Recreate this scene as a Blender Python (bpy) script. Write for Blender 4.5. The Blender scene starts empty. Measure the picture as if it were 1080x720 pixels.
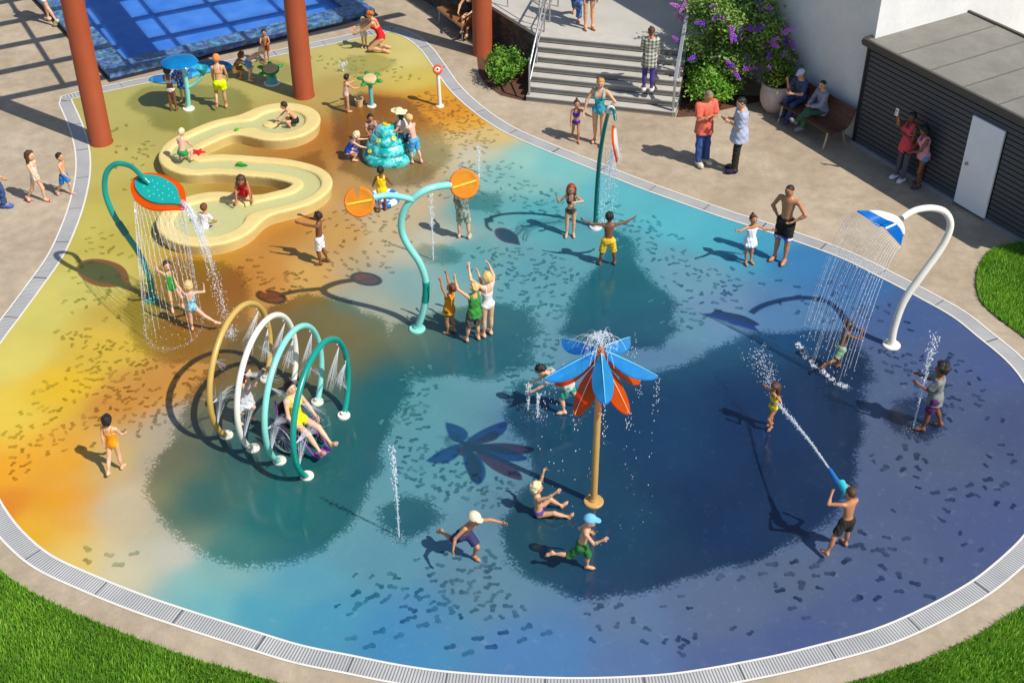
import bpy, bmesh, math, random
import numpy as np
from mathutils import Vector, Matrix

random.seed(7)
rng = np.random.default_rng(11)
R = math.radians
PI = math.pi
scene = bpy.context.scene
COL = scene.collection

# ------------------------------------------------------------------ camera maths
FPX, PITCH, CAMH = 1398.0, R(36.5), 14.0
c_f = np.array([0, math.cos(PITCH), -math.sin(PITCH)])
c_u = np.array([0, math.sin(PITCH), math.cos(PITCH)])
c_r = np.array([1.0, 0, 0])
CAM = np.array([0, 0, CAMH])


def G(px, py, z=0.0):
    """point of the horizontal plane z seen at a pixel of the 1080x720 photograph"""
    d = c_f * FPX + c_r * (px - 540) - c_u * (py - 360)
    return CAM + d * (z - CAMH) / d[2]


def V(p):
    return Vector((float(p[0]), float(p[1]), float(p[2])))


SUN_AZ, SUN_EL = R(146 - 180), R(50)
TO_SUN = Vector((math.cos(SUN_AZ) * math.cos(SUN_EL), math.sin(SUN_AZ) * math.cos(SUN_EL), math.sin(SUN_EL)))

# ------------------------------------------------------------------ colours, materials


def s2l(c):
    return tuple(x / 12.92 if x <= 0.04045 else ((x + 0.055) / 1.055) ** 2.4 for x in c)


def hexl(h):
    h = h.lstrip('#')
    return s2l(tuple(int(h[i:i + 2], 16) / 255 for i in (0, 2, 4)))


MATS = {}


def new_mat(name):
    m = bpy.data.materials.new(name)
    m.use_nodes = True
    nt = m.node_tree
    nt.nodes.clear()
    out = nt.nodes.new('ShaderNodeOutputMaterial')
    b = nt.nodes.new('ShaderNodeBsdfPrincipled')
    nt.links.new(b.outputs[0], out.inputs[0])
    return m, nt, b, out


def N(nt, t, **kw):
    n = nt.nodes.new(t)
    for k, v in kw.items():
        if hasattr(n, k):
            setattr(n, k, v)
        else:
            n.inputs[k].default_value = v
    return n


def mixc(nt, fac, a, b, mode='MIX'):
    n = nt.nodes.new('ShaderNodeMix')
    n.data_type = 'RGBA'
    n.blend_type = mode
    for sock, val in ((n.inputs[0], fac), (n.inputs[6], a), (n.inputs[7], b)):
        if hasattr(val, 'links'):
            nt.links.new(val, sock)
        elif isinstance(val, (int, float)):
            sock.default_value = val
        else:
            sock.default_value = tuple(val) + (1,) if len(val) == 3 else val
    return n.outputs[2]


def ramp(nt, fac, stops, interp='LINEAR'):
    n = nt.nodes.new('ShaderNodeValToRGB')
    n.color_ramp.interpolation = interp
    el = n.color_ramp.elements
    while len(el) < len(stops):
        el.new(0.5)
    for e, (p, c) in zip(el, stops):
        e.position = p
        e.color = (c, c, c, 1) if isinstance(c, (int, float)) else tuple(c) + (1,)
    nt.links.new(fac, n.inputs[0])
    return n.outputs[0]


def coord(nt, kind='Object'):
    return nt.nodes.new('ShaderNodeTexCoord').outputs[kind]


def noise(nt, vec, scale, detail=4, rough=0.55, dist=0.0):
    n = N(nt, 'ShaderNodeTexNoise')
    n.inputs['Scale'].default_value = scale
    n.inputs['Detail'].default_value = detail
    n.inputs['Roughness'].default_value = rough
    n.inputs['Distortion'].default_value = dist
    nt.links.new(vec, n.inputs['Vector'])
    return n.outputs['Fac']


def bumpit(nt, b, h, strength, dist=0.01):
    n = nt.nodes.new('ShaderNodeBump')
    n.inputs['Strength'].default_value = strength
    n.inputs['Distance'].default_value = dist
    nt.links.new(h, n.inputs['Height'])
    nt.links.new(n.outputs[0], b.inputs['Normal'])


def mat(name, col, rough=0.5, var=0.12, scale=6.0, bump=0.0, bscale=60.0, metal=0.0, spec=0.5, pattern=None, col2=None, pscale=30.0):
    if name in MATS:
        return MATS[name]
    c = hexl(col) if isinstance(col, str) else col
    m, nt, b, out = new_mat(name)
    v = coord(nt)
    nz = noise(nt, v, scale, 5, 0.6)
    base = ramp(nt, nz, [(0.25, tuple(x * (1 - var) for x in c)), (0.75, tuple(min(1, x * (1 + var)) for x in c))])
    if pattern:
        c2 = hexl(col2) if isinstance(col2, str) else col2
        if pattern == 'dots':
            vo = N(nt, 'ShaderNodeTexVoronoi')
            vo.inputs['Scale'].default_value = pscale
            nt.links.new(v, vo.inputs['Vector'])
            f = ramp(nt, vo.outputs['Distance'], [(0.30, 1.0), (0.36, 0.0)])
        elif pattern == 'blotch':
            f = ramp(nt, noise(nt, v, pscale, 3, 0.6), [(0.48, 0.0), (0.53, 1.0)])
        elif pattern == 'check':
            sx = nt.nodes.new('ShaderNodeSeparateXYZ')
            nt.links.new(v, sx.inputs[0])
            fs = []
            for ax in (0, 2):
                mm = N(nt, 'ShaderNodeMath', operation='MULTIPLY')
                mm.inputs[1].default_value = pscale
                nt.links.new(sx.outputs[ax], mm.inputs[0])
                sn_ = N(nt, 'ShaderNodeMath', operation='SINE')
                nt.links.new(mm.outputs[0], sn_.inputs[0])
                gt = N(nt, 'ShaderNodeMath', operation='GREATER_THAN')
                gt.inputs[1].default_value = 0.1
                nt.links.new(sn_.outputs[0], gt.inputs[0])
                fs.append(gt.outputs[0])
            ad = N(nt, 'ShaderNodeMath', operation='ADD')
            nt.links.new(fs[0], ad.inputs[0])
            nt.links.new(fs[1], ad.inputs[1])
            hf = N(nt, 'ShaderNodeMath', operation='MULTIPLY')
            hf.inputs[1].default_value = 0.5
            nt.links.new(ad.outputs[0], hf.inputs[0])
            f = hf.outputs[0]
        base = mixc(nt, f, base, c2)
    nt.links.new(base, b.inputs['Base Color'])
    rr = ramp(nt, nz, [(0.2, max(0.02, rough - 0.07)), (0.8, min(1, rough + 0.07))])
    nt.links.new(rr, b.inputs['Roughness'])
    b.inputs['Metallic'].default_value = metal
    b.inputs['Specular IOR Level'].default_value = spec
    if bump:
        bumpit(nt, b, noise(nt, v, bscale, 4, 0.6), bump, 0.02)
    MATS[name] = m
    return m


def clear_plastic(name, col, see=0.45, rough=0.12):
    """tinted see-through plastic: sun comes through in its colour"""
    if name in MATS:
        return MATS[name]
    c = hexl(col)
    m, nt, b, out = new_mat(name)
    nz = noise(nt, coord(nt), 5, 4)
    base = ramp(nt, nz, [(0.3, tuple(x * 0.88 for x in c)), (0.7, tuple(min(1, x * 1.1) for x in c))])
    nt.links.new(base, b.inputs['Base Color'])
    b.inputs['Roughness'].default_value = rough
    tr = nt.nodes.new('ShaderNodeBsdfTransparent')
    mxc = max(c)
    tr.inputs[0].default_value = tuple((x / mxc) ** 1.7 for x in c) + (1,)
    tl = nt.nodes.new('ShaderNodeBsdfTranslucent')
    nt.links.new(base, tl.inputs[0])
    m1 = nt.nodes.new('ShaderNodeMixShader')
    m1.inputs[0].default_value = 0.25
    nt.links.new(b.outputs[0], m1.inputs[1])
    nt.links.new(tl.outputs[0], m1.inputs[2])
    m2 = nt.nodes.new('ShaderNodeMixShader')
    m2.inputs[0].default_value = see
    nt.links.new(m1.outputs[0], m2.inputs[1])
    nt.links.new(tr.outputs[0], m2.inputs[2])
    nt.links.new(m2.outputs[0], out.inputs[0])
    MATS[name] = m
    return m


def water_mat(name, see, col=(0.93, 0.96, 1.0), rough=0.08):
    if name in MATS:
        return MATS[name]
    m, nt, b, out = new_mat(name)
    b.inputs['Base Color'].default_value = tuple(col) + (1,)
    b.inputs['Roughness'].default_value = rough
    b.inputs['Specular IOR Level'].default_value = 0.9
    tr = nt.nodes.new('ShaderNodeBsdfTransparent')
    tr.inputs[0].default_value = (0.97, 0.985, 1, 1)
    mx = nt.nodes.new('ShaderNodeMixShader')
    mx.inputs[0].default_value = see
    nt.links.new(b.outputs[0], mx.inputs[1])
    nt.links.new(tr.outputs[0], mx.inputs[2])
    nt.links.new(mx.outputs[0], out.inputs[0])
    MATS[name] = m
    return m


# ------------------------------------------------------------------ objects


def tag(o, label=None, cat=None, group=None, kind=None):
    if label and len(label.split()) > 16:
        print('LONGLABEL', len(label.split()), label)
    for k, v in (('label', label), ('category', cat), ('group', group), ('kind', kind)):
        if v:
            o[k] = v
    return o


def empty(name, loc, rz=0.0):
    o = bpy.data.objects.new(name, None)
    COL.objects.link(o)
    o.location = V(loc)
    o.rotation_euler = (0, 0, rz)
    o.empty_display_size = 0.1
    return o


def link_mesh(name, me, parent=None):
    o = bpy.data.objects.new(name, me)
    COL.objects.link(o)
    if parent is not None:
        o.parent = parent
    return o


def mesh_np(name, verts, faces, material=None, smooth=True, sharp=None):
    me = bpy.data.meshes.new(name)
    verts = np.asarray(verts, dtype=np.float32)
    if isinstance(faces, np.ndarray):
        n = faces.shape[1]
        me.vertices.add(len(verts))
        me.vertices.foreach_set('co', verts.ravel())
        me.loops.add(faces.size)
        me.loops.foreach_set('vertex_index', faces.astype(np.int32).ravel())
        me.polygons.add(len(faces))
        me.polygons.foreach_set('loop_start', np.arange(0, faces.size, n, dtype=np.int32))
        me.update(calc_edges=True)
    else:
        me.from_pydata([tuple(map(float, v)) for v in verts], [], faces)
        me.update()
    if material:
        for m_ in (material if isinstance(material, (list, tuple)) else [material]):
            me.materials.append(m_)
    me.polygons.foreach_set('use_smooth', np.full(len(me.polygons), bool(smooth)))
    if smooth and sharp:
        me.set_sharp_from_angle(angle=R(sharp))
    return me


def perp(d):
    a = Vector((0, 0, 1)) if abs(d.z) < 0.9 else Vector((1, 0, 0))
    x = d.cross(a).normalized()
    return x, d.cross(x).normalized()


def catmull(pts, n=8, closed=False):
    pts = [np.array(p, float) for p in pts]
    out = []
    L = len(pts)
    rngi = range(L) if closed else range(L - 1)
    for i in rngi:
        p0 = pts[(i - 1) % L] if closed or i > 0 else 2 * pts[0] - pts[1]
        p1, p2 = pts[i], pts[(i + 1) % L]
        p3 = pts[(i + 2) % L] if closed or i + 2 < L else 2 * pts[-1] - pts[-2]
        for k in range(n):
            t = k / n
            out.append(0.5 * ((2 * p1) + (-p0 + p2) * t + (2 * p0 - 5 * p1 + 4 * p2 - p3) * t * t + (-p0 + 3 * p1 - 3 * p2 + p3) * t ** 3))
    if not closed:
        out.append(pts[-1])
    return out


class MB:
    """collects shapes and links them as one mesh object"""

    def __init__(s):
        s.v, s.f = [], []

    def add(s, vs, fs):
        o = len(s.v)
        s.v += [tuple(map(float, p)) for p in vs]
        s.f += [tuple(i + o for i in q) for q in fs]

    def box(s, c, size, M=None):
        hx, hy, hz = (k / 2 for k in size)
        vs = [Vector((x, y, z)) for x in (-hx, hx) for y in (-hy, hy) for z in (-hz, hz)]
        if M is not None:
            vs = [M @ q for q in vs]
        vs = [q + V(c) for q in vs]
        s.add(vs, [(0, 1, 3, 2), (4, 6, 7, 5), (0, 4, 5, 1), (2, 3, 7, 6), (0, 2, 6, 4), (1, 5, 7, 3)])
        return s

    def prism(s, poly, z0, z1):
        n = len(poly)
        s.add([(p[0], p[1], z0) for p in poly] + [(p[0], p[1], z1) for p in poly],
              [tuple(range(n - 1, -1, -1)), tuple(range(n, 2 * n))] + [(i, (i + 1) % n, (i + 1) % n + n, i + n) for i in range(n)])
        return s

    def tube(s, pts, r, seg=10, cap=True, closed=False):
        pts = [V(p) for p in pts]
        n = len(pts)
        rs = r if isinstance(r, (list, tuple, np.ndarray)) else [r] * n
        vs, fs = [], []
        x = None
        for i, p in enumerate(pts):
            if closed:
                d = (pts[(i + 1) % n] - pts[i - 1])
            else:
                d = pts[min(i + 1, n - 1)] - pts[max(i - 1, 0)]
            d = d.normalized() if d.length > 1e-9 else Vector((0, 0, 1))
            if x is None:
                x, _ = perp(d)
            x = (x - d * x.dot(d))
            x = x.normalized() if x.length > 1e-6 else perp(d)[0]
            y = d.cross(x)
            for k in range(seg):
                a = 2 * PI * k / seg
                vs.append(p + (x * math.cos(a) + y * math.sin(a)) * rs[i])
        for i in range(n if closed else n - 1):
            j = (i + 1) % n
            for k in range(seg):
                k2 = (k + 1) % seg
                fs.append((i * seg + k, i * seg + k2, j * seg + k2, j * seg + k))
        if cap and not closed:
            fs.append(tuple(range(seg - 1, -1, -1)))
            fs.append(tuple((n - 1) * seg + k for k in range(seg)))
        s.add(vs, fs)
        return s

    def lathe(s, prof, seg=24, c=(0, 0, 0), M=None, wob=None):
        vs, fs = [], []
        for (r, z) in prof:
            for k in range(seg):
                a = 2 * PI * k / seg
                w = wob(a, z) if wob else 1.0
                q = Vector((r * w * math.cos(a), r * w * math.sin(a), z))
                vs.append((M @ q if M is not None else q) + V(c))
        n = len(prof)
        for i in range(n - 1):
            for k in range(seg):
                k2 = (k + 1) % seg
                fs.append((i * seg + k, i * seg + k2, (i + 1) * seg + k2, (i + 1) * seg + k))
        fs.append(tuple(range(seg - 1, -1, -1)))
        fs.append(tuple((n - 1) * seg + k for k in range(seg)))
        s.add(vs, fs)
        return s

    def ball(s, c, r, seg=10, rings=6, sc=(1, 1, 1), M=None):
        prof = [(max(1e-4, r * math.sin(PI * i / rings)), -r * math.cos(PI * i / rings)) for i in range(rings + 1)]
        m = Matrix.Diagonal(sc)
        return s.lathe(prof, seg, c, (M @ m) if M is not None else m)

    def bar(s, a, b, w, h, up=Vector((0, 0, 1))):
        a, b = V(a), V(b)
        d = (b - a)
        L = d.length
        d.normalize()
        x = d.cross(up)
        x = x.normalized() if x.length > 1e-5 else perp(d)[0]
        z = x.cross(d).normalized()
        M = Matrix((x, d, z)).transposed()
        return s.box((a + b) / 2, (w, L, h), M)

    def build(s, name, m=None, parent=None, smooth=True, sharp=38, bevel=0.0, bseg=2):
        me = bpy.data.meshes.new(name)
        me.from_pydata(s.v, [], s.f)
        me.update()
        if bevel:
            bm = bmesh.new()
            bm.from_mesh(me)
            es = [e for e in bm.edges if len(e.link_faces) == 2 and e.calc_face_angle(0) > R(30)]
            bmesh.ops.bevel(bm, geom=es, offset=bevel, segments=bseg, affect='EDGES', profile=0.5, clamp_overlap=True)
            bm.to_mesh(me)
            bm.free()
        if m:
            for k in (m if isinstance(m, (list, tuple)) else [m]):
                me.materials.append(k)
        me.polygons.foreach_set('use_smooth', np.full(len(me.polygons), bool(smooth)))
        if smooth and sharp:
            me.set_sharp_from_angle(angle=R(sharp))
        return link_mesh(name, me, parent)


def children(o):
    return [c for c in COL.objects if c.parent == o]


def copy_tree(o, parent=None):
    c = o.copy()
    COL.objects.link(c)
    if parent is not None:
        c.parent = parent
    for ch in children(o):
        copy_tree(ch, c)
    return c


# ------------------------------------------------------------------ rounded bodies from distance fields


def nets(val, org, h):
    """surface nets: quads of the zero level of a grid"""
    inside = val < 0
    nx, ny, nz = val.shape
    c8 = [(i, j, k) for i in (0, 1) for j in (0, 1) for k in (0, 1)]
    sl = lambda i, j, k: (slice(i, nx - 1 + i), slice(j, ny - 1 + j), slice(k, nz - 1 + k))
    cnt = np.zeros((nx - 1, ny - 1, nz - 1), np.int8)
    for c in c8:
        cnt += inside[sl(*c)]
    act = (cnt > 0) & (cnt < 8)
    idx = np.argwhere(act)
    vid = -np.ones(act.shape, np.int32)
    vid[act] = np.arange(len(idx))
    cv = {c: val[idx[:, 0] + c[0], idx[:, 1] + c[1], idx[:, 2] + c[2]] for c in c8}
    acc = np.zeros((len(idx), 3), np.float32)
    num = np.zeros(len(idx), np.float32)
    for a in c8:
        for ax in range(3):
            if a[ax] == 0:
                b = list(a)
                b[ax] = 1
                b = tuple(b)
                va, vb = cv[a], cv[b]
                m = (va < 0) != (vb < 0)
                t = np.where(m, va / np.where(m, va - vb, 1), 0)
                p = np.zeros((len(idx), 3), np.float32)
                p[:] = a
                p[:, ax] += t
                acc += p * m[:, None]
                num += m
    verts = (idx + acc / np.maximum(num, 1)[:, None]) * h + org
    quads = []
    for ax in range(3):
        o1, o2 = [(1, 2), (2, 0), (0, 1)][ax]
        s0 = [slice(1, n - 1) for n in val.shape]
        s1 = [slice(1, n - 1) for n in val.shape]
        s0[ax] = slice(0, val.shape[ax] - 1)
        s1[ax] = slice(1, val.shape[ax])
        A, B = inside[tuple(s0)], inside[tuple(s1)]
        cr = np.argwhere(A != B)
        if not len(cr):
            continue
        flip = B[cr[:, 0], cr[:, 1], cr[:, 2]]
        base = cr.copy()
        for k in range(3):
            if k != ax:
                base[:, k] += 1
        e1, e2 = np.zeros(3, int), np.zeros(3, int)
        e1[o1], e2[o2] = 1, 1
        q = [vid[tuple((base - a).T)] for a in (0 * e1, e1, e1 + e2, e2)]
        q = np.stack(q, 1)
        q[flip] = q[flip][:, ::-1]
        quads.append(q)
    return verts, np.concatenate(quads)


def smin(a, b, k):
    if k <= 0:
        return np.minimum(a, b)
    hh = np.maximum(k - np.abs(a - b), 0) / k
    return np.minimum(a, b) - hh * hh * k * 0.25


class RC:
    """rounded cone; n, s flatten it along n"""

    def __init__(s, a, b, ra, rb, n=None, fl=1.0):
        s.a, s.b, s.ra, s.rb, s.n, s.fl = np.array(a, float), np.array(b, float), ra, rb, n, fl

    def box(s):
        r = max(s.ra, s.rb)
        return np.minimum(s.a, s.b) - r, np.maximum(s.a, s.b) + r

    def ev(s, P, grow=0.0):
        ba = s.b - s.a
        L2 = max(ba @ ba, 1e-9)
        pa = P - s.a.astype(np.float32)
        if s.n is not None:
            q = pa @ s.n.astype(np.float32)
            pa = pa + (q * (s.fl - 1))[..., None] * s.n.astype(np.float32)
        t = np.clip(pa @ ba.astype(np.float32) / L2, 0, 1)
        d = pa - t[..., None] * ba.astype(np.float32)
        return np.sqrt((d * d).sum(-1)) - (s.ra + (s.rb - s.ra) * t) - grow


class EL:
    """ellipsoid in a frame whose rows are its axes"""

    def __init__(s, c, r, F):
        s.c, s.r, s.F = np.array(c, float), np.array(r, float), np.array(F, float)

    def box(s):
        e = np.sqrt(((s.F * s.r[:, None]) ** 2).sum(0))
        return s.c - e, s.c + e

    def ev(s, P, grow=0.0):
        q = (P - s.c.astype(np.float32)) @ s.F.T.astype(np.float32)
        r = (s.r + grow).astype(np.float32)
        k0 = np.sqrt(((q / r) ** 2).sum(-1))
        k1 = np.sqrt(((q / (r * r)) ** 2).sum(-1))
        return k0 * (k0 - 1) / np.maximum(k1, 1e-6)


def field_mesh(groups, h):
    """groups: list of dict(prims, k, grow, clips, fold, kg)"""
    lo = np.min([p.box()[0] - g.get('grow', 0) for g in groups for p in g['prims']], axis=0) - 3 * h
    hi = np.max([p.box()[1] + g.get('grow', 0) for g in groups for p in g['prims']], axis=0) + 3 * h
    n = np.ceil((hi - lo) / h).astype(int) + 1
    ax = [(lo[i] + h * np.arange(n[i])).astype(np.float32) for i in range(3)]
    big = 0.3
    tot = np.full(tuple(n), big, np.float32)
    for g in groups:
        gr, k = g.get('grow', 0.0), g.get('k', 0.0)
        glo = np.min([p.box()[0] for p in g['prims']], axis=0) - gr - k - 2 * h
        ghi = np.max([p.box()[1] for p in g['prims']], axis=0) + gr + k + 2 * h
        gi = np.clip(np.floor((glo - lo) / h).astype(int), 0, n - 1)
        gj = np.clip(np.ceil((ghi - lo) / h).astype(int) + 1, 1, n)
        gv = np.full(tuple(gj - gi), big, np.float32)
        for p in g['prims']:
            a, b = p.box()
            i0 = np.clip(np.floor((a - gr - k - 2 * h - lo) / h).astype(int), gi, gj - 1)
            i1 = np.clip(np.ceil((b + gr + k + 2 * h - lo) / h).astype(int) + 1, gi + 1, gj)
            P = np.stack(np.meshgrid(*[ax[q][i0[q]:i1[q]] for q in range(3)], indexing='ij'), -1)
            s_ = tuple(slice(i0[q] - gi[q], i1[q] - gi[q]) for q in range(3))
            gv[s_] = smin(gv[s_], p.ev(P, gr), k)
        if g.get('clips') or g.get('fold'):
            P = np.stack(np.meshgrid(*[ax[q][gi[q]:gj[q]] for q in range(3)], indexing='ij'), -1)
            if g.get('fold'):
                gv = gv + g['fold'](P)
            for cl in g.get('clips', []):
                gv = np.maximum(gv, cl(P))
        s_ = tuple(slice(gi[q], gj[q]) for q in range(3))
        tot[s_] = smin(tot[s_], gv, g.get('kg', 0.0))
    tot[0], tot[-1] = big, big
    tot[:, 0], tot[:, -1] = big, big
    tot[:, :, 0], tot[:, :, -1] = big, big
    return nets(tot, lo, h)
# ------------------------------------------------------------------ people
SKIN = {'pale': '#dfb190', 'fair': '#d3a07b', 'tan': '#b67f58', 'brown': '#7d4f33', 'dark': '#68422a', 'pink': '#e0ad98'}
HAIR = {'black': '#17120f', 'dark': '#2b1b12', 'brown': '#4c2f1c', 'red': '#a5431a', 'blond': '#d9b474', 'grey': '#7d7468', 'auburn': '#6b3519', 'pale': '#e3cf9d'}
UP = np.array([0, 0, 1.0])


def nrm(v):
    return v / max(np.linalg.norm(v), 1e-9)


def rot(v, axis, a):
    axis = nrm(axis)
    return v * math.cos(a) + np.cross(axis, v) * math.sin(a) + axis * (axis @ v) * (1 - math.cos(a))


def finger_tube(base, d, n, L, r, curl, vs, fs, seg=6):
    """one finger of three bones, curling towards the palm side n"""
    pts, rad = [base - d * r * 1.5], [r * 1.02]
    p, dd = base.copy(), d.copy()
    ax = np.cross(d, n)
    for k, f in enumerate((0.45, 0.32, 0.23)):
        dd = rot(dd, ax, curl * (0.7 if k == 0 else 1.0))
        p2 = p + dd * L * f
        if k == 0:
            pts.append(p)
            rad.append(r)
        pts.append(p2)
        rad.append(r * (0.95 - 0.12 * k))
        p = p2
    pts.append(p + dd * r * 0.7)
    rad.append(r * 0.35)
    o = len(vs)
    x = nrm(ax)
    for i, q in enumerate(pts):
        t = nrm(pts[min(i + 1, len(pts) - 1)] - pts[max(i - 1, 0)])
        y = nrm(np.cross(t, x))
        for s in range(seg):
            a = 2 * PI * s / seg
            vs.append(q + (x * math.cos(a) + y * math.sin(a)) * rad[i])
    for i in range(len(pts) - 1):
        for s in range(seg):
            s2 = (s + 1) % seg
            fs.append((o + i * seg + s, o + i * seg + s2, o + (i + 1) * seg + s2, o + (i + 1) * seg + s))
    fs.append(tuple(o + (len(pts) - 1) * seg + s for s in range(seg)))


def skin_mat(tone):
    nm = 'skin_' + tone
    if nm in MATS:
        return MATS[nm]
    c = hexl(SKIN[tone])
    m, nt, b, out = new_mat(nm)
    v = coord(nt)
    nz = noise(nt, v, 9, 5, 0.6)
    col = ramp(nt, nz, [(0.25, (c[0] * .92, c[1] * .84, c[2] * .8)), (0.7, (min(1, c[0] * 1.05), c[1] * 1.04, c[2] * 1.04))])
    nt.links.new(col, b.inputs['Base Color'])
    b.inputs['Roughness'].default_value = 0.42
    b.inputs['Specular IOR Level'].default_value = 0.45
    b.inputs['Subsurface Weight'].default_value = 0.0
    MATS[nm] = m
    return m


def make_person(px, head_deg, H, label, c=1.0, skin='fair', hair=('short', 'brown'), wear=(), z=0.0, mode='feet', group=None,
                lean=0, side=0, twist=0, head=(0, 0), LA=(18, -82, 10, -74), RA=(18, -82, 10, -74), LL=(0, -88, 0, -88), RL=(0, -88, 0, -88),
                build=1.0, female=False, curl=22, lift=(0, 0), plant=(0.0, 0.0)):
    hd = R(head_deg)
    fwd = np.array([math.cos(hd), math.sin(hd), 0])
    rgt = np.array([math.sin(hd), -math.cos(hd), 0])
    build *= 0.88
    hh = (0.131 + 0.043 * c) * H
    hipz = (0.52 - 0.05 * c) * H
    legL = hipz - 0.04 * H
    th, sh = legL * 0.515, legL * 0.485
    tors = (0.295 - 0.005 * c) * H
    shw = (0.118 if not female else 0.104) * H * (1.0 - .06 * c) * build
    hpw = (0.052 if not female else 0.056) * H
    ua, fa = (0.172 - 0.015 * c) * H, (0.148 - 0.012 * c) * H
    hand = (0.098 - 0.012 * c) * H

    def dv(az, el, sd):
        a, e = R(az), R(el)
        return math.cos(e) * (math.cos(a) * fwd + math.sin(a) * sd * rgt) + math.sin(e) * UP

    # torso frame
    t = rot(rot(UP, rgt, -R(lean)), fwd, R(side))
    tp = nrm(UP * 0.45 + t * 0.55)
    tr = rot(rgt, UP, R(twist))
    tr = nrm(tr - t * (tr @ t))
    tf = np.cross(t, tr) * 1.0
    tf = nrm(np.cross(t, tr))
    if tf @ fwd < 0 and abs(lean) < 80:
        tf = -tf
    pr = nrm(rgt - tp * (rgt @ tp))
    pf = nrm(np.cross(tp, pr))
    if pf @ fwd < 0:
        pf = -pf
    FT = np.array([tr, tf, t])
    FP = np.array([pr, pf, tp])
    O = np.zeros(3)
    waist = O + tp * tors * 0.36
    chest = waist + t * tors * 0.36
    shc = waist + t * tors * 0.64 + t * 0.005 * H
    b_ = build
    g_core = [
        EL(O + tp * 0.01 * H - pf * .006 * H, (0.088 * H * (1.06 if female else 1) * b_, 0.064 * H * b_, 0.074 * H), FP),
        EL(waist + tf * .004 * H, (0.070 * H * b_ * (0.92 if female else 1.02), 0.054 * H * b_ * (1 + .1 * c), 0.085 * H), FT),
        EL(chest + t * 0.012 * H, (0.088 * H * b_, 0.060 * H * b_, 0.105 * H), FT),
        RC(shc - tr * shw * 0.78 - t * .012 * H, shc + tr * shw * 0.78 - t * .012 * H, 0.034 * H * b_, 0.034 * H * b_),
    ]
    if female and c < 0.6:
        for s in (-1, 1):
            g_core.append(EL(chest + tf * 0.046 * H + tr * s * 0.040 * H + t * .02 * H, (0.036 * H,) * 3, FT))
    # head
    hy, hp = head
    hf = rot(tf * 0.35 + fwd * 0.65, UP, R(hy))
    hf = nrm(hf - UP * (hf @ UP))
    hr = np.array([hf[1], -hf[0], 0])
    hu = rot(nrm(UP * 0.7 + t * 0.3), hr, R(hp))     # hp > 0 looks up
    hf = nrm(np.cross(hu, hr))
    hr = nrm(np.cross(hf, hu))
    FH = np.array([hr, hf, hu])
    nlen = max(0.02 * H, (1.0 - hipz / H) * H - tors - hh * 0.5)
    neck0 = shc - t * 0.01 * H
    hc = shc + nrm(t * 0.6 + hu * 0.4) * nlen + hf * .008 * H
    head_p = [EL(hc + hu * 0.08 * hh - hf * 0.02 * hh, (0.35 * hh, 0.43 * hh, 0.42 * hh), FH),
              EL(hc - hu * 0.20 * hh + hf * 0.10 * hh, (0.27 * hh, 0.30 * hh, 0.30 * hh), FH)]
    face_p = [RC(hc + hu * 0.03 * hh + hf * 0.38 * hh, hc - hu * 0.11 * hh + hf * 0.46 * hh, 0.035 * hh, 0.06 * hh),
              EL(hc + hr * 0.36 * hh - hf * .03 * hh - hu * .03 * hh, (0.05 * hh, 0.09 * hh, 0.13 * hh), FH),
              EL(hc - hr * 0.36 * hh - hf * .03 * hh - hu * .03 * hh, (0.05 * hh, 0.09 * hh, 0.13 * hh), FH)]
    neck_p = [RC(neck0, hc - hu * 0.25 * hh - hf * .05 * hh, (0.030 - .003 * c) * H * b_, (0.027 - .001 * c) * H * b_)]
    J = {'head': hc, 'hu': hu, 'hf': hf, 'hr': hr}
    arms, hands, legs, feet = {}, {}, {}, {}
    fv, ff = [], []
    for nm, sd, A, Lg, lf, pl in (('L', -1, LA, LL, lift[0], plant[0]), ('R', 1, RA, RL, lift[1], plant[1])):
        s = shc + tr * sd * shw
        d1, d2 = dv(A[0], A[1], sd), dv(A[2], A[3], sd)
        s = s + d1 * 0.012 * H + UP * max(0, d1[2]) * 0.022 * H
        e = s + d1 * ua
        w = e + d2 * fa
        arms[nm] = [RC(s, e, 0.030 * H * b_, 0.0235 * H * b_), RC(e, e + d2 * fa * 0.35, 0.0235 * H * b_, 0.0225 * H * b_), RC(e + d2 * fa * 0.3, w, 0.0225 * H * b_, 0.0155 * H * b_)]
        # hand: palm faces inwards / towards the body
        latr = np.cross(d2, fwd * 0.6 + UP * 0.2 - rgt * sd * 0.5)
        pn = nrm(-rgt * sd * 0.8 + fwd * 0.35 - d2 * ((-rgt * sd * 0.8 + fwd * 0.35) @ d2))
        lat = nrm(np.cross(d2, pn))
        if lat @ (fwd + UP * 0.3) < 0:
            lat = -lat
        pl_ = hand * 0.48
        hands[nm] = [RC(w, w + d2 * pl_ * 0.85, 0.016 * H, 0.0225 * H, pn, 1.9)]
        J['hand' + nm] = w + d2 * hand * 0.55
        J['hdir' + nm] = d2
        J['palm' + nm] = pn
        J['wrist' + nm] = w
        J['elbow' + nm] = e
        J['sh' + nm] = s
        fr = 0.0056 * H
        for k, off in enumerate((0.0155, 0.0052, -0.0052, -0.0150)):
            L = hand * (0.50, 0.55, 0.51, 0.42)[k]
            finger_tube(w + d2 * pl_ * 0.98 + lat * off * H, nrm(d2 + lat * off * 6), pn, L, fr, R(curl), fv, ff)
        finger_tube(w + d2 * pl_ * 0.28 + lat * 0.016 * H, nrm(d2 * 0.75 + lat * 0.7), pn, hand * 0.42, fr * 1.1, R(curl * 0.7), fv, ff)
        # leg
        hpj = O + pr * sd * hpw - tp * 0.01 * H
        k1, k2 = dv(Lg[0], Lg[1], sd), dv(Lg[2], Lg[3], sd)
        kn = hpj + k1 * th
        an = kn + k2 * sh
        thr = (0.057 if female else 0.053) * H * b_ * (1 - .04 * c)
        back = nrm(np.cross(k2, rgt))
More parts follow.
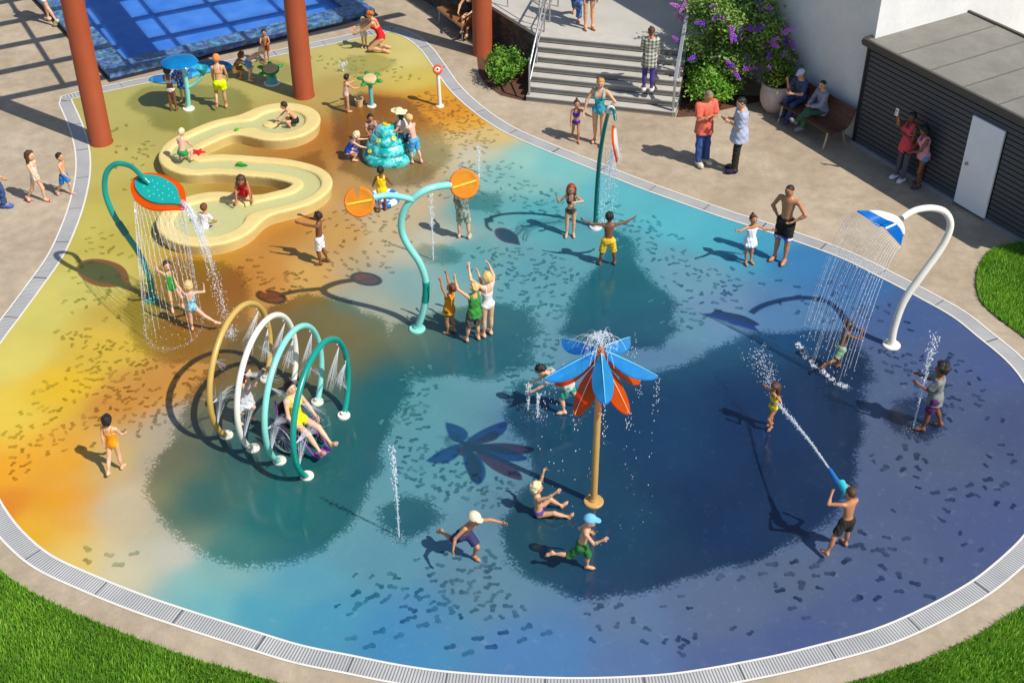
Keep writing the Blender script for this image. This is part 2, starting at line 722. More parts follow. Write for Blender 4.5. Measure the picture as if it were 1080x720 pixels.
        if back @ fwd > 0:
            back = -back
        legs[nm] = [RC(hpj, kn, thr, 0.035 * H * b_), RC(kn, an, 0.034 * H * b_, 0.0185 * H * b_),
                    EL(kn + k2 * sh * 0.32 + back * 0.010 * H, (0.031 * H * b_, 0.033 * H * b_, 0.075 * H), np.array([np.cross(back, k2), back, k2]))]
        tf_ = fwd - k2 * (fwd @ k2)
        tf_ = nrm(tf_ + 1e-3 * UP) if np.linalg.norm(tf_) > 0.2 else -UP
        if abs(k2[2]) > 0.8:
            tf_ = nrm(np.array([tf_[0], tf_[1], 0]) + UP * lf * 0.0)
        tf_ = nrm(tf_ * (1 - pl) + k2 * pl)
        dn = nrm(k2 - tf_ * (k2 @ tf_)) if pl < 0.8 else -nrm(np.cross(tf_, rgt))
        tout = nrm(tf_ + rgt * sd * 0.15)
        heel = an + dn * 0.018 * H - tf_ * 0.016 * H
        toe = an + dn * 0.026 * H + tout * 0.098 * H
        ball = an + dn * 0.024 * H + tout * 0.062 * H
        feet[nm] = [RC(an, heel, 0.021 * H, 0.020 * H), RC(heel, ball, 0.0195 * H, 0.022 * H), RC(ball, toe, 0.0225 * H, 0.0130 * H), RC(an, ball, 0.020 * H, 0.017 * H)]
        J['knee' + nm], J['ankle' + nm], J['hip' + nm] = kn, an, hpj
        J['k1' + nm], J['k2' + nm] = k1, k2
    vox = 0.0088 * H
    groups = [dict(prims=g_core + neck_p, k=0.045 * H)]
    for nm in 'LR':
        groups.append(dict(prims=legs[nm] + feet[nm], k=0.018 * H, kg=0.022 * H))
        groups.append(dict(prims=arms[nm] + hands[nm], k=0.014 * H, kg=0.022 * H))
    groups.append(dict(prims=head_p, k=0.05 * H, kg=0.018 * H))
    groups.append(dict(prims=face_p, k=0.0, kg=0.008 * H))
    bv, bf = field_mesh(groups, vox)
    # offset so the lowest contact stands on z at the wanted place
    shoe = [w_ for w_ in wear if w_[0] == 'shoes']
    zmin = bv[:, 2].min() - (0.012 * H if shoe else 0)
    if mode == 'feet':
        low = bv[bv[:, 2] < bv[:, 2].min() + 0.035 * H]
        ctr = (low.min(0) + low.max(0)) / 2
        ref = np.array([ctr[0], ctr[1], zmin])
    else:
        core = bv[np.abs(bv[:, 0]) + np.abs(bv[:, 1]) < 0.12 * H]
        ref = np.array([0, 0, core[:, 2].min()])
    g = G(px[0], px[1], z) if len(px) == 2 else np.array(px, float)
    OFF = -ref                                   # local coordinates of the object: origin on the ground
    nb = len(bv)
    allv = np.concatenate([bv, np.array(fv)]) + OFF
    faces = [tuple(q) for q in bf.tolist()] + [tuple(i + nb for i in q) for q in ff]
    me = bpy.data.meshes.new('person')
    me.from_pydata([tuple(map(float, v)) for v in allv], [], faces)
    me.update()
    for m_ in (skin_mat(skin), mat('eye_dark', '#1a120e', 0.2), mat('lips_' + ('a' if skin in ('pale', 'fair', 'pink', 'tan') else 'b'), '#b5655a' if skin in ('pale', 'fair', 'pink', 'tan') else '#5e2f28', 0.4), mat('brow', '#5b4031', 0.7)):
        me.materials.append(m_)
    # face features by where they lie on the head
    fc = bv[bf].mean(1) - hc
    q = fc @ FH.T / hh
    mi = np.zeros(len(faces), np.int32)
    front = q[:, 1] > 0.2
    eye = front & ((np.abs(np.abs(q[:, 0]) - 0.155) / 0.062) ** 2 + ((q[:, 2] + 0.005) / 0.05) ** 2 < 1)
    brow = front & (np.abs(np.abs(q[:, 0]) - 0.155) < 0.085) & (np.abs(q[:, 2] - 0.115) < 0.020)
    lip = front & ((q[:, 0] / 0.12) ** 2 + ((q[:, 2] + 0.27) / 0.045) ** 2 < 1)
    mi[:len(bf)][brow], mi[:len(bf)][eye], mi[:len(bf)][lip] = 3, 1, 2
    me.polygons.foreach_set('material_index', mi)
    me.polygons.foreach_set('use_smooth', np.ones(len(faces), bool))
    body = link_mesh('person', me)
    body.location = V(g)
    tag(body, label, 'person', group)

    def piece(nm, groups, m_, h=None, parent=body):
        v, f = field_mesh(groups, h or vox)
        return link_mesh(nm, mesh_np(nm, v + OFF, f.astype(np.int32), m_), parent)

    seed = rng.uniform(0, 6, 6)
    dirs = [nrm(rng.normal(size=3)) for _ in range(4)]

    def fold(amp, wl):
        def f_(P):
            s_ = np.zeros(P.shape[:-1], np.float32)
            for i, d in enumerate(dirs):
                s_ += np.sin((P @ d.astype(np.float32)) * (2 * PI / (wl * H * (0.7 + 0.25 * i))) + seed[i])
            return s_ * amp * H / 2
        return f_

    ax_s = lambda P: (P @ tp.astype(np.float32))            # up the trunk from the hips
    ax_t = lambda P: ((P - waist.astype(np.float32)) @ t.astype(np.float32)) + tors * 0.36
    fr_ = lambda P: ((P - waist.astype(np.float32)) @ tf.astype(np.float32))
    lat_ = lambda P: np.abs((P @ pr.astype(np.float32)))
    legsep = g_core

    # ---------------- hair and head wear
    style, hcol = hair[0], hair[1]
    if style not in ('bald', 'none', 'baby'):
        hm = mat('hair_' + hcol, HAIR.get(hcol, hcol), 0.55, 0.35, 40, bump=0.35, bscale=120)
        hq = lambda P: (P - hc.astype(np.float32)) @ FH.T.astype(np.float32) / hh
        lowz = {'shaved': -0.12, 'short': -0.22, 'bob': -0.48, 'long': -0.5, 'pony': -0.2, 'bun': -0.2, 'afro': -0.35}.get(style, -0.2)
        thick = {'shaved': 0.012, 'short': 0.05, 'bob': 0.07, 'long': 0.13, 'pony': 0.035, 'bun': 0.035, 'afro': 0.19}.get(style, 0.05) * hh

        def facecut(P):
            q_ = hq(P)
            a = (q_[..., 1] * 0.86 - (q_[..., 2] - 0.10) * 0.62 - 0.11) * hh
            return np.maximum(a, np.where(q_[..., 1] > -0.05, (lowz + 0.12 - q_[..., 2]) * hh, (lowz - q_[..., 2]) * hh))
        rough_fold = fold(0.0045 if style != 'afro' else 0.006, 0.045)
        gs = [dict(prims=[EL(hc + hu * 0.08 * hh - hf * 0.02 * hh, (0.365 * hh, 0.44 * hh, 0.42 * hh), FH)] + ([EL(hc - hu * .15 * hh - hf * .12 * hh, (0.36 * hh, .32 * hh, .36 * hh), FH)] if style in ('bob', 'long') else []), grow=thick, k=0.03 * H, clips=[facecut], fold=rough_fold if style not in ('shaved',) else None)]
        if style == 'long':
            bk = hc - hf * 0.33 * hh
            d_ = nrm(-UP * 0.8 - t * 0.35 - hf * 0.05)
            gs.append(dict(prims=[RC(bk, bk + d_ * 1.15 * hh, 0.33 * hh, 0.24 * hh, hf, 1.4), RC(bk + hr * .30 * hh + hf * .25 * hh, bk + hr * .40 * hh + hf * .2 * hh + d_ * 0.95 * hh, 0.23 * hh, 0.16 * hh), RC(bk - hr * .30 * hh + hf * .25 * hh, bk - hr * .40 * hh + hf * .2 * hh + d_ * 0.95 * hh, 0.23 * hh, 0.16 * hh)], k=0.02 * H, kg=0.01 * H, fold=rough_fold))
        if style == 'pony':
            bk = hc - hf * 0.46 * hh + hu * 0.05 * hh
            gs.append(dict(prims=[RC(bk, bk - hf * 0.12 * hh, 0.10 * hh, 0.12 * hh), RC(bk - hf * 0.12 * hh, bk - hf * .16 * hh - UP * 0.75 * hh, 0.13 * hh, 0.06 * hh)], k=0.01 * H, kg=0.005 * H, fold=rough_fold))
        if style == 'bun':
            gs.append(dict(prims=[RC(hc + hu * 0.50 * hh - hf * 0.2 * hh, hc + hu * 0.56 * hh - hf * 0.24 * hh, 0.16 * hh, 0.15 * hh)], kg=0.004 * H, fold=rough_fold))
        piece('hair', gs, hm, vox * 0.85)
    for w_ in wear:
        kind, colr = w_[0], w_[1]
        opt = w_[2] if len(w_) > 2 else {}
        cm = opt.get('mat') or mat('cloth_' + colr.lstrip('#'), colr, 0.8, 0.16, 14, bump=0.15, bscale=200, spec=0.25)
        if kind in ('cap', 'swimcap', 'sunhat', 'buncap'):
            base = EL(hc + hu * 0.08 * hh - hf * 0.02 * hh, (0.375 * hh, 0.45 * hh, 0.43 * hh), FH)
            hq = lambda P: (P - hc.astype(np.float32)) @ FH.T.astype(np.float32) / hh
            if kind == 'swimcap':
                gs = [dict(prims=[base], grow=0.045 * hh, clips=[lambda P: ((hq(P)[..., 1] * 0.75 - hq(P)[..., 2] * 0.66 - 0.16) * hh), lambda P: (-0.2 - hq(P)[..., 2]) * hh])]
            else:
                gs = [dict(prims=[base], grow=(0.17 if kind == 'sunhat' else 0.085) * hh, clips=[lambda P: (0.13 - hq(P)[..., 2] - 0.1 * hq(P)[..., 1]) * hh])]
            if kind == 'cap':
                gs.append(dict(prims=[EL(hc + hu * 0.20 * hh + hf * 0.50 * hh, (0.30 * hh, 0.34 * hh, 0.045 * hh), np.array([hr, nrm(hf - hu * 0.2), nrm(hu + hf * 0.2)]))], kg=0.003 * H))
            if kind == 'sunhat':
                tilt = np.array([hr, nrm(hf - hu * 0.12), nrm(hu + hf * 0.12)])
                gs.append(dict(prims=[EL(hc + hu * 0.20 * hh, (0.92 * hh, 0.98 * hh, 0.06 * hh), tilt)], kg=0.012 * H, fold=fold(0.004, 0.12)))
            piece({'cap': 'cap', 'swimcap': 'swim_cap', 'sunhat': 'sun_hat'}.get(kind, 'cap'), gs, cm, vox * 0.8)
        elif kind in ('swimsuit', 'bikini', 'briefs'):
            gr = 0.0075 * H
            legcut = lambda P: np.maximum((-0.060 * H + lat_(P) * 0.72) - ax_s(P), np.where(ax_s(P) < 0.085 * H, np.sqrt((P * P).sum(-1)) - 0.118 * H, -1.0))
            gs = []
            if kind == 'swimsuit':
                up_f, up_b = opt.get('top', 0.82), opt.get('back', 0.72)
                topcut = lambda P: ax_t(P) - tors * np.where(fr_(P) > 0, up_f, up_b)
                gs.append(dict(prims=g_core, k=0.045 * H, grow=gr, clips=[topcut, legcut]))
                gs += [dict(prims=[legs[n_][0]], k=0.018 * H, kg=0.022 * H, grow=gr, clips=[topcut, legcut]) for n_ in 'LR']
            else:
                bcut = lambda P: ax_s(P) - 0.055 * H
                gs.append(dict(prims=[g_core[0], g_core[1]], k=0.045 * H, grow=gr, clips=[bcut, legcut]))
                gs += [dict(prims=[legs[n_][0]], k=0.018 * H, kg=0.022 * H, grow=gr, clips=[bcut, legcut]) for n_ in 'LR']
                if kind == 'bikini':
                    t0, t1 = tors * opt.get('lo', 0.56), tors * opt.get('hi', 0.80)
                    gs.append(dict(prims=g_core, k=0.045 * H, grow=gr, clips=[lambda P: ax_t(P) - t1, lambda P: t0 - ax_t(P)]))
            if kind != 'briefs':
                lo_t = tors * (opt.get('top', 0.82) - .1 if kind == 'swimsuit' else opt.get('hi', .8) - .08)
                gs.append(dict(prims=g_core, k=0.045 * H, grow=gr, clips=[lambda P: np.abs(np.abs((P - shc.astype(np.float32)) @ tr.astype(np.float32)) - 0.052 * H) - 0.0105 * H, lambda P: lo_t - ax_t(P)]))
            if opt.get('skirt'):
                sk0 = O + tp * 0.03 * H
                gs.append(dict(prims=[RC(sk0, sk0 - tp * opt['skirt'] * H, 0.088 * H, 0.135 * H)], fold=fold(0.012, 0.07), clips=[lambda P: ax_s(P) - 0.04 * H, lambda P: -opt['skirt'] * H - ax_s(P)], kg=0.006 * H))
            piece({'swimsuit': 'swimsuit', 'bikini': 'bikini', 'briefs': 'swim_briefs'}[kind], gs, cm)
        elif kind in ('trunks', 'pants'):
            ln = opt.get('len', 0.62)
            gr = opt.get('grow', 0.016) * H
            gs = [dict(prims=[g_core[0], RC(J['hipL'], J['hipR'], 0.05 * H * b_, 0.05 * H * b_)], k=0.03 * H, grow=gr * 0.75, clips=[lambda P: ax_s(P) - 0.062 * H], fold=fold(0.003, 0.07))]
            for nm in 'LR':
                k1, hp_ = J['k1' + nm].astype(np.float32), J['hip' + nm].astype(np.float32)
                if kind == 'trunks':
                    L = th * ln
                    pr_ = [RC(J['hip' + nm], J['knee' + nm], legs[nm][0].ra, 0.041 * H * b_)]
                    gs.append(dict(prims=pr_, grow=gr, kg=0.02 * H, fold=fold(0.004, 0.06), clips=[lambda P, k1=k1, hp_=hp_, L=L: (P - hp_) @ k1 - L]))
                else:
                    cut = opt.get('shin', 0.95)
                    k2, kn_ = J['k2' + nm].astype(np.float32), J['knee' + nm].astype(np.float32)
                    L = sh * cut
                    if opt.get('tight'):
                        gs.append(dict(prims=legs[nm], k=0.018 * H, grow=.007 * H, kg=0.02 * H, clips=[lambda P, k2=k2, kn_=kn_, L=L: (P - kn_) @ k2 - L]))
                        continue
                    gs.append(dict(prims=[legs[nm][0], RC(J['knee' + nm], J['ankle' + nm], 0.037 * H * b_, opt.get('hem', 0.030) * H)], k=0.02 * H, grow=gr * 0.7, kg=0.02 * H, fold=fold(0.004, 0.06), clips=[lambda P, k2=k2, kn_=kn_, L=L: (P - kn_) @ k2 - L]))
            piece('trousers' if kind == 'pants' else 'shorts', gs, cm)
            if opt.get('hem_col'):
                gs = []
                for nm in 'LR':
                    k1, hp_ = J['k1' + nm].astype(np.float32), J['hip' + nm].astype(np.float32)
                    L0, L1 = th * ln, th * (ln + 0.16)
                    gs.append(dict(prims=[RC(J['hip' + nm], J['knee' + nm], legs[nm][0].ra, 0.041 * H * b_)], grow=gr, clips=[lambda P, k1=k1, hp_=hp_: (P - hp_) @ k1 - L1, lambda P, k1=k1, hp_=hp_: L0 - (P - hp_) @ k1]))
                piece('shorts_hem', gs, opt['hem_col'])
        elif kind in ('tee', 'tank', 'jacket', 'dress'):
            gr = opt.get('grow', 0.019) * H
            hem = opt.get('hem', -0.045) * H
            topf = opt.get('top', 1.06 if kind != 'tank' else 0.93)
            cl = [lambda P: hem - ax_s(P), lambda P: ax_t(P) - tors * topf]
            if kind == 'tank':
                lim = shw * 0.80
                cl.append(lambda P: np.abs((P - shc.astype(np.float32)) @ tr.astype(np.float32)) - np.where(ax_t(P) > tors * 0.70, lim, 1.0))
            prims = g_core + ([RC(O, O - tp * max(0.06 * H, -hem), 0.094 * H * b_, 0.116 * H * b_, pf, 1.12)] if hem < -0.02 * H else [])
            gs = [dict(prims=prims, k=0.045 * H, grow=gr, clips=cl, fold=fold(0.004, 0.08))]
            if kind == 'tank':
                gs.append(dict(prims=g_core, k=0.045 * H, grow=gr * .8, clips=[lambda P: np.abs(np.abs((P - shc.astype(np.float32)) @ tr.astype(np.float32)) - 0.058 * H) - 0.020 * H, lambda P: tors * .8 - ax_t(P)]))
            sl = opt.get('sleeve', {'tee': 0.7, 'jacket': 2.0, 'tank': 0, 'dress': 0}[kind])
            if sl:
                for nm in 'LR':
                    a_, e_, w__ = J['sh' + nm], J['elbow' + nm], J['wrist' + nm]
                    d1 = nrm(e_ - a_).astype(np.float32)
                    a32 = a_.astype(np.float32)
                    if sl <= 1:
                        Ls = ua * sl
                        gs.append(dict(prims=[RC(a_, e_, 0.034 * H * b_, 0.034 * H * b_)], grow=gr * 0.8, kg=0.016 * H, fold=fold(0.003, 0.06), clips=[lambda P, d1=d1, a32=a32, Ls=Ls: (P - a32) @ d1 - Ls]))
                    else:
                        fr2 = min(1.0, sl - 1.0)
                        gs.append(dict(prims=[RC(a_, e_, 0.032 * H * b_, 0.027 * H * b_), RC(e_, e_ + (w__ - e_) * fr2 * 0.9, 0.027 * H * b_, 0.021 * H * b_)], k=0.01 * H, grow=gr * 0.8, kg=0.016 * H, fold=fold(0.003, 0.06)))
            if opt.get('skirt'):
                sk0 = O + tp * 0.05 * H
                gs.append(dict(prims=[RC(sk0, sk0 - tp * opt['skirt'] * H, 0.085 * H, 0.13 * H)], fold=fold(0.010, 0.07), clips=[lambda P: ax_s(P) - 0.06 * H, lambda P: -opt['skirt'] * H - ax_s(P)], kg=0.012 * H))
            piece({'tee': 'shirt', 'tank': 'tank_top', 'jacket': 'jacket', 'dress': 'dress'}[kind], gs, cm)
        elif kind == 'shoes':
            for nm in 'LR':
                an, k2 = J['ankle' + nm].astype(np.float32), J['k2' + nm].astype(np.float32)
                piece('shoe', [dict(prims=feet[nm], k=0.02 * H, grow=0.011 * H, clips=[lambda P, an=an, k2=k2: -((P - an) @ k2) - 0.004 * H])], cm)
        elif kind == 'sandals':
            for nm in 'LR':
                f_ = feet[nm]
                dn = nrm(f_[1].a - J['ankle' + nm] + (f_[2].a - J['ankle' + nm]) * .5)
                lo_ = [RC(q.a + J['k2' + nm] * 0.014 * H, q.b + J['k2' + nm] * 0.014 * H, q.ra * 1.05, q.rb * 1.1) for q in f_[1:3]]
                up_ = f_[2].a
                piece('sandal', [dict(prims=lo_, k=0.015 * H, clips=[lambda P, n_=J['k2' + nm].astype(np.float32), a_=f_[1].a.astype(np.float32): 0.012 * H - ((P - a_) @ n_)]),
                                 dict(prims=[RC(f_[2].a, f_[2].a + nrm(f_[2].b - f_[2].a) * 0.015 * H, 0.026 * H, 0.024 * H)], kg=0.0)], cm)
    for k in list(J):
        if k[:4] in ('hand', 'wris', 'knee', 'ankl', 'head', 'elbo') and not k.startswith('hdir'):
            J[k] = J[k] + OFF + g
    J['obj'] = body
    J['H'] = H
    return J
# ------------------------------------------------------------------ world, sun, camera
world = bpy.data.worlds.new('World')
scene.world = world
world.use_nodes = True
wn = world.node_tree
wn.nodes.clear()
wo = wn.nodes.new('ShaderNodeOutputWorld')
wb = wn.nodes.new('ShaderNodeBackground')
sky = wn.nodes.new('ShaderNodeTexSky')
sky.sky_type = 'NISHITA'
sky.sun_disc = False
sky.sun_elevation = SUN_EL
sky.sun_rotation = PI / 2 - SUN_AZ
sky.air_density = 1.0
sky.dust_density = 0.6
wb.inputs[1].default_value = 0.115
wn.links.new(sky.outputs[0], wb.inputs[0])
wn.links.new(wb.outputs[0], wo.inputs[0])

sl = bpy.data.lights.new('sun', 'SUN')
sl.energy = 4.6
sl.angle = R(0.55)
sl.color = (1.0, 0.955, 0.87)
so = bpy.data.objects.new('sun', sl)
COL.objects.link(so)
so.location = (10, -10, 30)
so.rotation_mode = 'QUATERNION'
so.rotation_quaternion = (-TO_SUN).to_track_quat('-Z', 'Y')

cd = bpy.data.cameras.new('camera')
cd.sensor_width = 36
cd.lens = FPX / 1080 * 36
cd.clip_end = 2000
co = bpy.data.objects.new('camera', cd)
COL.objects.link(co)
co.location = (0, 0, CAMH)
co.rotation_euler = (PI / 2 - PITCH, 0, 0)
scene.camera = co
scene.view_settings.view_transform = 'Standard'
scene.view_settings.look = 'None'
scene.view_settings.exposure = 0.12
scene.view_settings.gamma = 1.0
scene.view_settings.use_curve_mapping = False
scene.cycles.max_bounces = 8
scene.cycles.transparent_max_bounces = 24
scene.cycles.use_denoising = True
scene.cycles.caustics_reflective = False
scene.cycles.caustics_refractive = False

# directions of the building grid
GA = R(29)
EU = np.array([math.cos(GA), math.sin(GA), 0])
EV = np.array([-math.sin(GA), math.cos(GA), 0])

# ------------------------------------------------------------------ outline of the splash pad (inner edge of its drain)
PADPX = [(412, 34), (430, 42), (444, 54), (457, 72), (471, 92), (490, 111), (515, 130), (540, 144), (577, 160), (622, 178), (675, 199), (725, 217), (765, 231), (800, 242), (830, 252),
         (885, 272), (930, 294), (970, 315), (1005, 335), (1030, 355), (1060, 380), (1080, 405), (1096, 440), (1103, 485), (1096, 530), (1080, 563), (1042, 599), (1010, 621), (960, 647),
         (915, 665), (860, 680), (810, 692), (740, 705), (690, 711), (615, 714), (540, 712), (470, 707), (420, 700), (370, 690), (320, 680), (270, 665), (200, 643), (150, 626), (100, 606),
         (55, 585), (27, 562), (9, 540), (-5, 515), (-22, 470), (-23, 425), (-13, 385), (5, 357), (20, 337), (42, 307), (67, 271), (82, 238), (91, 210), (96, 182), (95, 157), (88, 132), (76, 105)]
pad = catmull([G(x, y) for x, y in PADPX], 5)          # open at the straight edge by the pool
pad = np.array(pad)[:, :2]
# even spacing along the outline
_d = np.r_[0, np.cumsum(np.hypot(*np.diff(pad, axis=0).T))]
_s = np.linspace(0, _d[-1], 420)
pad = np.stack([np.interp(_s, _d, pad[:, k]) for k in (0, 1)], 1)
_top = np.linspace(pad[-1], pad[0], 50)[1:-1]
pad = np.concatenate([pad, _top])


def offset_loop(loop, d):
    nx = np.roll(loop, -1, 0) - np.roll(loop, 1, 0)
    nx /= np.linalg.norm(nx, axis=1)[:, None]
    nv = np.stack([nx[:, 1], -nx[:, 0]], 1)
    area = 0.5 * np.sum(loop[:, 0] * np.roll(loop[:, 1], -1) - np.roll(loop[:, 0], -1) * loop[:, 1])
    return loop + nv * d * (1 if area > 0 else -1)


def inside_poly(pts, poly):
    x, y = pts[:, 0], pts[:, 1]
    c = np.zeros(len(pts), bool)
    n = len(poly)
    j = n - 1
    for i in range(n):
        xi, yi = poly[i]
        xj, yj = poly[j]
        if yi != yj:
            c ^= ((yi > y) != (yj > y)) & (x < (xj - xi) * (y - yi) / (yj - yi) + xi)
        j = i
    return c


def poly_sd(pts, poly):
    """distance to a polygon outline, positive inside"""
    d = np.full(len(pts), 1e9)
    n = len(poly)
    for i in range(n):
        a, b = poly[i], poly[(i + 1) % n]
        ba = b - a
        t = np.clip(((pts - a) @ ba) / max(ba @ ba, 1e-9), 0, 1)
        d = np.minimum(d, np.linalg.norm(pts - a - t[:, None] * ba, axis=1))
    return np.where(inside_poly(pts, poly), d, -d)


# ---- paint of the pad: hand-mixed colours washed into one another
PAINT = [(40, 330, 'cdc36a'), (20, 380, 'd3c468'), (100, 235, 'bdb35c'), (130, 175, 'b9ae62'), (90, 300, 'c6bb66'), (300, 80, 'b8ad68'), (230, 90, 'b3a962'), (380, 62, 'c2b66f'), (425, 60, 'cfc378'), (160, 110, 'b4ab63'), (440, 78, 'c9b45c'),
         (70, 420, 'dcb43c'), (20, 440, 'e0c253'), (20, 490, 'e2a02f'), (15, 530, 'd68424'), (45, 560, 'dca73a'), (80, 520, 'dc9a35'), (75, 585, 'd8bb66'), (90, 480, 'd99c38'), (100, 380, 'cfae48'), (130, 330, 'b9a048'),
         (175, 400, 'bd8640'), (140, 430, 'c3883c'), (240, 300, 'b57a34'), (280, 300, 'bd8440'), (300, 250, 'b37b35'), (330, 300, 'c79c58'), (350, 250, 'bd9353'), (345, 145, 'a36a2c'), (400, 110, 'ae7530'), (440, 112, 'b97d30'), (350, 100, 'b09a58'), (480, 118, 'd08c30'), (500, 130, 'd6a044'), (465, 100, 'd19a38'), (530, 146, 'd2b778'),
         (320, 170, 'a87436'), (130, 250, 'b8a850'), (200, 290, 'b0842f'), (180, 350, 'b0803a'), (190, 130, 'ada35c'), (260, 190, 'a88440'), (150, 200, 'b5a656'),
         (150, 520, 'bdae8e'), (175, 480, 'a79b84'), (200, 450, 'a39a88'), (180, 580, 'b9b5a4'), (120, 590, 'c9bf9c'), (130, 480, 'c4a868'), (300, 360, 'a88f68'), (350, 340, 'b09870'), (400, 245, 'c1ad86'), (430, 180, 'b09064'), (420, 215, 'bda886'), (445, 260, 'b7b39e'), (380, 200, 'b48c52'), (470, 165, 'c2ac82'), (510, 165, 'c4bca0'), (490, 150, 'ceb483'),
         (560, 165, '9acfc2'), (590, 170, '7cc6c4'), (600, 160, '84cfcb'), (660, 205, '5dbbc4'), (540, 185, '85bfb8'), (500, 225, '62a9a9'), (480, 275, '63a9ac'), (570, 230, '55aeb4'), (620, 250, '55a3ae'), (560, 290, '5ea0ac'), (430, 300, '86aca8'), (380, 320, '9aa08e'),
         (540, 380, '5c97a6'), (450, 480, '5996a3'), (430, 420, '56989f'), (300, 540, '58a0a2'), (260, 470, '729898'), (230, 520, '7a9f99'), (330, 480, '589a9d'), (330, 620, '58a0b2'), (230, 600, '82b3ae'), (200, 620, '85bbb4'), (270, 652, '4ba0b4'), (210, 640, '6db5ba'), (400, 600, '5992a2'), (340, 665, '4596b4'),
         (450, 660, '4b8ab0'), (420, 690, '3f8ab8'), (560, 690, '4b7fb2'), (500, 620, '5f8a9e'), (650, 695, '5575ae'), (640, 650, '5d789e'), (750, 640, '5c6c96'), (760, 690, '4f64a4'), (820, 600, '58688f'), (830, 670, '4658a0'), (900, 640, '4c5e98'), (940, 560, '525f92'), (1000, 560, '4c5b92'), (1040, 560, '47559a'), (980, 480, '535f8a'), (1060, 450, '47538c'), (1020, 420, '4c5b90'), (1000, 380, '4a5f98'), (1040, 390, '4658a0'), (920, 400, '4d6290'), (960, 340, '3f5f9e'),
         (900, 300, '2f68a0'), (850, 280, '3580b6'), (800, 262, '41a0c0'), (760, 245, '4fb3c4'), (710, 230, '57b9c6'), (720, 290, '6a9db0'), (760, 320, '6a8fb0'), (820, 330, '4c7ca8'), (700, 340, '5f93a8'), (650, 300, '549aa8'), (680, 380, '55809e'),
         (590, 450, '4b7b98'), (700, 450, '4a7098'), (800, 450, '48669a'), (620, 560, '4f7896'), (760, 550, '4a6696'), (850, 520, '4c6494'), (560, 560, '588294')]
pc_xy = np.array([G(a, b)[:2] for a, b, _ in PAINT])
pc_rgb = np.array([hexl(c) for _, _, c in PAINT])
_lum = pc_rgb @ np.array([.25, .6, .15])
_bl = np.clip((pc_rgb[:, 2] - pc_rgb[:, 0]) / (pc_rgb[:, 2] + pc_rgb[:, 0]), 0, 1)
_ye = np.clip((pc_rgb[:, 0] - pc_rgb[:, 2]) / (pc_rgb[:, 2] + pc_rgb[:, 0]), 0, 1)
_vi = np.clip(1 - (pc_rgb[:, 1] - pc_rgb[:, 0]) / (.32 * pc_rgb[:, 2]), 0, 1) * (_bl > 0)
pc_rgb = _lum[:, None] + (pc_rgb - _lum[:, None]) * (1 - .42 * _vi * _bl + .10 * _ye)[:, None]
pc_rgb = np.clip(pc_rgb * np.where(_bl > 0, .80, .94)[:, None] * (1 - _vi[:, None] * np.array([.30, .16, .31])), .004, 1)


def wobble(p, s, seed):
    o = np.zeros(len(p))
    for i in range(7):
        a = seed * 1.7 + i * 2.399
        f = s * (0.6 + 0.35 * i)
        o += np.sin(p[:, 0] * f * math.cos(a) + p[:, 1] * f * math.sin(a) + seed * 3.1 + i * 1.9) / (1 + 0.5 * i)
    return o / 3


def paint(p):
    q = np.array(p, float)
    q = q + np.stack([wobble(p, 1.1, 1.0) * 0.34 + wobble(p, 4.5, 2.2) * 0.13, wobble(p, 1.2, 5.0) * 0.34 + wobble(p, 4.2, 7.0) * 0.13], 1)
    out = np.zeros((len(p), 3))
    w_ = np.zeros(len(p))
    for (x, y), c in zip(pc_xy, pc_rgb):
        d2 = (q[:, 0] - x) ** 2 + (q[:, 1] - y) ** 2
        w = 1 / (d2 + 0.12) ** 2.1
        out += w[:, None] * c
        w_ += w
    return out / w_[:, None]


WET = [[(150, 518), (160, 545), (190, 568), (225, 585), (265, 598), (310, 594), (345, 580), (368, 558), (382, 530), (400, 500), (418, 455), (432, 420), (438, 388), (418, 362), (400, 335), (370, 312), (330, 308), (285, 322), (245, 352), (215, 395), (190, 440), (165, 480)],
       [(142, 300), (128, 330), (135, 365), (180, 385), (240, 385), (268, 350), (262, 300), (240, 272), (190, 270)],
       [(414, 385), (440, 398), (470, 402), (520, 402), (560, 386), (577, 350), (560, 325), (520, 318), (480, 322), (440, 332), (408, 338), (398, 360)],
       [(640, 262), (618, 300), (598, 330), (590, 352), (640, 372), (700, 366), (718, 350), (700, 310), (680, 278), (668, 250), (640, 240)],
       [(548, 402), (600, 408), (650, 398), (700, 384), (760, 366), (820, 348), (870, 348), (905, 356), (915, 400), (905, 460), (908, 515), (885, 545), (850, 568), (800, 590), (750, 600), (700, 622), (650, 632), (605, 634), (565, 614), (540, 592), (528, 545), (555, 505), (548, 468), (528, 448), (530, 418)],
       [(392, 538), (398, 560), (425, 574), (452, 566), (466, 545), (455, 530), (425, 522)],
       [(436, 268), (446, 280), (462, 284), (480, 276), (484, 266), (470, 258), (450, 257)],
       [(930, 436), (945, 455), (975, 464), (998, 450), (1000, 430), (975, 418), (945, 420)],
       [(130, 110), (165, 138), (220, 150), (268, 130), (268, 100), (240, 88), (190, 88), (150, 92)],
       [(345, 112), (360, 180), (400, 200), (450, 195), (475, 165), (470, 135), (430, 105), (380, 98)],
       [(492, 206), (494, 224), (528, 224), (530, 204)],
       [(358, 68), (364, 82), (400, 78), (420, 62), (398, 55), (372, 58)],
       [(245, 212), (290, 235), (330, 225), (352, 190), (340, 160), (300, 170), (262, 185)],
       [(240, 74), (270, 90), (310, 88), (312, 70), (280, 62)]]
WETX = [np.array([G(a, b)[:2] for a, b in w]) for w in WET]
WETS = [1.0, 0.75, 0.95, 1.0, 1.0, 0.95, 0.7, 0.9, 0.62, 0.72, 0.7, 0.55, 0.6, 0.5]
cell = 0.05
x0, y0 = pad.min(0) - 0.25
x1, y1 = pad.max(0) + 0.25
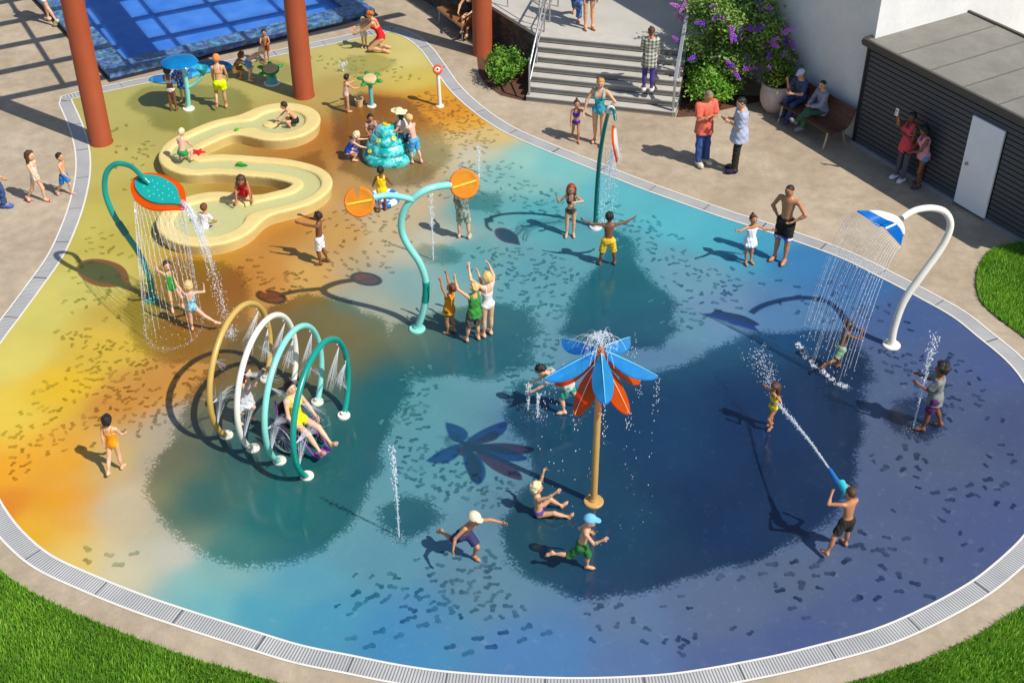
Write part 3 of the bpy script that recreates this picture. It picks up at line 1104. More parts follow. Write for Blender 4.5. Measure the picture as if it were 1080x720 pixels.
gx, gy = np.arange(x0, x1, cell), np.arange(y0, y1, cell)
XX, YY = np.meshgrid(gx, gy, indexing='ij')
pp = np.stack([XX.ravel(), YY.ravel()], 1)
keep = inside_poly(pp, offset_loop(pad, 0.16))
nx_, ny_ = XX.shape
km = keep.reshape(nx_, ny_)
ii = np.arange(nx_ * ny_).reshape(nx_, ny_)
qm = km[:-1, :-1] & km[1:, :-1] & km[1:, 1:] & km[:-1, 1:]
quads = np.stack([ii[:-1, :-1][qm], ii[1:, :-1][qm], ii[1:, 1:][qm], ii[:-1, 1:][qm]], 1)
used = np.unique(quads)
remap = -np.ones(nx_ * ny_, np.int64)
remap[used] = np.arange(len(used))
pv = pp[used]
me = mesh_np('splash_pad', np.c_[pv, np.zeros(len(pv))], remap[quads], smooth=False)
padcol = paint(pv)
pw = pv + np.stack([wobble(pv, 3.0, 3.3), wobble(pv, 3.1, 8.1)], 1) * 0.16
wet = np.zeros(len(pv))
wamt = np.zeros(len(pv))
for W_, s_ in zip(WETX, WETS):
    sd_ = poly_sd(pw, W_)
    soft = np.clip(sd_ / 0.75 + 0.5, 0, 1)
    m_ = soft > wet
    wamt = np.where(soft > 0.02, np.maximum(wamt, s_ * np.clip(soft * 1.5, 0, 1)), wamt)
    wet = np.maximum(wet, soft)
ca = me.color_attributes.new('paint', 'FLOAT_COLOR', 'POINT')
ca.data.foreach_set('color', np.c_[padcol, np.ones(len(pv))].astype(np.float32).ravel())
wa = me.attributes.new('wet', 'FLOAT', 'POINT')
wa.data.foreach_set('value', wet.astype(np.float32))
wb_ = me.attributes.new('wetness', 'FLOAT', 'POINT')
wb_.data.foreach_set('value', wamt.astype(np.float32))


def pad_material(name, always_wet=False):
    m, nt, b, out = new_mat(name)
    v = coord(nt)
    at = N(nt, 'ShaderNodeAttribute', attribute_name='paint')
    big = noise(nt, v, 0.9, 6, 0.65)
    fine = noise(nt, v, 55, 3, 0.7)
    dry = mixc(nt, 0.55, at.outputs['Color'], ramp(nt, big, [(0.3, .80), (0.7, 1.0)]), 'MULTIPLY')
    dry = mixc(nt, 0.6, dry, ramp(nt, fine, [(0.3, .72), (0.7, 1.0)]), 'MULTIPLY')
    scuff = noise(nt, v, 6.5, 7, 0.78, 0.6)
    dry = mixc(nt, ramp(nt, scuff, [(0.56, 0.0), (0.72, 0.14)]), dry, (0.42, 0.40, 0.36))
    g = N(nt, 'ShaderNodeGamma')
    g.inputs[1].default_value = 1.5
    nt.links.new(dry, g.inputs[0])
    wetc = mixc(nt, 1.0, g.outputs[0], (0.66, 0.86, 0.82), 'MULTIPLY')
    if always_wet:
        vary = ramp(nt, noise(nt, v, 2.6, 3), [(.32, .30), (.66, 1.0)])
        col = mixc(nt, vary, dry, wetc)
        nt.links.new(col, b.inputs['Base Color'])
        b.inputs['Roughness'].default_value = 0.3
        return m
    aw = N(nt, 'ShaderNodeAttribute', attribute_name='wet')
    am = N(nt, 'ShaderNodeAttribute', attribute_name='wetness')
    n1 = noise(nt, v, 2.6, 8, 0.72)
    n2 = noise(nt, v, 22, 3, 0.6)

    def math_(op, a, c):
        k = N(nt, 'ShaderNodeMath', operation=op)
        for i_, s_ in enumerate((a, c)):
            if isinstance(s_, (int, float)):
                k.inputs[i_].default_value = s_
            else:
                nt.links.new(s_, k.inputs[i_])
        return k.outputs[0]
    nn = math_('ADD', math_('MULTIPLY', math_('SUBTRACT', n1, 0.5), 0.75), math_('MULTIPLY', math_('SUBTRACT', n2, 0.5), 0.9))
    ed = math_('ADD', aw.outputs['Fac'], math_('MULTIPLY', nn, math_('MULTIPLY', math_('MULTIPLY', aw.outputs['Fac'], math_('SUBTRACT', 1.0, aw.outputs['Fac'])), 4.0)))
    f = ramp(nt, ed, [(0.46, 0.0), (0.56, 1.0)])
    f = math_('MULTIPLY', f, am.outputs['Fac'])
    col = mixc(nt, f, dry, wetc)
    nt.links.new(col, b.inputs['Base Color'])
    drift = noise(nt, v, 1.3, 4, 0.6)
    rwet = ramp(nt, drift, [(0.35, 0.06), (0.7, 0.22)])
    rr = N(nt, 'ShaderNodeMix')
    nt.links.new(f, rr.inputs[0])
    rr.inputs[2].default_value = 0.62
    nt.links.new(rwet, rr.inputs[3])
    nt.links.new(rr.outputs[0], b.inputs['Roughness'])
    b.inputs['Specular IOR Level'].default_value = 0.5
    bumpit(nt, b, noise(nt, v, 9, 4, 0.6), 0.10, 0.01)
    return m


me.materials.append(pad_material('painted_pad'))
pad_o = link_mesh('splash_pad', me)
tag(pad_o, 'splash pad floor painted in yellow, orange, turquoise and deep blue washes', 'splash pad', kind='structure')

# ---- wet footprints on the pad
FOOT = [(0, -1), (.27, -.93), (.38, -.66), (.30, -.25), (.30, .1), (.48, .5), (.42, .86), (.14, 1.04), (-.26, .92), (-.52, .6), (-.40, .22), (-.30, -.1), (-.36, -.5), (-.26, -.88)]
fp_v, fp_f, fp_c = [], [], []


def footprint(p, ang, L, flip):
    o = len(fp_v)
    ca_, sa_ = math.cos(ang), math.sin(ang)
    ctr = np.array(p)
    if not inside_poly(ctr[None], pad)[0]:
        return
    if any((p[0] - q[0]) ** 2 + (p[1] - q[1]) ** 2 < (.095) ** 2 for q in fp_c):
        return
    fp_c.append((p[0], p[1]))
    vs = []
    for (a, b_) in FOOT:
        a = a * flip * L * 0.60 * random.uniform(.8, 1.2)
        b_ = b_ * L * 0.5
        vs.append((p[0] + a * sa_ + b_ * ca_, p[1] - a * ca_ + b_ * sa_, 0.003 + len(fp_f) * 2e-6))
    fp_v.extend(vs)
    fp_f.append(tuple(range(o, o + len(FOOT))) if flip > 0 else tuple(range(o + len(FOOT) - 1, o - 1, -1)))


def track(pxs, n, stride=0.42):
    """a child's trail of prints along a line of pixels"""
    pts = np.array(catmull([G(*q)[:2] for q in pxs], 30))
    d = np.r_[0, np.cumsum(np.hypot(*np.diff(pts, axis=0).T))]
    for k in range(n):
        s = d[-1] * (k + 0.5) / n
        p = np.array([np.interp(s, d, pts[:, i]) for i in (0, 1)])
        q = np.array([np.interp(min(s + .1, d[-1]), d, pts[:, i]) for i in (0, 1)])
        a = math.atan2(q[1] - p[1], q[0] - p[0]) + random.uniform(-.25, .25)
        sd = 1 if k % 2 else -1
        footprint((p[0] + sd * .10 * math.sin(a), p[1] - sd * .10 * math.cos(a)), a, random.uniform(.14, .19), sd)


def scatter(poly, n):
    poly = np.array([G(*q)[:2] for q in poly])
    lo, hi = poly.min(0), poly.max(0)
    k = 0
    while k < n:
        p = rng.uniform(lo, hi)
        if inside_poly(p[None], poly)[0]:
            a = rng.uniform(0, 2 * PI)
            L = rng.uniform(.10, .155)
            footprint(p, a, L, 1)
            if rng.random() < .75:
                footprint((p[0] + .22 * math.sin(a) + .1 * math.cos(a), p[1] - .22 * math.cos(a) + .1 * math.sin(a)), a + rng.uniform(-.3, .3), L, -1)
            k += 1


for poly, n in (([(900, 380), (1060, 400), (1080, 480), (1040, 580), (930, 600), (915, 480)], 11), ([(600, 640), (760, 615), (900, 600), (900, 640), (760, 680), (600, 690)], 8), ([(330, 600), (440, 580), (450, 660), (340, 650)], 5), ([(40, 400), (100, 375), (180, 385), (210, 410), (170, 450), (120, 470), (60, 480), (10, 500), (5, 460)], 62), ([(95, 240), (130, 235), (140, 300), (130, 340), (80, 345), (60, 330)], 12), ([(60, 350), (130, 355), (170, 395), (100, 400)], 18),
                ([(440, 95), (480, 105), (530, 150), (500, 160), (450, 150), (430, 130)], 62), ([(420, 170), (510, 160), (560, 185), (540, 215), (470, 210), (420, 200)], 26), ([(340, 225), (420, 215), (440, 260), (400, 290), (330, 290)], 24),
                ([(500, 200), (560, 190), (610, 205), (600, 225), (540, 245), (510, 230)], 18), ([(500, 260), (590, 260), (610, 300), (590, 345), (560, 330), (510, 300)], 48), ([(640, 210), (690, 230), (740, 270), (720, 290), (690, 300), (665, 265)], 20), ([(690, 290), (760, 280), (790, 310), (740, 345), (700, 350)], 18),
                ([(555, 350), (600, 355), (580, 400), (545, 430), (520, 430), (540, 390)], 16), ([(430, 380), (460, 410), (440, 470), (500, 490), (540, 510), (520, 540), (440, 520), (420, 500), (415, 450)], 44), ([(450, 580), (520, 590), (560, 640), (520, 660), (450, 640)], 26),
                ([(920, 370), (1000, 360), (1060, 420), (1000, 430), (940, 410)], 14), ([(800, 320), (900, 310), (960, 340), (900, 345)], 10), ([(320, 60), (420, 60), (450, 90), (400, 85)], 12), ([(120, 130), (160, 150), (150, 200), (110, 200)], 8), ([(245, 270), (330, 285), (320, 310), (250, 300)], 10), ([(170, 370), (210, 385), (250, 400), (200, 420)], 8)):
    scatter(poly, int(n * 2.1))
for pxs, n in (([(360, 650), (376, 632), (420, 610)], 6), ([(364, 680), (400, 672), (440, 655), (480, 640)], 8), ([(470, 690), (500, 680), (545, 670), (580, 660)], 8), ([(640, 672), (628, 658), (650, 632), (670, 630)], 5), ([(760, 615), (790, 600), (830, 600), (860, 590)], 8), ([(850, 625), (860, 605), (880, 590), (920, 575), (960, 560)], 8), ([(930, 620), (940, 600), (900, 560)], 6), ([(905, 640), (935, 618), (990, 625)], 6), ([(935, 500), (960, 480), (960, 460)], 6), ([(985, 525), (1010, 520), (1040, 512), (1058, 505)], 8), ([(870, 320), (880, 300), (900, 300)], 4), ([(80, 580), (110, 590), (150, 588)], 5), ([(900, 375), (930, 392), (960, 400), (1000, 372)], 8), ([(820, 630), (870, 612), (884, 610)], 5), ([(525, 455), (590, 430), (610, 415)], 5), ([(760, 270), (800, 295), (850, 300)], 6)):
    track(pxs, n)
fm = mesh_np('wet_footprints', fp_v, fp_f, pad_material('wet_print', True), smooth=False)
fcol = paint(np.array(fp_v)[:, :2])
fa_ = fm.color_attributes.new('paint', 'FLOAT_COLOR', 'POINT')
fa_.data.foreach_set('color', np.c_[fcol, np.ones(len(fcol))].astype(np.float32).ravel())
tag(link_mesh('wet_footprints', fm), 'dark wet barefoot prints scattered over the painted splash pad', 'footprints', kind='stuff')

# ---- drain channel round the pad
B0, B1, B2, B3 = pad, offset_loop(pad, 0.035), offset_loop(pad, 0.30), offset_loop(pad, 0.335)


def strip(name, A, B, z, m_, zb=None):
    n = len(A)
    L = np.r_[0, np.cumsum(np.hypot(*np.diff(np.r_[A, A[:1]], axis=0).T))]
    vs = np.concatenate([np.c_[A, np.full(n, z)], np.c_[B, np.full(n, z)]])
    fs = np.array([(i, (i + 1) % n, (i + 1) % n + n, i + n) for i in range(n)])[:, ::-1]
    me_ = mesh_np(name, vs, fs, m_, smooth=False)
    uv = me_.uv_layers.new(name='along')
    fu = []
    for i in range(n):
        fu += [(L[i], 1), (L[i + 1], 1), (L[i + 1], 0), (L[i], 0)]
    # order of the loops follows the reversed quad
    fu = []
    for i in range(n):
        fu += [(L[i], 1), (L[i + 1], 1), (L[i + 1], 0), (L[i], 0)]
    uv.data.foreach_set('uv', np.array(fu, np.float32).ravel())
    return link_mesh(name, me_)


kerb_white = mat('drain_kerb_white', '#d9d5cc', 0.6, 0.06, 5)
gm, nt, b, out = new_mat('drain_grating')
uvn = N(nt, 'ShaderNodeUVMap', uv_map='along')
sx = nt.nodes.new('ShaderNodeSeparateXYZ')
nt.links.new(uvn.outputs[0], sx.inputs[0])


def nmath(nt, op, a, c=None):
    k = N(nt, 'ShaderNodeMath', operation=op)
    for i_, s_ in enumerate((a, c)):
        if s_ is None:
            continue
        if isinstance(s_, (int, float)):
            k.inputs[i_].default_value = s_
        else:
            nt.links.new(s_, k.inputs[i_])
    return k.outputs[0]


fr1 = nmath(nt, 'FRACT', nmath(nt, 'MULTIPLY', sx.outputs[0], 1 / 0.043))
slot = nmath(nt, 'LESS_THAN', fr1, 0.38)
jn = nmath(nt, 'LESS_THAN', nmath(nt, 'FRACT', nmath(nt, 'MULTIPLY', sx.outputs[0], 1 / 1.3)), 0.02)
nz = noise(nt, coord(nt), 1.1, 3)
gc = ramp(nt, nz, [(0.3, hexl('#a9a8a6')), (0.7, hexl('#c3c1bd'))])
gc = mixc(nt, slot, gc, hexl('#77777a'))
gc = mixc(nt, jn, gc, hexl('#5c5c5e'))
nt.links.new(gc, b.inputs['Base Color'])
b.inputs['Roughness'].default_value = 0.45
bumpit(nt, b, nmath(nt, 'SUBTRACT', 1.0, slot), 0.4, 0.01)
tag(strip('drain_inner_kerb', B0, B1, 0.010, kerb_white), 'thin white kerb line along the inner side of the drain round the splash pad', 'kerb', kind='structure')
tag(strip('drain_grating', B1, B2, 0.007, gm), 'grey slotted drain grating that runs round the splash pad', 'drain', kind='structure')
tag(strip('drain_outer_kerb', B2, B3, 0.013, kerb_white), 'thin white kerb line along the outer side of the drain round the splash pad', 'kerb', kind='structure')

# ---- paved deck with a hole for the pad
dm, nt, b, out = new_mat('deck_concrete')
v = coord(nt)
n1, n2, n3 = noise(nt, v, 0.55, 6, 0.65, 0.4), noise(nt, v, 3.2, 6, 0.7), noise(nt, v, 45, 3, 0.7)
c = ramp(nt, n1, [(0.25, hexl('#a39178')), (0.5, hexl('#b3a189')), (0.75, hexl('#c0af98'))])
c = mixc(nt, 0.75, c, ramp(nt, n2, [(0.3, .66), (0.62, 1.0)]), 'MULTIPLY')
c = mixc(nt, 0.45, c, ramp(nt, n3, [(0.3, .75), (0.6, 1.0)]), 'MULTIPLY')
st = noise(nt, v, 1.7, 7, 0.75, 1.2)
c = mixc(nt, ramp(nt, st, [(0.60, 0.0), (0.68, 0.35)]), c, hexl('#c3b7a3'))
nt.links.new(c, b.inputs['Base Color'])
b.inputs['Roughness'].default_value = 0.8
bumpit(nt, b, n3, 0.15, 0.01)


def sheet(name, outer, holes, z, m_):
    bm = bmesh.new()
    es = []
    for lp in [outer] + holes:
        vs = [bm.verts.new((float(p[0]), float(p[1]), z)) for p in lp]
        es += [bm.edges.new((vs[i], vs[(i + 1) % len(vs)])) for i in range(len(vs))]
    bmesh.ops.triangle_fill(bm, use_beauty=True, use_dissolve=False, edges=es)
    for f in bm.faces:
        if f.normal.z < 0:
            f.normal_flip()
    me_ = bpy.data.meshes.new(name)
    bm.to_mesh(me_)
    bm.free()
    me_.materials.append(m_)
    return link_mesh(name, me_)


big = [(-300, -200), (300, -200), (300, 400), (-300, 400)]
tag(sheet('ground', big, [B3], 0.006, dm), 'beige concrete deck round the splash pad', 'ground', kind='structure')

# ---- lawns: soil sheet and a mat of blades
LAWNS = [[(-70, 555), (-30, 584), (0, 603), (25, 620), (62, 640), (100, 656), (135, 670), (200, 694), (265, 712), (300, 722), (350, 740), (420, 770), (420, 850), (-90, 850)],
         [(1180, 560), (1120, 612), (1080, 640), (1055, 655), (1022, 675), (985, 692), (950, 705), (907, 718), (870, 730), (820, 760), (820, 850), (1200, 850)],
         [(1150, 236), (1110, 244), (1080, 255), (1045, 265), (1034, 277), (1029, 292), (1032, 315), (1047, 332), (1080, 357), (1110, 382), (1160, 420), (1260, 440), (1300, 300)]]
gr, nt, b, out = new_mat('grass_blade')
at = N(nt, 'ShaderNodeAttribute', attribute_name='tone')
gcol = ramp(nt, at.outputs['Fac'], [(0.0, hexl('#467812')), (0.45, hexl('#6fa824')), (0.8, hexl('#98c83c')), (1.0, hexl('#c4d268'))])
nt.links.new(gcol, b.inputs['Base Color'])
b.inputs['Roughness'].default_value = 0.55
tl = nt.nodes.new('ShaderNodeBsdfTranslucent')
nt.links.new(gcol, tl.inputs[0])
mx = nt.nodes.new('ShaderNodeMixShader')
mx.inputs[0].default_value = 0.3
nt.links.new(b.outputs[0], mx.inputs[1])
nt.links.new(tl.outputs[0], mx.inputs[2])
nt.links.new(mx.outputs[0], out.inputs[0])
soil = mat('lawn_soil', '#4c6b1e', 0.9, 0.4, 8)
where = ['in the lower left corner', 'in the lower right corner', 'by the right edge beside the shed']
for L_, wh in zip(LAWNS, where):
    lp = np.array(catmull([G(*q)[:2] for q in L_], 4, closed=True))
    tag(sheet('lawn_soil', lp, [], 0.022, soil), 'soil under the lawn ' + wh, 'soil', kind='structure')
    lo, hi = lp.min(0), lp.max(0)
    ar = abs(0.5 * np.sum(lp[:, 0] * np.roll(lp[:, 1], -1) - np.roll(lp[:, 0], -1) * lp[:, 1]))
    n = int(min(120000, ar * 6500 * (hi - lo).prod() / ar))
    p = rng.uniform(lo, hi, (n, 2))
    p = p[inside_poly(p, lp)]
    n = len(p)
    clump = wobble(p, 3.0, 2.0) * .5 + wobble(p, 9.0, 4.0) * .5
    h_ = rng.uniform(.05, .105, n) * (1 + .25 * clump)
    a = rng.uniform(0, 2 * PI, n)
    w_ = rng.uniform(.005, .009, n)
    bend = rng.uniform(.01, .055, n)
    ba = wobble(p, 2.0, 6.0) * 2.5 + rng.normal(0, .9, n)
    base = np.c_[p, np.full(n, .02)]
    sv = np.c_[np.cos(a) * w_, np.sin(a) * w_, np.zeros(n)]
    bd = np.c_[np.cos(ba) * bend, np.sin(ba) * bend, np.zeros(n)]
    up_ = np.c_[np.zeros((n, 2)), h_]
    vs = np.stack([base - sv, base + sv, base + up_ * .6 + bd * .4 + sv * .7, base + up_ * .6 + bd * .4 - sv * .7, base + up_ + bd], 1).reshape(-1, 3)
    o = np.arange(n)[:, None] * 5
    f4 = np.concatenate([o + [0, 1, 2], o + [0, 2, 3], o + [3, 2, 4]])
    gme = mesh_np('lawn_grass', vs, f4, gr, smooth=False)
    ga = gme.attributes.new('tone', 'FLOAT', 'POINT')
    tone = np.clip(rng.normal(.45, .2, n) + .26 * clump + .16 * wobble(p, 1.1, 9.0), 0, 1)
    ga.data.foreach_set('value', np.repeat(tone, 5).astype(np.float32))
    tag(link_mesh('lawn_grass', gme), 'short green grass of the lawn ' + wh, 'grass', kind='stuff')

# ------------------------------------------------------------------ pool
wall_grey = mat('pool_side_dark', '#23262c', 0.6, 0.3, 6)
mos, nt, b, out = new_mat('pool_mosaic')
v = coord(nt)
vo = N(nt, 'ShaderNodeTexVoronoi')
vo.inputs['Scale'].default_value = 12
nt.links.new(v, vo.inputs['Vector'])
vcol = ramp(nt, noise(nt, v, 5, 5, 0.7), [(0.35, hexl('#2a4363')), (0.5, hexl('#456a94')), (0.68, hexl('#7797b8'))])
vcol = mixc(nt, 0.5, vcol, vo.outputs['Color'], 'SOFT_LIGHT')
nt.links.new(vcol, b.inputs['Base Color'])
b.inputs['Roughness'].default_value = 0.3
pf = G(117, 86)                  # near left corner
pe = G(396, 17)                  # near right corner
EP = nrm(pe - pf)
EPn = np.array([-EP[1], EP[0], 0])
PL, PD = float(np.linalg.norm(pe - pf)), 9.0


def pool_pt(a, d, z=0):
    return pf + EP * a + EPn * d + UP * z


root = empty('swimming_pool', pool_pt(PL / 2, PD / 2))
tag(root, 'bright blue rectangular swimming pool with a mosaic rim under the pergola', 'pool')
inv = lambda p: (p[0] - root.location.x, p[1] - root.location.y)
cw = 0.62
mb = MB()
mside = MB()
for a0, a1, d0, d1 in ((0, PL, 0, cw), (0, PL, PD - cw, PD), (0, cw, cw, PD - cw), (PL - cw, PL, cw, PD - cw)):
    q = [inv(pool_pt(*x)) for x in ((a0, d0), (a1, d0), (a1, d1), (a0, d1))]
    mb.prism(q, 0.06, 0.19)
mb.build('mosaic_rim', mos, root, smooth=False, bevel=0.012)
q = [inv(pool_pt(*x)) for x in ((-.05, -.05), (PL + .05, -.05), (PL + .05, PD + .05), (-.05, PD + .05))]
mside.prism(q, 0.0, 0.055)
mside.build('plinth', wall_grey, root, smooth=False)
bot, nt, b, out = new_mat('pool_bottom')
nz = noise(nt, coord(nt), 1.3, 4)
nt.links.new(ramp(nt, nz, [(0.3, hexl('#5590dc')), (0.7, hexl('#7fb0ea'))]), b.inputs['Base Color'])
b.inputs['Roughness'].default_value = 0.5
bo = MB()
q = [inv(pool_pt(*x)) for x in ((cw, cw), (PL - cw, cw), (PL - cw, PD - cw), (cw, PD - cw))]
bo.add([(x, y, .065) for x, y in q], [(0, 1, 2, 3)])
bo.build('basin_floor', bot, root, smooth=False)
wm, nt, b, out = new_mat('pool_water')
b.inputs['Base Color'].default_value = hexl('#1f5fc0') + (1,)
b.inputs['Roughness'].default_value = 0.05
bumpit(nt, b, noise(nt, coord(nt), 5, 3), 0.10, 0.05)
tr = nt.nodes.new('ShaderNodeBsdfTransparent')
tr.inputs[0].default_value = (.74, .88, 1, 1)
mx = nt.nodes.new('ShaderNodeMixShader')
mx.inputs[0].default_value = 0.75
nt.links.new(b.outputs[0], mx.inputs[1])
nt.links.new(tr.outputs[0], mx.inputs[2])
nt.links.new(mx.outputs[0], out.inputs[0])
wt = MB()
wt.add([(x, y, .165) for x, y in q], [(0, 1, 2, 3)])
wt.build('pool_water', wm, root, smooth=False)

# ------------------------------------------------------------------ pergola with red columns
red = mat('column_red', '#9a4624', 0.55, 0.10, 1.2, bump=0.05, bscale=20)
steel_dark = mat('pergola_beam', '#4a4038', 0.5, 0.1, 3)
PH = 4.25
root = empty('pergola', G(321, 104))
tag(root, 'large pergola of slatted beams on three thick rust red columns beside the pool', 'pergola')
rl = np.array(root.location)
for bx_, w_ in (((107, 150), .0), ((320.5, 101), 0), ((509, 57), 0)):
    p = G(*bx_) - rl
    mb = MB()
    mb.lathe([(0.262, 0), (0.262, 0.02), (0.245, 0.05), (0.24, PH - .1), (0.24, PH)], 40, (p[0], p[1], 0))
    mb.build('column', red, root)
c1 = G(107, 150)
u1, v1 = c1 @ EU, c1 @ EV


def uv_pt(u, v_, z):
    return EU * u + EV * v_ + UP * z - np.array([rl[0], rl[1], 0])


U0, U1, V0, V1 = u1 - 9, u1 + 10.6, v1 - 0.0, v1 + 14
mb = MB()
k = 0
vv = V0
while vv <= V1:
    mb.bar(uv_pt(U0, vv, PH + .12), uv_pt(U1, vv, PH + .12), 0.14, 0.22)
    vv += 1.5
mb.build('beam', steel_dark, root, smooth=False)
mb = MB()
for uu in np.arange(U0, U1 + .01, 1.53):
    mb.bar(uv_pt(uu, V0 - .1, PH + .31), uv_pt(uu, V1, PH + .31), 0.09, 0.12)
mb.build('rafter', steel_dark, root, smooth=False)
mb = MB()
for uu in (u1 + 3.9, u1 + 9.4):
    mb.bar(uv_pt(uu, V0, PH + .50), uv_pt(uu, V1, PH + .50), 0.75, 0.2)
mb.build('girder', steel_dark, root, smooth=False)

# ------------------------------------------------------------------ upper terrace, stairs, walls, buildings
stone_step = mat('step_stone', '#b6b1a7', 0.8, 0.10, 3, bump=0.2, bscale=60)
stone_riser = mat('step_riser', '#8b8780', 0.85, 0.12, 3)
plaza_m = mat('terrace_paving', '#b3aea4', 0.8, 0.10, 1.2, bump=0.1)
TZ = 1.05
bl, br = G(555, 107), G(712, 124)
SE = nrm(br - bl)
SN = np.array([-SE[1], SE[0], 0])
SW = float(np.linalg.norm(br - bl))
NST, RUN = 7, 1.62
root = empty('stone_staircase', (bl + br) / 2)
tag(root, 'wide grey stone staircase of seven steps up to the terrace', 'staircase')
sl_ = np.array(root.location)
rz_ = TZ / NST
for i in range(NST):
    mb = MB()
    d0, d1 = RUN * i / NST, RUN + 0.02
    quad = [bl + SN * d0, br + SN * d0, br + SN * d1, bl + SN * d1]
    mb.prism([(p[0] - sl_[0], p[1] - sl_[1]) for p in quad], rz_ * i + (0.001 if i else 0), rz_ * (i + 1) - 0.035)
    mb.build('riser', stone_riser, root, smooth=False)
    mb = MB()
    d0 -= 0.025
    d1 = RUN * (i + 1) / NST - (0.026 if i < NST - 1 else -0.3)
    quad = [bl + SN * d0, br + SN * d0, br + SN * d1, bl + SN * d1]
    mb.prism([(p[0] - sl_[0], p[1] - sl_[1]) for p in quad], rz_ * (i + 1) - 0.034, rz_ * (i + 1) + (0 if i < NST - 1 else .003))
    mb.build('tread', stone_step, root, smooth=False, bevel=0.008)
tl_, tr_ = bl + SN * RUN, br + SN * RUN
# building lines
K = G(904, 149)
WD = np.array([math.cos(R(121)), math.sin(R(121)), 0])      # along the grey wall, away
BN = np.array([math.cos(R(211)), math.sin(R(211)), 0])      # out of the grey wall
wl_end = K + WD * 3.1
RW = np.array([math.cos(R(123)), math.sin(R(123)), 0])
rw0 = tl_ + SE * 0.02
rw1 = rw0 + RW * 12
terr = [tl_ + SN * .05, tr_ + SN * .05, tr_ + SE * 1.25 + SN * .05, K + WD * 4.6 - BN * .0, K + WD * 4.6 - BN * 8, rw1 + EU * 25, rw1]
mb = MB()
mb.prism([(p[0], p[1]) for p in terr], 0.008, TZ)
tp_ = mb.build('upper_terrace', plaza_m, None, smooth=False)
tag(tp_, 'pale paved terrace above the stairs', 'terrace', kind='structure')
# dark stone retaining wall
dsm, nt, b, out = new_mat('dark_stone_wall')
v = coord(nt)
mp = N(nt, 'ShaderNodeMapping')
mp.inputs['Scale'].default_value = (1, 1, 2.6)
nt.links.new(v, mp.inputs[0])
vo = N(nt, 'ShaderNodeTexVoronoi')
vo.inputs['Scale'].default_value = 4.5
nt.links.new(mp.outputs[0], vo.inputs['Vector'])
cc = ramp(nt, noise(nt, v, 4, 5, .7), [(0.3, hexl('#3b3734')), (0.7, hexl('#6b655f'))])
cc = mixc(nt, 0.7, cc, ramp(nt, vo.outputs['Distance'], [(0.1, 1.0), (0.6, .35)]), 'MULTIPLY')
nt.links.new(cc, b.inputs['Base Color'])
b.inputs['Roughness'].default_value = 0.9
bumpit(nt, b, vo.outputs['Distance'], 0.7, 0.06)
RWn = np.array([-RW[1], RW[0], 0])
if RWn @ np.array([-1, -1, 0]) < 0:
    RWn = -RWn
mb = MB()
q = [rw0, rw1, rw1 + RWn * .16, rw0 + RWn * .16]
mb.prism([(p[0], p[1]) for p in q][::-1], 0.0, TZ - .07)
w1 = mb.build('retaining_wall', dsm, None, smooth=False)
tag(w1, 'dark rough stone retaining wall left of the stairs', 'wall')
mb = MB()
q = [rw0 - RWn * .1, rw1 - RWn * .1, rw1 + RWn * .20, rw0 + RWn * .20]
mb.prism([(p[0], p[1]) for p in q][::-1], TZ - .069, TZ + .02)
mb.build('coping', stone_step, w1, smooth=False, bevel=.01)
mb = MB()
q = [tr_ + SE * .0 - SN * .0, tr_ + SE * 1.3, tr_ + SE * 1.3 - SN * .15, tr_ - SN * .15 + SE * .02]
mb.prism([(p[0], p[1]) for p in q], 0.0, TZ - .012)
tag(mb.build('retaining_wall', dsm, None, smooth=False), 'dark stone retaining wall behind the flowering shrub right of the stairs', 'wall')

# big plastered building
pl, nt, b, out = new_mat('plaster_white')
v = coord(nt)
cc = ramp(nt, noise(nt, v, 0.8, 7, .7), [(0.3, hexl('#d2d2d2')), (0.6, hexl('#e2e0dc'))])
cc = mixc(nt, .5, cc, ramp(nt, noise(nt, v, 9, 5, .75), [(0.3, .86), (0.6, 1.0)]), 'MULTIPLY')
nt.links.new(cc, b.inputs['Base Color'])
b.inputs['Roughness'].default_value = 0.85
bumpit(nt, b, noise(nt, v, 30, 4), 0.25, 0.01)
BH = 5.2
root = empty('plastered_building', K)
tag(root, 'pale plastered building behind the bench and the shed', 'building')
ex = -BN
fp = [K * 0, WD * 9, WD * 9 + ex * 11, ex * 11]
mb = MB()
mb.prism([(p[0], p[1]) for p in fp][::-1], 0, BH)
mb.build('wall', pl, root, smooth=False)
o_ = .08
fp2 = [BN * o_ - WD * o_, WD * (9 + o_) + BN * o_, WD * (9 + o_) + ex * 11.1, ex * 11.1 - WD * o_]
mb = MB()
mb.prism([(p[0], p[1]) for p in fp2][::-1], BH + .002, BH + .12)
mb.build('roof', mat('building_roof', '#6e6a64', .85, .1, 2), root, smooth=False)

# dark clad shed
clad = mat('shed_cladding', '#43464b', 0.5, 0.10, 2, bump=.05)
trim = mat('shed_trim', '#45413d', 0.5, 0.08, 3)
trim_d = mat('shed_corner', '#17191c', 0.5, 0.08, 3)
felt, nt, b, out = new_mat('roof_felt')
v = coord(nt)
cc = ramp(nt, noise(nt, v, 1.3, 6, .7), [(0.3, hexl('#75726a')), (0.7, hexl('#8d897f'))])
cc = mixc(nt, .7, cc, ramp(nt, noise(nt, v, 60, 3, .8), [(0.35, .6), (0.6, 1.0)]), 'MULTIPLY')
nt.links.new(cc, b.inputs['Base Color'])
b.inputs['Roughness'].default_value = 0.9
bumpit(nt, b, noise(nt, v, 80, 3), .4, .01)
SD, SL_, SH = 2.95, 6.2, 2.42
FD = -WD                                     # along the front, to the right and nearer
S0 = K + BN * 0.12 - WD * 0.02
root = empty('storage_shed', S0)
tag(root, 'dark clad storage shed with felt roof and white door', 'shed')
mb = MB()
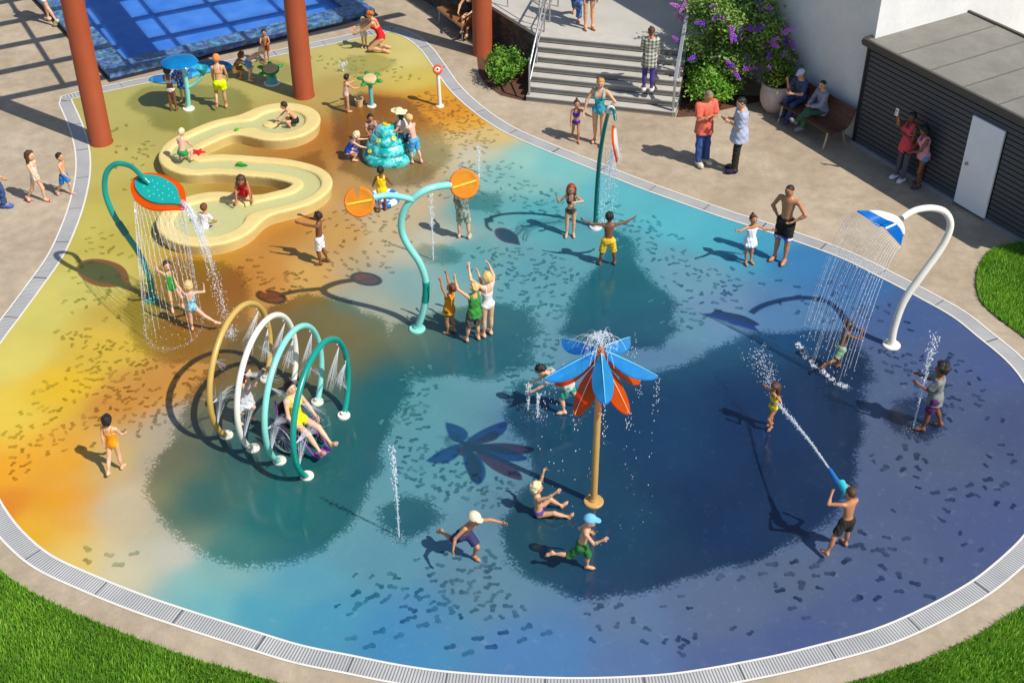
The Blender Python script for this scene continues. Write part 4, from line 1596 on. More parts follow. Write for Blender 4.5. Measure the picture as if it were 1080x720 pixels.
q = [np.zeros(3), FD * SL_, FD * SL_ + ex * SD, ex * SD]
mb.prism([(p[0], p[1]) for p in q], .06, SH - .05)
mb.build('core', mat('shed_gap', '#0b0c0d', .8, .1, 3), root, smooth=False)  # near-black core: shade of the gaps between boards put into its colour
# lapped boards, each tilted a little
mb = MB()
DX0, DX1, DH = 3.04, 3.86, 1.98
nb = 20
bh = (SH - .16) / nb
for i in range(nb):
    z0 = .10 + i * bh
    segs = [(0.06, SL_)] if z0 > DH + .03 else [(0.06, DX0 - .03), (DX1 + .03, SL_)]
    for a0, a1 in segs:
        pts = []
        for a in (a0, a1):
            for off, z in ((0.0, z0), (.030, z0), (.026, z0 + bh - .028), (0.0, z0 + bh - .022)):
                p = FD * a + BN * off
                pts.append((p[0], p[1], z))
        mb.add(pts, [(0, 1, 2, 3), (7, 6, 5, 4), (0, 4, 5, 1), (1, 5, 6, 2), (2, 6, 7, 3), (3, 7, 4, 0)])
mb.build('cladding', clad, root, smooth=False)
mb = MB()
p0, p1 = FD * 0.0 + BN * .03, FD * 0.0 + BN * .03
mb.bar(FD * .02 + BN * .02 + UP * .04, FD * .02 + BN * .02 + UP * (SH - .05), .09, .09)
mb.build('corner_post', trim_d, root, smooth=False)
mb = MB()
mb.bar(FD * -.02 + BN * .06 + UP * .045, FD * (DX0 - .02) + BN * .06 + UP * .045, .08, .08)
mb.bar(FD * (DX1 + .02) + BN * .06 + UP * .045, FD * SL_ + BN * .06 + UP * .045, .08, .08)
mb.build('base_strip', mat('shed_base', '#8b8a8c', .8, .1, 4), root, smooth=False)
dr = MB()
dr.bar(FD * DX0 + BN * .055 + UP * (DH / 2 + .05), FD * DX1 + BN * .055 + UP * (DH / 2 + .05), .05, DH - .02)
door = dr.build('door', mat('door_white', '#e9eaee', .5, .05, 3), root, smooth=False, bevel=.006)
hb = MB()
hp = FD * (DX0 + .12) + BN * .10 + UP * 1.0
hb.ball(hp, .035, 10, 6)
hb.bar(hp, hp - BN * .06, .02, .02)
hb.build('handle', mat('handle_steel', '#9a9a9a', .3, .05, 3, metal=.8), door)
# roof: felt in strips, rim boards
zr = SH
rq = [BN * .14 - FD * .14, FD * (SL_ + .1) + BN * .14, FD * (SL_ + .1) + ex * (SD + .0), ex * (SD + .0) - FD * .14]
mb = MB()
mb.prism([(p[0], p[1]) for p in rq], SH - .06, SH)
rf = mb.build('roof', trim, root, smooth=False)
mb = MB()
nS = 7
for i in range(nS):
    a0, a1 = -.08 + (SL_ + .1) * i / nS, -.08 + (SL_ + .1) * (i + 1) / nS + (.05 if i < nS - 1 else 0)
    q = [FD * a0 + BN * .06, FD * a1 + BN * .06, FD * a1 + ex * (SD - .08), FD * a0 + ex * (SD - .08)]
    z0, z1 = SH + .006, SH + .014
    mb.add([(q[0][0], q[0][1], z1), (q[1][0], q[1][1], z0), (q[2][0], q[2][1], z0), (q[3][0], q[3][1], z1), (q[0][0], q[0][1], z0 - .004), (q[3][0], q[3][1], z0 - .004)], [(0, 1, 2, 3), (4, 0, 3, 5)])
mb.build('felt', felt, rf, smooth=False)
mb = MB()
for i in range(1, nS):
    a0 = -.08 + (SL_ + .1) * i / nS
    mb.bar(FD * a0 + BN * .05 + UP * (SH + .012), FD * a0 + ex * (SD - .09) + UP * (SH + .012), .035, .012)
mb.build('felt_seams', mat('felt_seam', '#5d5a53', .9, .2, 8), rf, smooth=False)
for a, c_, nm in ((-FD * .11 + BN * .11, FD * (SL_ + .1) + BN * .11, 'front'), (-FD * .11 + BN * .06, -FD * .11 + ex * SD, 'side'), (ex * (SD - .05) - FD * .06, ex * (SD - .05) + FD * (SL_ + .1), 'back')):
    mb = MB()
    mb.bar(a + UP * (SH - .02), c_ + UP * (SH - .02), .075, .15)
    mb.build('rim_board', trim, rf, smooth=False, bevel=.006)
# ------------------------------------------------------------------ water play fixtures
teal = mat('paint_teal', '#0f8f80', 0.28, 0.06, 3)
teal_dk = mat('paint_dark_teal', '#0b6b66', 0.3, 0.06, 3)
mint = mat('paint_mint', '#85d2c6', 0.28, 0.06, 3)
white_p = mat('paint_white', '#e6e1d3', 0.3, 0.05, 3)
tan_p = mat('paint_tan', '#c4a154', 0.3, 0.08, 3)
yel_p = mat('paint_pole_yellow', '#c39a58', 0.32, 0.08, 3)
flange_m = mat('flange_steel', '#c9cbc9', 0.4, 0.06, 3)
orange_p = mat('paint_orange', '#e3500f', 0.3, 0.06, 3)
SUNV = np.array(TO_SUN)


def flange(p, r, parent, m_, h=.035):
    mb = MB()
    mb.lathe([(r, 0), (r, h * .6), (r * .92, h), (r * .45, h), (r * .42, h * 2.2)], 22, p)
    f = mb.build('base_flange', m_, parent)


def on_ray(px, py, y):
    """point on the line of sight at ground distance y"""
    d = c_f * FPX + c_r * (px - 540) - c_u * (py - 360)
    return CAM + d * (y / d[1])


# ---- four spray arches
hoop_dir = np.array([math.cos(R(74)), math.sin(R(74)), 0])
HOOPS = []
for (a, b_), m_, lab in zip(((239, 459), (267, 473), (295, 486), (324, 502)), (tan_p, white_p, mint, teal), ('tan spray arch, the one farthest from the wheelchair', 'white spray arch between the tan arch and the mint arch', 'mint green spray arch between the white arch and the dark teal arch', 'dark teal spray arch beside the wheelchair, nearest to the camera')):
    A = G(a, b_)
    L, hc = .765, .78
    Rr = math.hypot(L, hc)
    mid = A + hoop_dir * L
    root = empty('spray_arch', mid)
    tag(root, lab, 'spray arch', 'row of four spray arches')
    a0 = math.asin(hc / Rr)
    pts = [hoop_dir * Rr * math.cos(t) + UP * (hc + Rr * math.sin(t)) for t in np.linspace(PI + a0, -a0, 64)]
    pts[0][2], pts[-1][2] = .01, .01
    mb = MB()
    mb.tube(pts, .048, 14)
    mb.build('pipe', m_, root)
    flange(-hoop_dir * L, .108, root, white_p)
    flange(hoop_dir * L, .108, root, white_p)
    for t in np.linspace(.15, PI - .15, 6):
        q = hoop_dir * Rr * math.cos(t) + UP * (hc + Rr * math.sin(t))
        d = -(hoop_dir * math.cos(t) + UP * math.sin(t))
        nz_ = MB()
        nz_.tube([q + d * .04, q + d * .07], .012, 6)
        nz_.build('nozzle', flange_m, root)
    HOOPS.append((mid, Rr, hc, m_))

# ---- leaf sprinkler, left
B_ = G(160, 316)
root = empty('leaf_sprinkler', B_)
tag(root, 'tall teal leaf sprinkler with orange leaf rim curving over the left of the pad', 'sprinkler')
yb = B_[1]
pp_ = [(160, 316, 0), (158, 295, .02), (147, 268, .06), (133, 247, .12), (119, 225, .2), (111, 203, .3), (112, 183, .36), (122, 173, .38), (137, 175, .30), (152, 186, .15), (163, 197, -.02)]
pts = [on_ray(a, c_, yb + dy) for a, c_, dy in pp_]
pts[0][2] = 0
STEM_L = pts


def leaf_outline(L, Wd, n=44, tip=.10):
    def w(x):
        return math.sqrt(max(0, 1 - x * x)) if x < 0 else max(0.0, 1 - x) ** .8 * (1 + .8 * x)
    up_ = []
    for i in range(n // 2 + 1):
        x = -math.cos(PI * i / (n // 2))
        up_.append((x * L / 2 + (tip * L * ((x - .8) / .2) ** 1.3 if x > .8 else 0), w(x) * Wd / 2))
    return up_ + [(x, -y) for x, y in up_[-2:0:-1]]


tip_w = on_ray(195, 219, yb - .63)
back_w = on_ray(141, 186, yb + .1)
ctr = (tip_w + back_w) / 2
ax_ = nrm(tip_w - back_w)
side_ = nrm(np.cross(UP, ax_))
nup = nrm(np.cross(ax_, side_))
# roll so that more of the top side shows
roll = R(12)
side_, nup = side_ * math.cos(roll) + nup * math.sin(roll), nup * math.cos(roll) - side_ * math.sin(roll)
LEN = float(np.linalg.norm(tip_w - back_w)) * .92


def leaf_slab(name, outl, thick, zoff, m_, parent, dome=.06, frame=None):
    ctr_, ax2, sd2, nu2 = frame
    vs, fs = [], []
    n = len(outl)
    rings = [1.0, .75, .45, .15]
    for s_ in (1, -1):
        for r_ in rings:
            for (x, y) in outl:
                z = zoff + s_ * thick / 2 - dome * ((y * r_) / .5) ** 2
                p = ctr_ + ax2 * x * r_ + sd2 * y * r_ + nu2 * z
                vs.append(p)
    R4 = len(rings)
    for s_ in range(2):
        o = s_ * R4 * n
        for i in range(R4 - 1):
            for k in range(n):
                k2 = (k + 1) % n
                q = (o + i * n + k, o + i * n + k2, o + (i + 1) * n + k2, o + (i + 1) * n + k)
                fs.append(q if s_ == 0 else q[::-1])
        q = tuple(o + (R4 - 1) * n + k for k in range(n))
        fs.append(q if s_ == 0 else q[::-1])
    for k in range(n):
        k2 = (k + 1) % n
        fs.append((k, k2, R4 * n + k2, R4 * n + k)[::-1])
    mb_ = MB()
    mb_.add(vs, fs)
    return mb_.build(name, m_, parent)


orange_cl = clear_plastic('leaf_orange_plastic', '#ff7d14', .55)
rlo = np.array(root.location)
fr_leaf = (ctr - rlo, ax_, side_, nup)
leaf_slab('leaf_rim', leaf_outline(LEN, .78), .03, 0, orange_cl, root, frame=fr_leaf)
inn = leaf_slab('leaf_plate', [(x * .84 - LEN * .02, y * .68) for x, y in leaf_outline(LEN, .80)], .05, .03, mat('leaf_teal', '#129a92', .3, .06, 4), root, frame=fr_leaf)
hb = MB()
for x in np.linspace(-.35, .35, 7):
    for y in np.linspace(-.22, .22, 5):
        if (x / .40) ** 2 + (y / .24) ** 2 < .9 and not (x > .15 and abs(y) > .12):
            p = ctr - rlo + ax_ * (x * LEN * .9 + rng.uniform(-.02, .02)) + side_ * (y + rng.uniform(-.02, .02)) + nup * (.058 - .06 * (y / .5) ** 2)
            hb.ball(p, .010, 6, 4)
hb.build('spray_holes', flange_m, inn)
stem_pts = STEM_L[:-2] + [ctr - ax_ * LEN * .34 + nup * .16, ctr - ax_ * LEN * .18 + nup * .07]
pts = [q - np.array(root.location) for q in catmull(stem_pts, 7)]
mb = MB()
mb.tube(pts, np.linspace(.060, .042, len(pts)), 14)
mb.build('stem', teal, root)
cb = MB()
k_ = len(pts) * 3 // 10
cb.tube(pts[k_:k_ + 5], .066, 14)
cb.build('collar', teal_dk, root)
flange(np.zeros(3), .13, root, teal)
LEAF = dict(ctr=ctr, ax=ax_, side=side_, n=nup, L=LEN, tip=tip_w)

# ---- forked sprinkler with orange slices
B_ = G(440, 347)
root = empty('fruit_sprinkler', B_)
tag(root, 'mint green forked sprinkler with two orange slice discs', 'sprinkler')
yb = B_[1]
rlo = np.array(root.location)
main = [on_ray(a, c_, yb + dy) for a, c_, dy in ((440, 346, 0), (447, 325, 0), (449.5, 300, .02), (443, 278, .03), (431, 260, .04), (424, 245, .05), (424, 228, .05), (432, 213, .06), (446, 202, .1), (460, 197, .2), (476, 195, .27))]
main[0][2] = 0
mp_ = [q - rlo for q in catmull(main, 7)]
mb = MB()
mb.tube(mp_, .062, 14)
mb.build('stem', mint, root)
br_ = [on_ray(a, c_, yb + dy) for a, c_, dy in ((436, 211, .06), (425, 208, -.02), (410, 206, -.12), (393, 208, -.25))]
mb = MB()
mb.tube([q - rlo for q in catmull(br_, 6)], .052, 14)
mb.build('branch', mint, root)
cb = MB()
i0 = 9
cb.tube(mp_[i0:i0 + 7], .068, 14)
cb.build('collar', teal, root)
flange(np.zeros(3), .15, root, mint)
slice_m = clear_plastic('orange_slice_plastic', '#ffc23a', .52, .1)
peel = mat('orange_peel', '#d97a10', .4, .1, 8)
seg_line = mat('orange_membrane', '#f4c23a', .4, .05, 8)


def fruit_slice(c_, nrm_, r, spin, parent, notch):
    n_ = nrm(nrm_)
    u_ = nrm(np.cross(UP, n_))
    w_ = np.cross(n_, u_)
    ca_, sa_ = math.cos(spin), math.sin(spin)
    u2, w2 = u_ * ca_ + w_ * sa_, -u_ * sa_ + w_ * ca_
    M = Matrix((V(u2), V(w2), V(n_))).transposed()
    mb = MB()
    pr_ = [(r * .98, -.03), (r, -.02), (r, .02), (r * .97, .035), (r * .86, .03), (r * .5, .036), (.01, .03)]
    if not notch:
        mb.lathe(pr_, 40, c_, M)
        d = mb.build('slice_disc', slice_m, parent)
    else:
        vs, fs = [], []
        ang = np.linspace(PI * .5 + .24, PI * 2.5 - .24, 37)
        top = []
        for z in (.03, -.03):
            vs.append(M @ Vector((0, r * .22, z)) + V(c_))
            for a in ang:
                vs.append(M @ Vector((r * math.cos(a), r * math.sin(a), z)) + V(c_))
        m1 = len(ang) + 1
        for k in range(1, m1 - 1):
            fs += [(0, k, k + 1), (m1, m1 + k + 1, m1 + k)]
        for k in range(0, m1):
            k2 = (k + 1) % m1
            fs.append((k2, k, m1 + k, m1 + k2))
        mb.add(vs, fs)
        d = mb.build('slice_disc', slice_m, parent)
    rm = MB()
    a0 = (PI * .5 + .24, PI * 2.5 - .24) if notch else (0, 2 * PI)
    ring = [M @ Vector((r * math.cos(a), r * math.sin(a), 0)) + V(c_) for a in np.linspace(a0[0], a0[1], 40)]
    rm.tube(ring if notch else ring[:-1], .034, 8, closed=not notch)
    rm.build('peel', peel, d)
    ln = MB()
    ln.bar(V(c_) + M @ Vector((-r * .95, 0, .040)), V(c_) + M @ Vector((r * .95, 0, .040)), .03, .014, V(n_))
    for a in ():
        if notch and .9 < a < 2.3:
            continue
        ln.bar(V(c_) + M @ Vector((.03 * math.cos(a), .03 * math.sin(a), .036)), V(c_) + M @ Vector((r * .9 * math.cos(a), r * .9 * math.sin(a), .036)), .008, .01, V(n_))
    ln.build('membrane', seg_line, d)


fruit_slice(on_ray(489.5, 194, yb + .30) - rlo, np.array([.25, -1, .55]), .225, R(10), root, False)
fruit_slice(on_ray(379, 213, yb - .30) - rlo, np.array([.1, -1, .55]), .225, R(8), root, True)

# ---- flower sprayer
B_ = G(626, 529)
root = empty('flower_sprayer', B_)
tag(root, 'giant flower sprayer with five blue petals over five orange petals on a yellow pole', 'sprayer')
FH_ = 2.78
mb = MB()
top = on_ray(633, 376, B_[1]) - B_
top = np.array([top[0] * .6, 0, FH_])
mb.tube([(0, 0, 0), top * .5, top], [.054, .051, .049], 18)
mb.build('pole', yel_p, root)
flange(np.zeros(3), .155, root, yel_p)
mb = MB()
mb.lathe([(.055, -.22), (.09, -.12), (.10, .0), (.08, .06), (.05, .09), (.045, .16), (.03, .17)], 20, top)
mb.build('hub', mat('hub_orange', '#b6591c', .35, .1, 5), root)
blue_cl = clear_plastic('petal_blue_plastic', '#4cc8f5', .62, .1)
or_cl = clear_plastic('petal_orange_plastic', '#ff7a18', .60, .1)
rib_b = mat('petal_rib_blue', '#79d3ea', .3, .05, 3)
rib_o = mat('petal_rib_orange', '#f6b58a', .3, .05, 3)


def petal(az, L, Wd, z, droop, m_, ribm):
    a = R(az)
    d = np.array([math.cos(a), math.sin(a), 0])
    s = np.array([-d[1], d[0], 0])
    NU, NV = 18, 4
    vs = []
    for sgn in (1, -1):
        for i in range(NU + 1):
            t = i / NU
            ctr_ = top + UP * z + d * (.07 + t * L) - UP * (droop * (t * .8 + .2 * t * t))
            wd = Wd / 2 * (math.sin(PI * (t ** .95)) ** .70 if 0 < t < 1 else 0.02) + .006
            for k in range(-NV, NV + 1):
                y = k / NV
                p = ctr_ + s * y * wd - UP * (.75 * abs(y) * wd) + UP * sgn * .011
                vs.append(p)
    W2 = 2 * NV + 1
    n1 = (NU + 1) * W2
    fs = []
    for i in range(NU):
        for k in range(W2 - 1):
            q = (i * W2 + k, i * W2 + k + 1, (i + 1) * W2 + k + 1, (i + 1) * W2 + k)
            fs.append(q[::-1])
            fs.append(tuple(x + n1 for x in q))
    bd = [k for k in range(W2)] + [i * W2 + W2 - 1 for i in range(1, NU + 1)] + [NU * W2 + k for k in range(W2 - 2, -1, -1)] + [i * W2 for i in range(NU - 1, 0, -1)]
    for i in range(len(bd)):
        a_, b_ = bd[i], bd[(i + 1) % len(bd)]
        fs.append((a_, b_, b_ + n1, a_ + n1))
    mb_ = MB()
    mb_.add(vs, fs)
    pe_ = mb_.build('petal', m_, root, sharp=12)
    rb = MB()
    mid = [np.array(vs[i * W2 + NV]) + UP * .004 for i in range(NU + 1)]
    rb.tube(mid, [.009 - .005 * i / NU for i in range(NU + 1)], 6)
    rb.build('rib', ribm, pe_)
    return np.array(vs[NU * W2 + NV])


PET = [petal(a, .76, .29, .10, .28, blue_cl, rib_b) for a in (-88, -16, 56, 128, 200)]
PET += [petal(a, .58, .28, -.08, .54, or_cl, rib_o) for a in (-52, 20, 92, 164, 236)]
PET = [p + B_ for p in PET]
FTOP = top + B_ + UP * .18

# ---- teal pole with hanging orange leaf, right
B_ = G(628, 240)
root = empty('leaf_sprinkler', B_)
tag(root, 'teal leaf sprinkler pole at the back rim with orange leaf hanging from its tip', 'sprinkler')
rlo = np.array(root.location)
line = [(628, 240, 0), (629, 215, 0), (630.5, 190, -.1), (633, 162, -.32), (637, 138, -.62), (641, 121, -.95), (644, 115, -1.25), (647.5, 118, -1.5), (649, 127, -1.62)]
pts = [on_ray(a, c_, B_[1] + dy) for a, c_, dy in line]
pts[0][2] = 0
pts = [q - rlo for q in catmull(pts, 6)]
mb = MB()
mb.tube(pts, np.linspace(.050, .028, len(pts)), 14)
mb.build('stem', teal_dk, root)
flange(np.zeros(3), .13, root, flange_m)
end = pts[-1]
c_l = on_ray(648.5, 150, B_[1] - 1.62) - rlo
ax2 = nrm(np.array([.10, -.55, -.85]))
sd2 = nrm(np.array([.20, .85, -.52]))
sd2 = nrm(sd2 - ax2 * (sd2 @ ax2))
nu2 = np.cross(ax2, sd2)
leaf_slab('leaf_rim', leaf_outline(.60, .46), .03, 0, orange_cl, root, frame=(c_l, ax2, sd2, nu2))
leaf_slab('leaf_plate', [(x * .82, y * .72) for x, y in leaf_outline(.60, .46)], .05, .02, mat('leaf_pale', '#d5d6d2', .3, .05, 3), root, frame=(c_l, ax2, sd2, nu2))
mb = MB()
mb.ball(on_ray(644, 116, B_[1] - 1.22) - rlo, .085, 12, 8)
mb.build('spray_head', mat('spray_head_white', '#cdd6d6', .3, .05, 4), root)
RLEAF = c_l + rlo

# ---- whale tail shower
B_ = G(940, 364)
root = empty('whale_tail_shower', B_)
tag(root, 'white hooked shower pole with blue and white whale tail at the right rim', 'shower')
rlo = np.array(root.location)
line = [(940, 363, 0), (943, 345, .02), (953, 318, .06), (970, 293, .12), (987, 270, .2), (998, 252, .26), (1002.5, 236, .3), (997, 224, .28), (984, 219.5, .15), (968, 221, -.05), (957, 226, -.20), (951, 230.5, -.33)]
pts = [on_ray(a, c_, B_[1] + dy) for a, c_, dy in line]
pts[0][2] = 0
pts = [q - rlo for q in catmull(pts, 7)]
mb = MB()
mb.tube(pts, np.linspace(.072, .05, len(pts)), 16)
mb.build('stem', white_p, root)
flange(np.zeros(3), .16, root, white_p)
# tail: curved sheets, white on top, blue rim along the trailing edge
blue_tail = clear_plastic('tail_blue_plastic', '#1a9fe0', .58, .15)


def loft(name, rows, thick, m_, parent, n=9):
    cs = [catmull(r_, n) for r_ in rows]
    m = len(cs[0])
    a, b_ = np.array(cs[0]), np.array(cs[-1])
    vs, fs = [], []
    k = len(cs)
    for sgn in (1, -1):
        for i in range(k):
            for q in range(m):
                t1 = cs[i][min(q + 1, m - 1)] - cs[i][max(q - 1, 0)]
                t2 = cs[min(i + 1, k - 1)][q] - cs[max(i - 1, 0)][q]
                nn = np.cross(t1, t2)
                nn = nrm(nn) if np.linalg.norm(nn) > 1e-9 else UP
                if nn[2] < 0:
                    nn = -nn
                vs.append(cs[i][q] + nn * sgn * thick / 2)
    n1 = k * m
    for i in range(k - 1):
        for q in range(m - 1):
            f_ = (i * m + q, i * m + q + 1, (i + 1) * m + q + 1, (i + 1) * m + q)
            fs += [f_, tuple(x + n1 for x in f_[::-1])]
    bd = list(range(m)) + [i * m + m - 1 for i in range(1, k)] + [(k - 1) * m + q for q in range(m - 2, -1, -1)] + [i * m for i in range(k - 2, 0, -1)]
    for i in range(len(bd)):
        x, y = bd[i], bd[(i + 1) % len(bd)]
        fs.append((x, y, y + n1, x + n1))
    mb_ = MB()
    mb_.add(vs, fs)
    return mb_.build(name, m_, parent)


def row(pxs, y0_, y1_):
    return [on_ray(a, c_, B_[1] + y0_ + (y1_ - y0_) * i / (len(pxs) - 1)) - rlo for i, (a, c_) in enumerate(pxs)]


rU = row([(917, 222.5), (930, 223.5), (944, 228), (950.5, 234), (953, 241), (953, 249)], -.30, -.62)
rM = row([(916, 223), (926, 228), (935, 232.5), (942.5, 235.5), (948.5, 240.5), (952.5, 247.5)], -.42, -.72)
rL = row([(904, 222.5), (915.5, 230.5), (925, 238), (931.5, 238.5), (941, 248.5), (950, 258.5)], -.46, -.80)
rB = row([(912, 221.5), (930, 223), (946, 228), (952.5, 234), (955.5, 243), (954.5, 252)], -.28, -.62)
loft('tail_plate', [rU, rM], .035, white_p, root)
loft('tail_rim', [rM, rL], .035, blue_tail, root)
TAIL = dict(A=rL[0] + rlo, N=rL[3] + rlo, B=rL[5] + rlo)

# ---- mushroom sprayer, top left
B_ = G(199, 115)
root = empty('mushroom_sprayer', B_)
tag(root, 'small mint sprayer with blue mushroom dome and side funnel', 'sprayer')
rlo = np.array(root.location)
pts = [on_ray(a, c_, B_[1] + dy) - rlo for a, c_, dy in ((199, 115, 0), (198, 100, 0), (196, 85, 0), (193, 72, -.02), (189, 64, -.04))]
pts[0][2] = 0
mb = MB()
mb.tube(catmull(pts, 5), .055, 12)
mb.build('stem', mint, root)
pts2 = [on_ray(a, c_, B_[1] + dy) - rlo for a, c_, dy in ((198, 93, 0), (206, 88, 0), (212, 82, 0), (214, 77, 0))]
mb = MB()
mb.tube(catmull(pts2, 5), .04, 10)
mb.build('branch', mint, root)
mb = MB()
mb.lathe([(.03, -.06), (.06, -.02), (.13, .10), (.14, .14), (.12, .135), (.05, .02)], 18, pts2[-1])
mb.build('funnel', mat('funnel_teal', '#1c9aa6', .3, .06, 4), root)
mb = MB()
mb.lathe([(.06, .0), (.36, -.05), (.42, -.06), (.40, -.03), (.30, .01), (.16, .04), (.02, .05)], 28, pts[-1] + UP * .03, wob=lambda a, z: 1 + .035 * math.cos(6 * a))
mb.build('dome', clear_plastic('dome_blue_plastic', '#1b9bd6', .35, .15), root)
flange(np.zeros(3), .14, root, white_p)

# ---- turtle stands
green_t = mat('turtle_green', '#1d8a38', .4, .1, 6)
shell_t = mat('turtle_shell', '#cdae7c', .5, .1, 8)


def turtle(base_px, h, r, lab, ang, pole):
    B_ = G(*base_px)
    root_ = empty('turtle_stand', B_)
    tag(root_, lab, 'turtle stand', 'green turtle water stands')
    mb_ = MB()
    mb_.lathe([(.05 if pole else .15, 0), (.05 if pole else .12, h * .45), (.05 if pole else .09, h - .05)], 16)
    mb_.build('post', mat('turtle_post', '#69b7b5', .3, .06, 4) if pole else mat('turtle_foot', '#4aa7b8', .35, .1, 5), root_)
    flange(np.zeros(3), .11 if pole else .2, root_, white_p, .025)
    tlt = Matrix.Rotation(R(14), 3, 'X')
    mb_ = MB()
    mb_.lathe([(.04, -.07), (r * .8, -.06), (r, -.02), (r, .015), (r * .9, .03), (.02, .03)], 24, (0, 0, h), tlt)
    bd = mb_.build('body', green_t, root_)
    mb_ = MB()
    mb_.lathe([(r * .86, .028), (r * .8, .05), (r * .5, .062), (.02, .068)], 24, (0, 0, h), tlt)
    mb_.build('shell', shell_t, root_)
    for k, a in enumerate((90, 150, 30, 215, -35)):
        a = R(a + ang)
        c_ = tlt @ Vector((math.cos(a) * r * 1.18, math.sin(a) * r * 1.18, 0)) + Vector((0, 0, h))
        mb_ = MB()
        mb_.ball(c_, .085 if k == 0 else .075, 12, 8, (1.25, .8, .5), Matrix.Rotation(a, 3, 'Z'))
        mb_.build('head' if k == 0 else 'flipper', green_t, root_)


turtle((287, 88), .36, .21, 'low green turtle stand with tan shell left of the middle red column', 70, False)
turtle((392, 112), .68, .19, 'green turtle stand with tan shell on a slim pale blue post', 20, True)

# ---- ring post
B_ = G(464, 112)
root = empty('ring_post', B_)
tag(root, 'thin white post with orange ring nozzle at the right edge of the yellow zone', 'sprayer')
mb = MB()
mb.tube([(0, 0, 0), (-.02, 0, .85)], .045, 12)
mb.build('post', white_p, root)
flange(np.zeros(3), .10, root, white_p, .025)
M = Matrix.Rotation(R(52), 3, 'X')
mb = MB()
ring = [M @ Vector((.085 * math.cos(a), .085 * math.sin(a), 0)) + Vector((-.02, 0, .92)) for a in np.linspace(0, 2 * PI, 28)[:-1]]
mb.tube(ring, .032, 10, closed=True)
mb.build('ring', orange_p, root)
mb = MB()
mb.lathe([(.058, -.02), (.058, .02), (.03, .03)], 16, (-.02, 0, .92), M)
rc_ = mb.build('ring_face', white_p, root)
mb = MB()
mb.lathe([(.026, .028), (.022, .045), (.005, .048)], 12, (-.02, 0, .92), M)
mb.build('nozzle', mat('nozzle_dark', '#2a3550', .3, .05, 3), root)

# ---- tiered fountain
B_ = G(410, 165)
root = empty('tiered_fountain', B_)
tag(root, 'turquoise tiered dome fountain with small yellow nozzles', 'fountain')
tf_m = mat('fountain_turquoise', '#1aa7a4', .16, .3, 7, bump=.6, bscale=16, pattern='blotch', col2='#69cfd0', pscale=6)
prof = [(.52, 0)]
tiers = [(0.60, 0.0, .22), (.50, .19, .23), (.385, .38, .21), (.27, .56, .18)]
for (r_, z0, hh_) in tiers:
    for t in np.linspace(0, 1, 7):
        prof.append((r_ * (.95 + .05 * math.sin(PI * t)) - .07 * t ** 2, z0 + hh_ * t))
prof += [(.16, .75), (.12, .78), (.02, .785)]
mb = MB()
mb.lathe(prof, 44, wob=lambda a, z: 1 + .018 * math.sin(5 * a + z * 8) + .012 * math.sin(11 * a))
mb.build('dome', tf_m, root)
yn = mat('nozzle_yellow', '#e6c313', .35, .08, 5)
for az_, z_, r_ in ((-100, .80, .0), (-120, .54, .32), (-140, .30, .47), (-60, .58, .30)):
    a = R(az_)
    mb = MB()
    big_ = 1.7 if r_ == 0 else 1
    mb.lathe([(.05 * big_, 0), (.055 * big_, .02), (.05 * big_, .035), (.022 * big_, .04), (.02 * big_, .02)], 14, (math.cos(a) * r_, math.sin(a) * r_, z_ - .02), Matrix.Rotation(R(40) if r_ else 0, 3, Vector((-math.sin(a), math.cos(a), 0))))
    mb.build('nozzle', yn, root)

# ---- S-shaped play channel with two basins: rounded solid, hollowed
sand = mat('channel_sand', '#d6c07f', .6, .07, 2.5, bump=.08, bscale=40)
ZC = .27
ctrl = [(293, 126), (262, 130), (238, 133), (214, 142), (192, 154), (189, 166), (204, 173), (230, 172), (262, 174), (295, 177), (322, 184), (329, 194), (316, 205), (292, 212), (262, 219), (238, 226), (222, 232)]
cl = np.array(catmull([G(a, c_, ZC)[:2] for a, c_ in ctrl], 10))
bowlA, bowlB = G(295, 127, ZC)[:2], G(221, 229, ZC)[:2]
hs = .035
lo = np.minimum(cl.min(0), np.minimum(bowlA, bowlB)) - 1.3
hi = np.maximum(cl.max(0), np.maximum(bowlA, bowlB)) + 1.3
nx2, ny2 = ((hi - lo) / hs).astype(int)
zg = np.arange(-.14, ZC + .14, hs)
X2, Y2 = np.meshgrid(lo[0] + hs * np.arange(nx2), lo[1] + hs * np.arange(ny2), indexing='ij')
P2 = np.stack([X2.ravel(), Y2.ravel()], 1)
dl = np.full(len(P2), 1e9)
for i in range(len(cl) - 1):
    a, b_ = cl[i], cl[i + 1]
    ba = b_ - a
    t = np.clip(((P2 - a) @ ba) / (ba @ ba), 0, 1)
    dl = np.minimum(dl, np.linalg.norm(P2 - a - t[:, None] * ba, axis=1))
dA, dB = np.linalg.norm(P2 - bowlA, axis=1), np.linalg.norm(P2 - bowlB, axis=1)
outer = smin(smin(dl - .43, dA - .92, .35), dB - 1.05, .35)
inner = smin(smin(dl - .17, dA - .56, .16), dB - .70, .16)
outer = outer.reshape(nx2, ny2, 1)
inner = inner.reshape(nx2, ny2, 1)
Z2 = zg.reshape(1, 1, -1)
flare = .05 * np.clip((ZC - Z2) / ZC, 0, 1)
so_ = np.maximum(outer + flare * .0 + .05 * (1 - np.clip(Z2 / ZC, 0, 1)), Z2 - ZC)
hh_ = np.maximum(.07 + np.minimum(0, 0), 0)
d_out = outer + .05 * (1 - np.clip(Z2 / ZC, 0, 1)) + .03
d_top = Z2 - (ZC - .03)
so_ = np.minimum(np.maximum(d_out, d_top), 0) + np.sqrt(np.maximum(d_out, 0) ** 2 + np.maximum(d_top, 0) ** 2) - .03
cut = np.maximum(inner, (ZC - .12) - Z2)
sol = smin(so_, so_, 0)
sol = -smin(-so_, cut, .05)
sol = np.maximum(sol, -Z2 - .10)
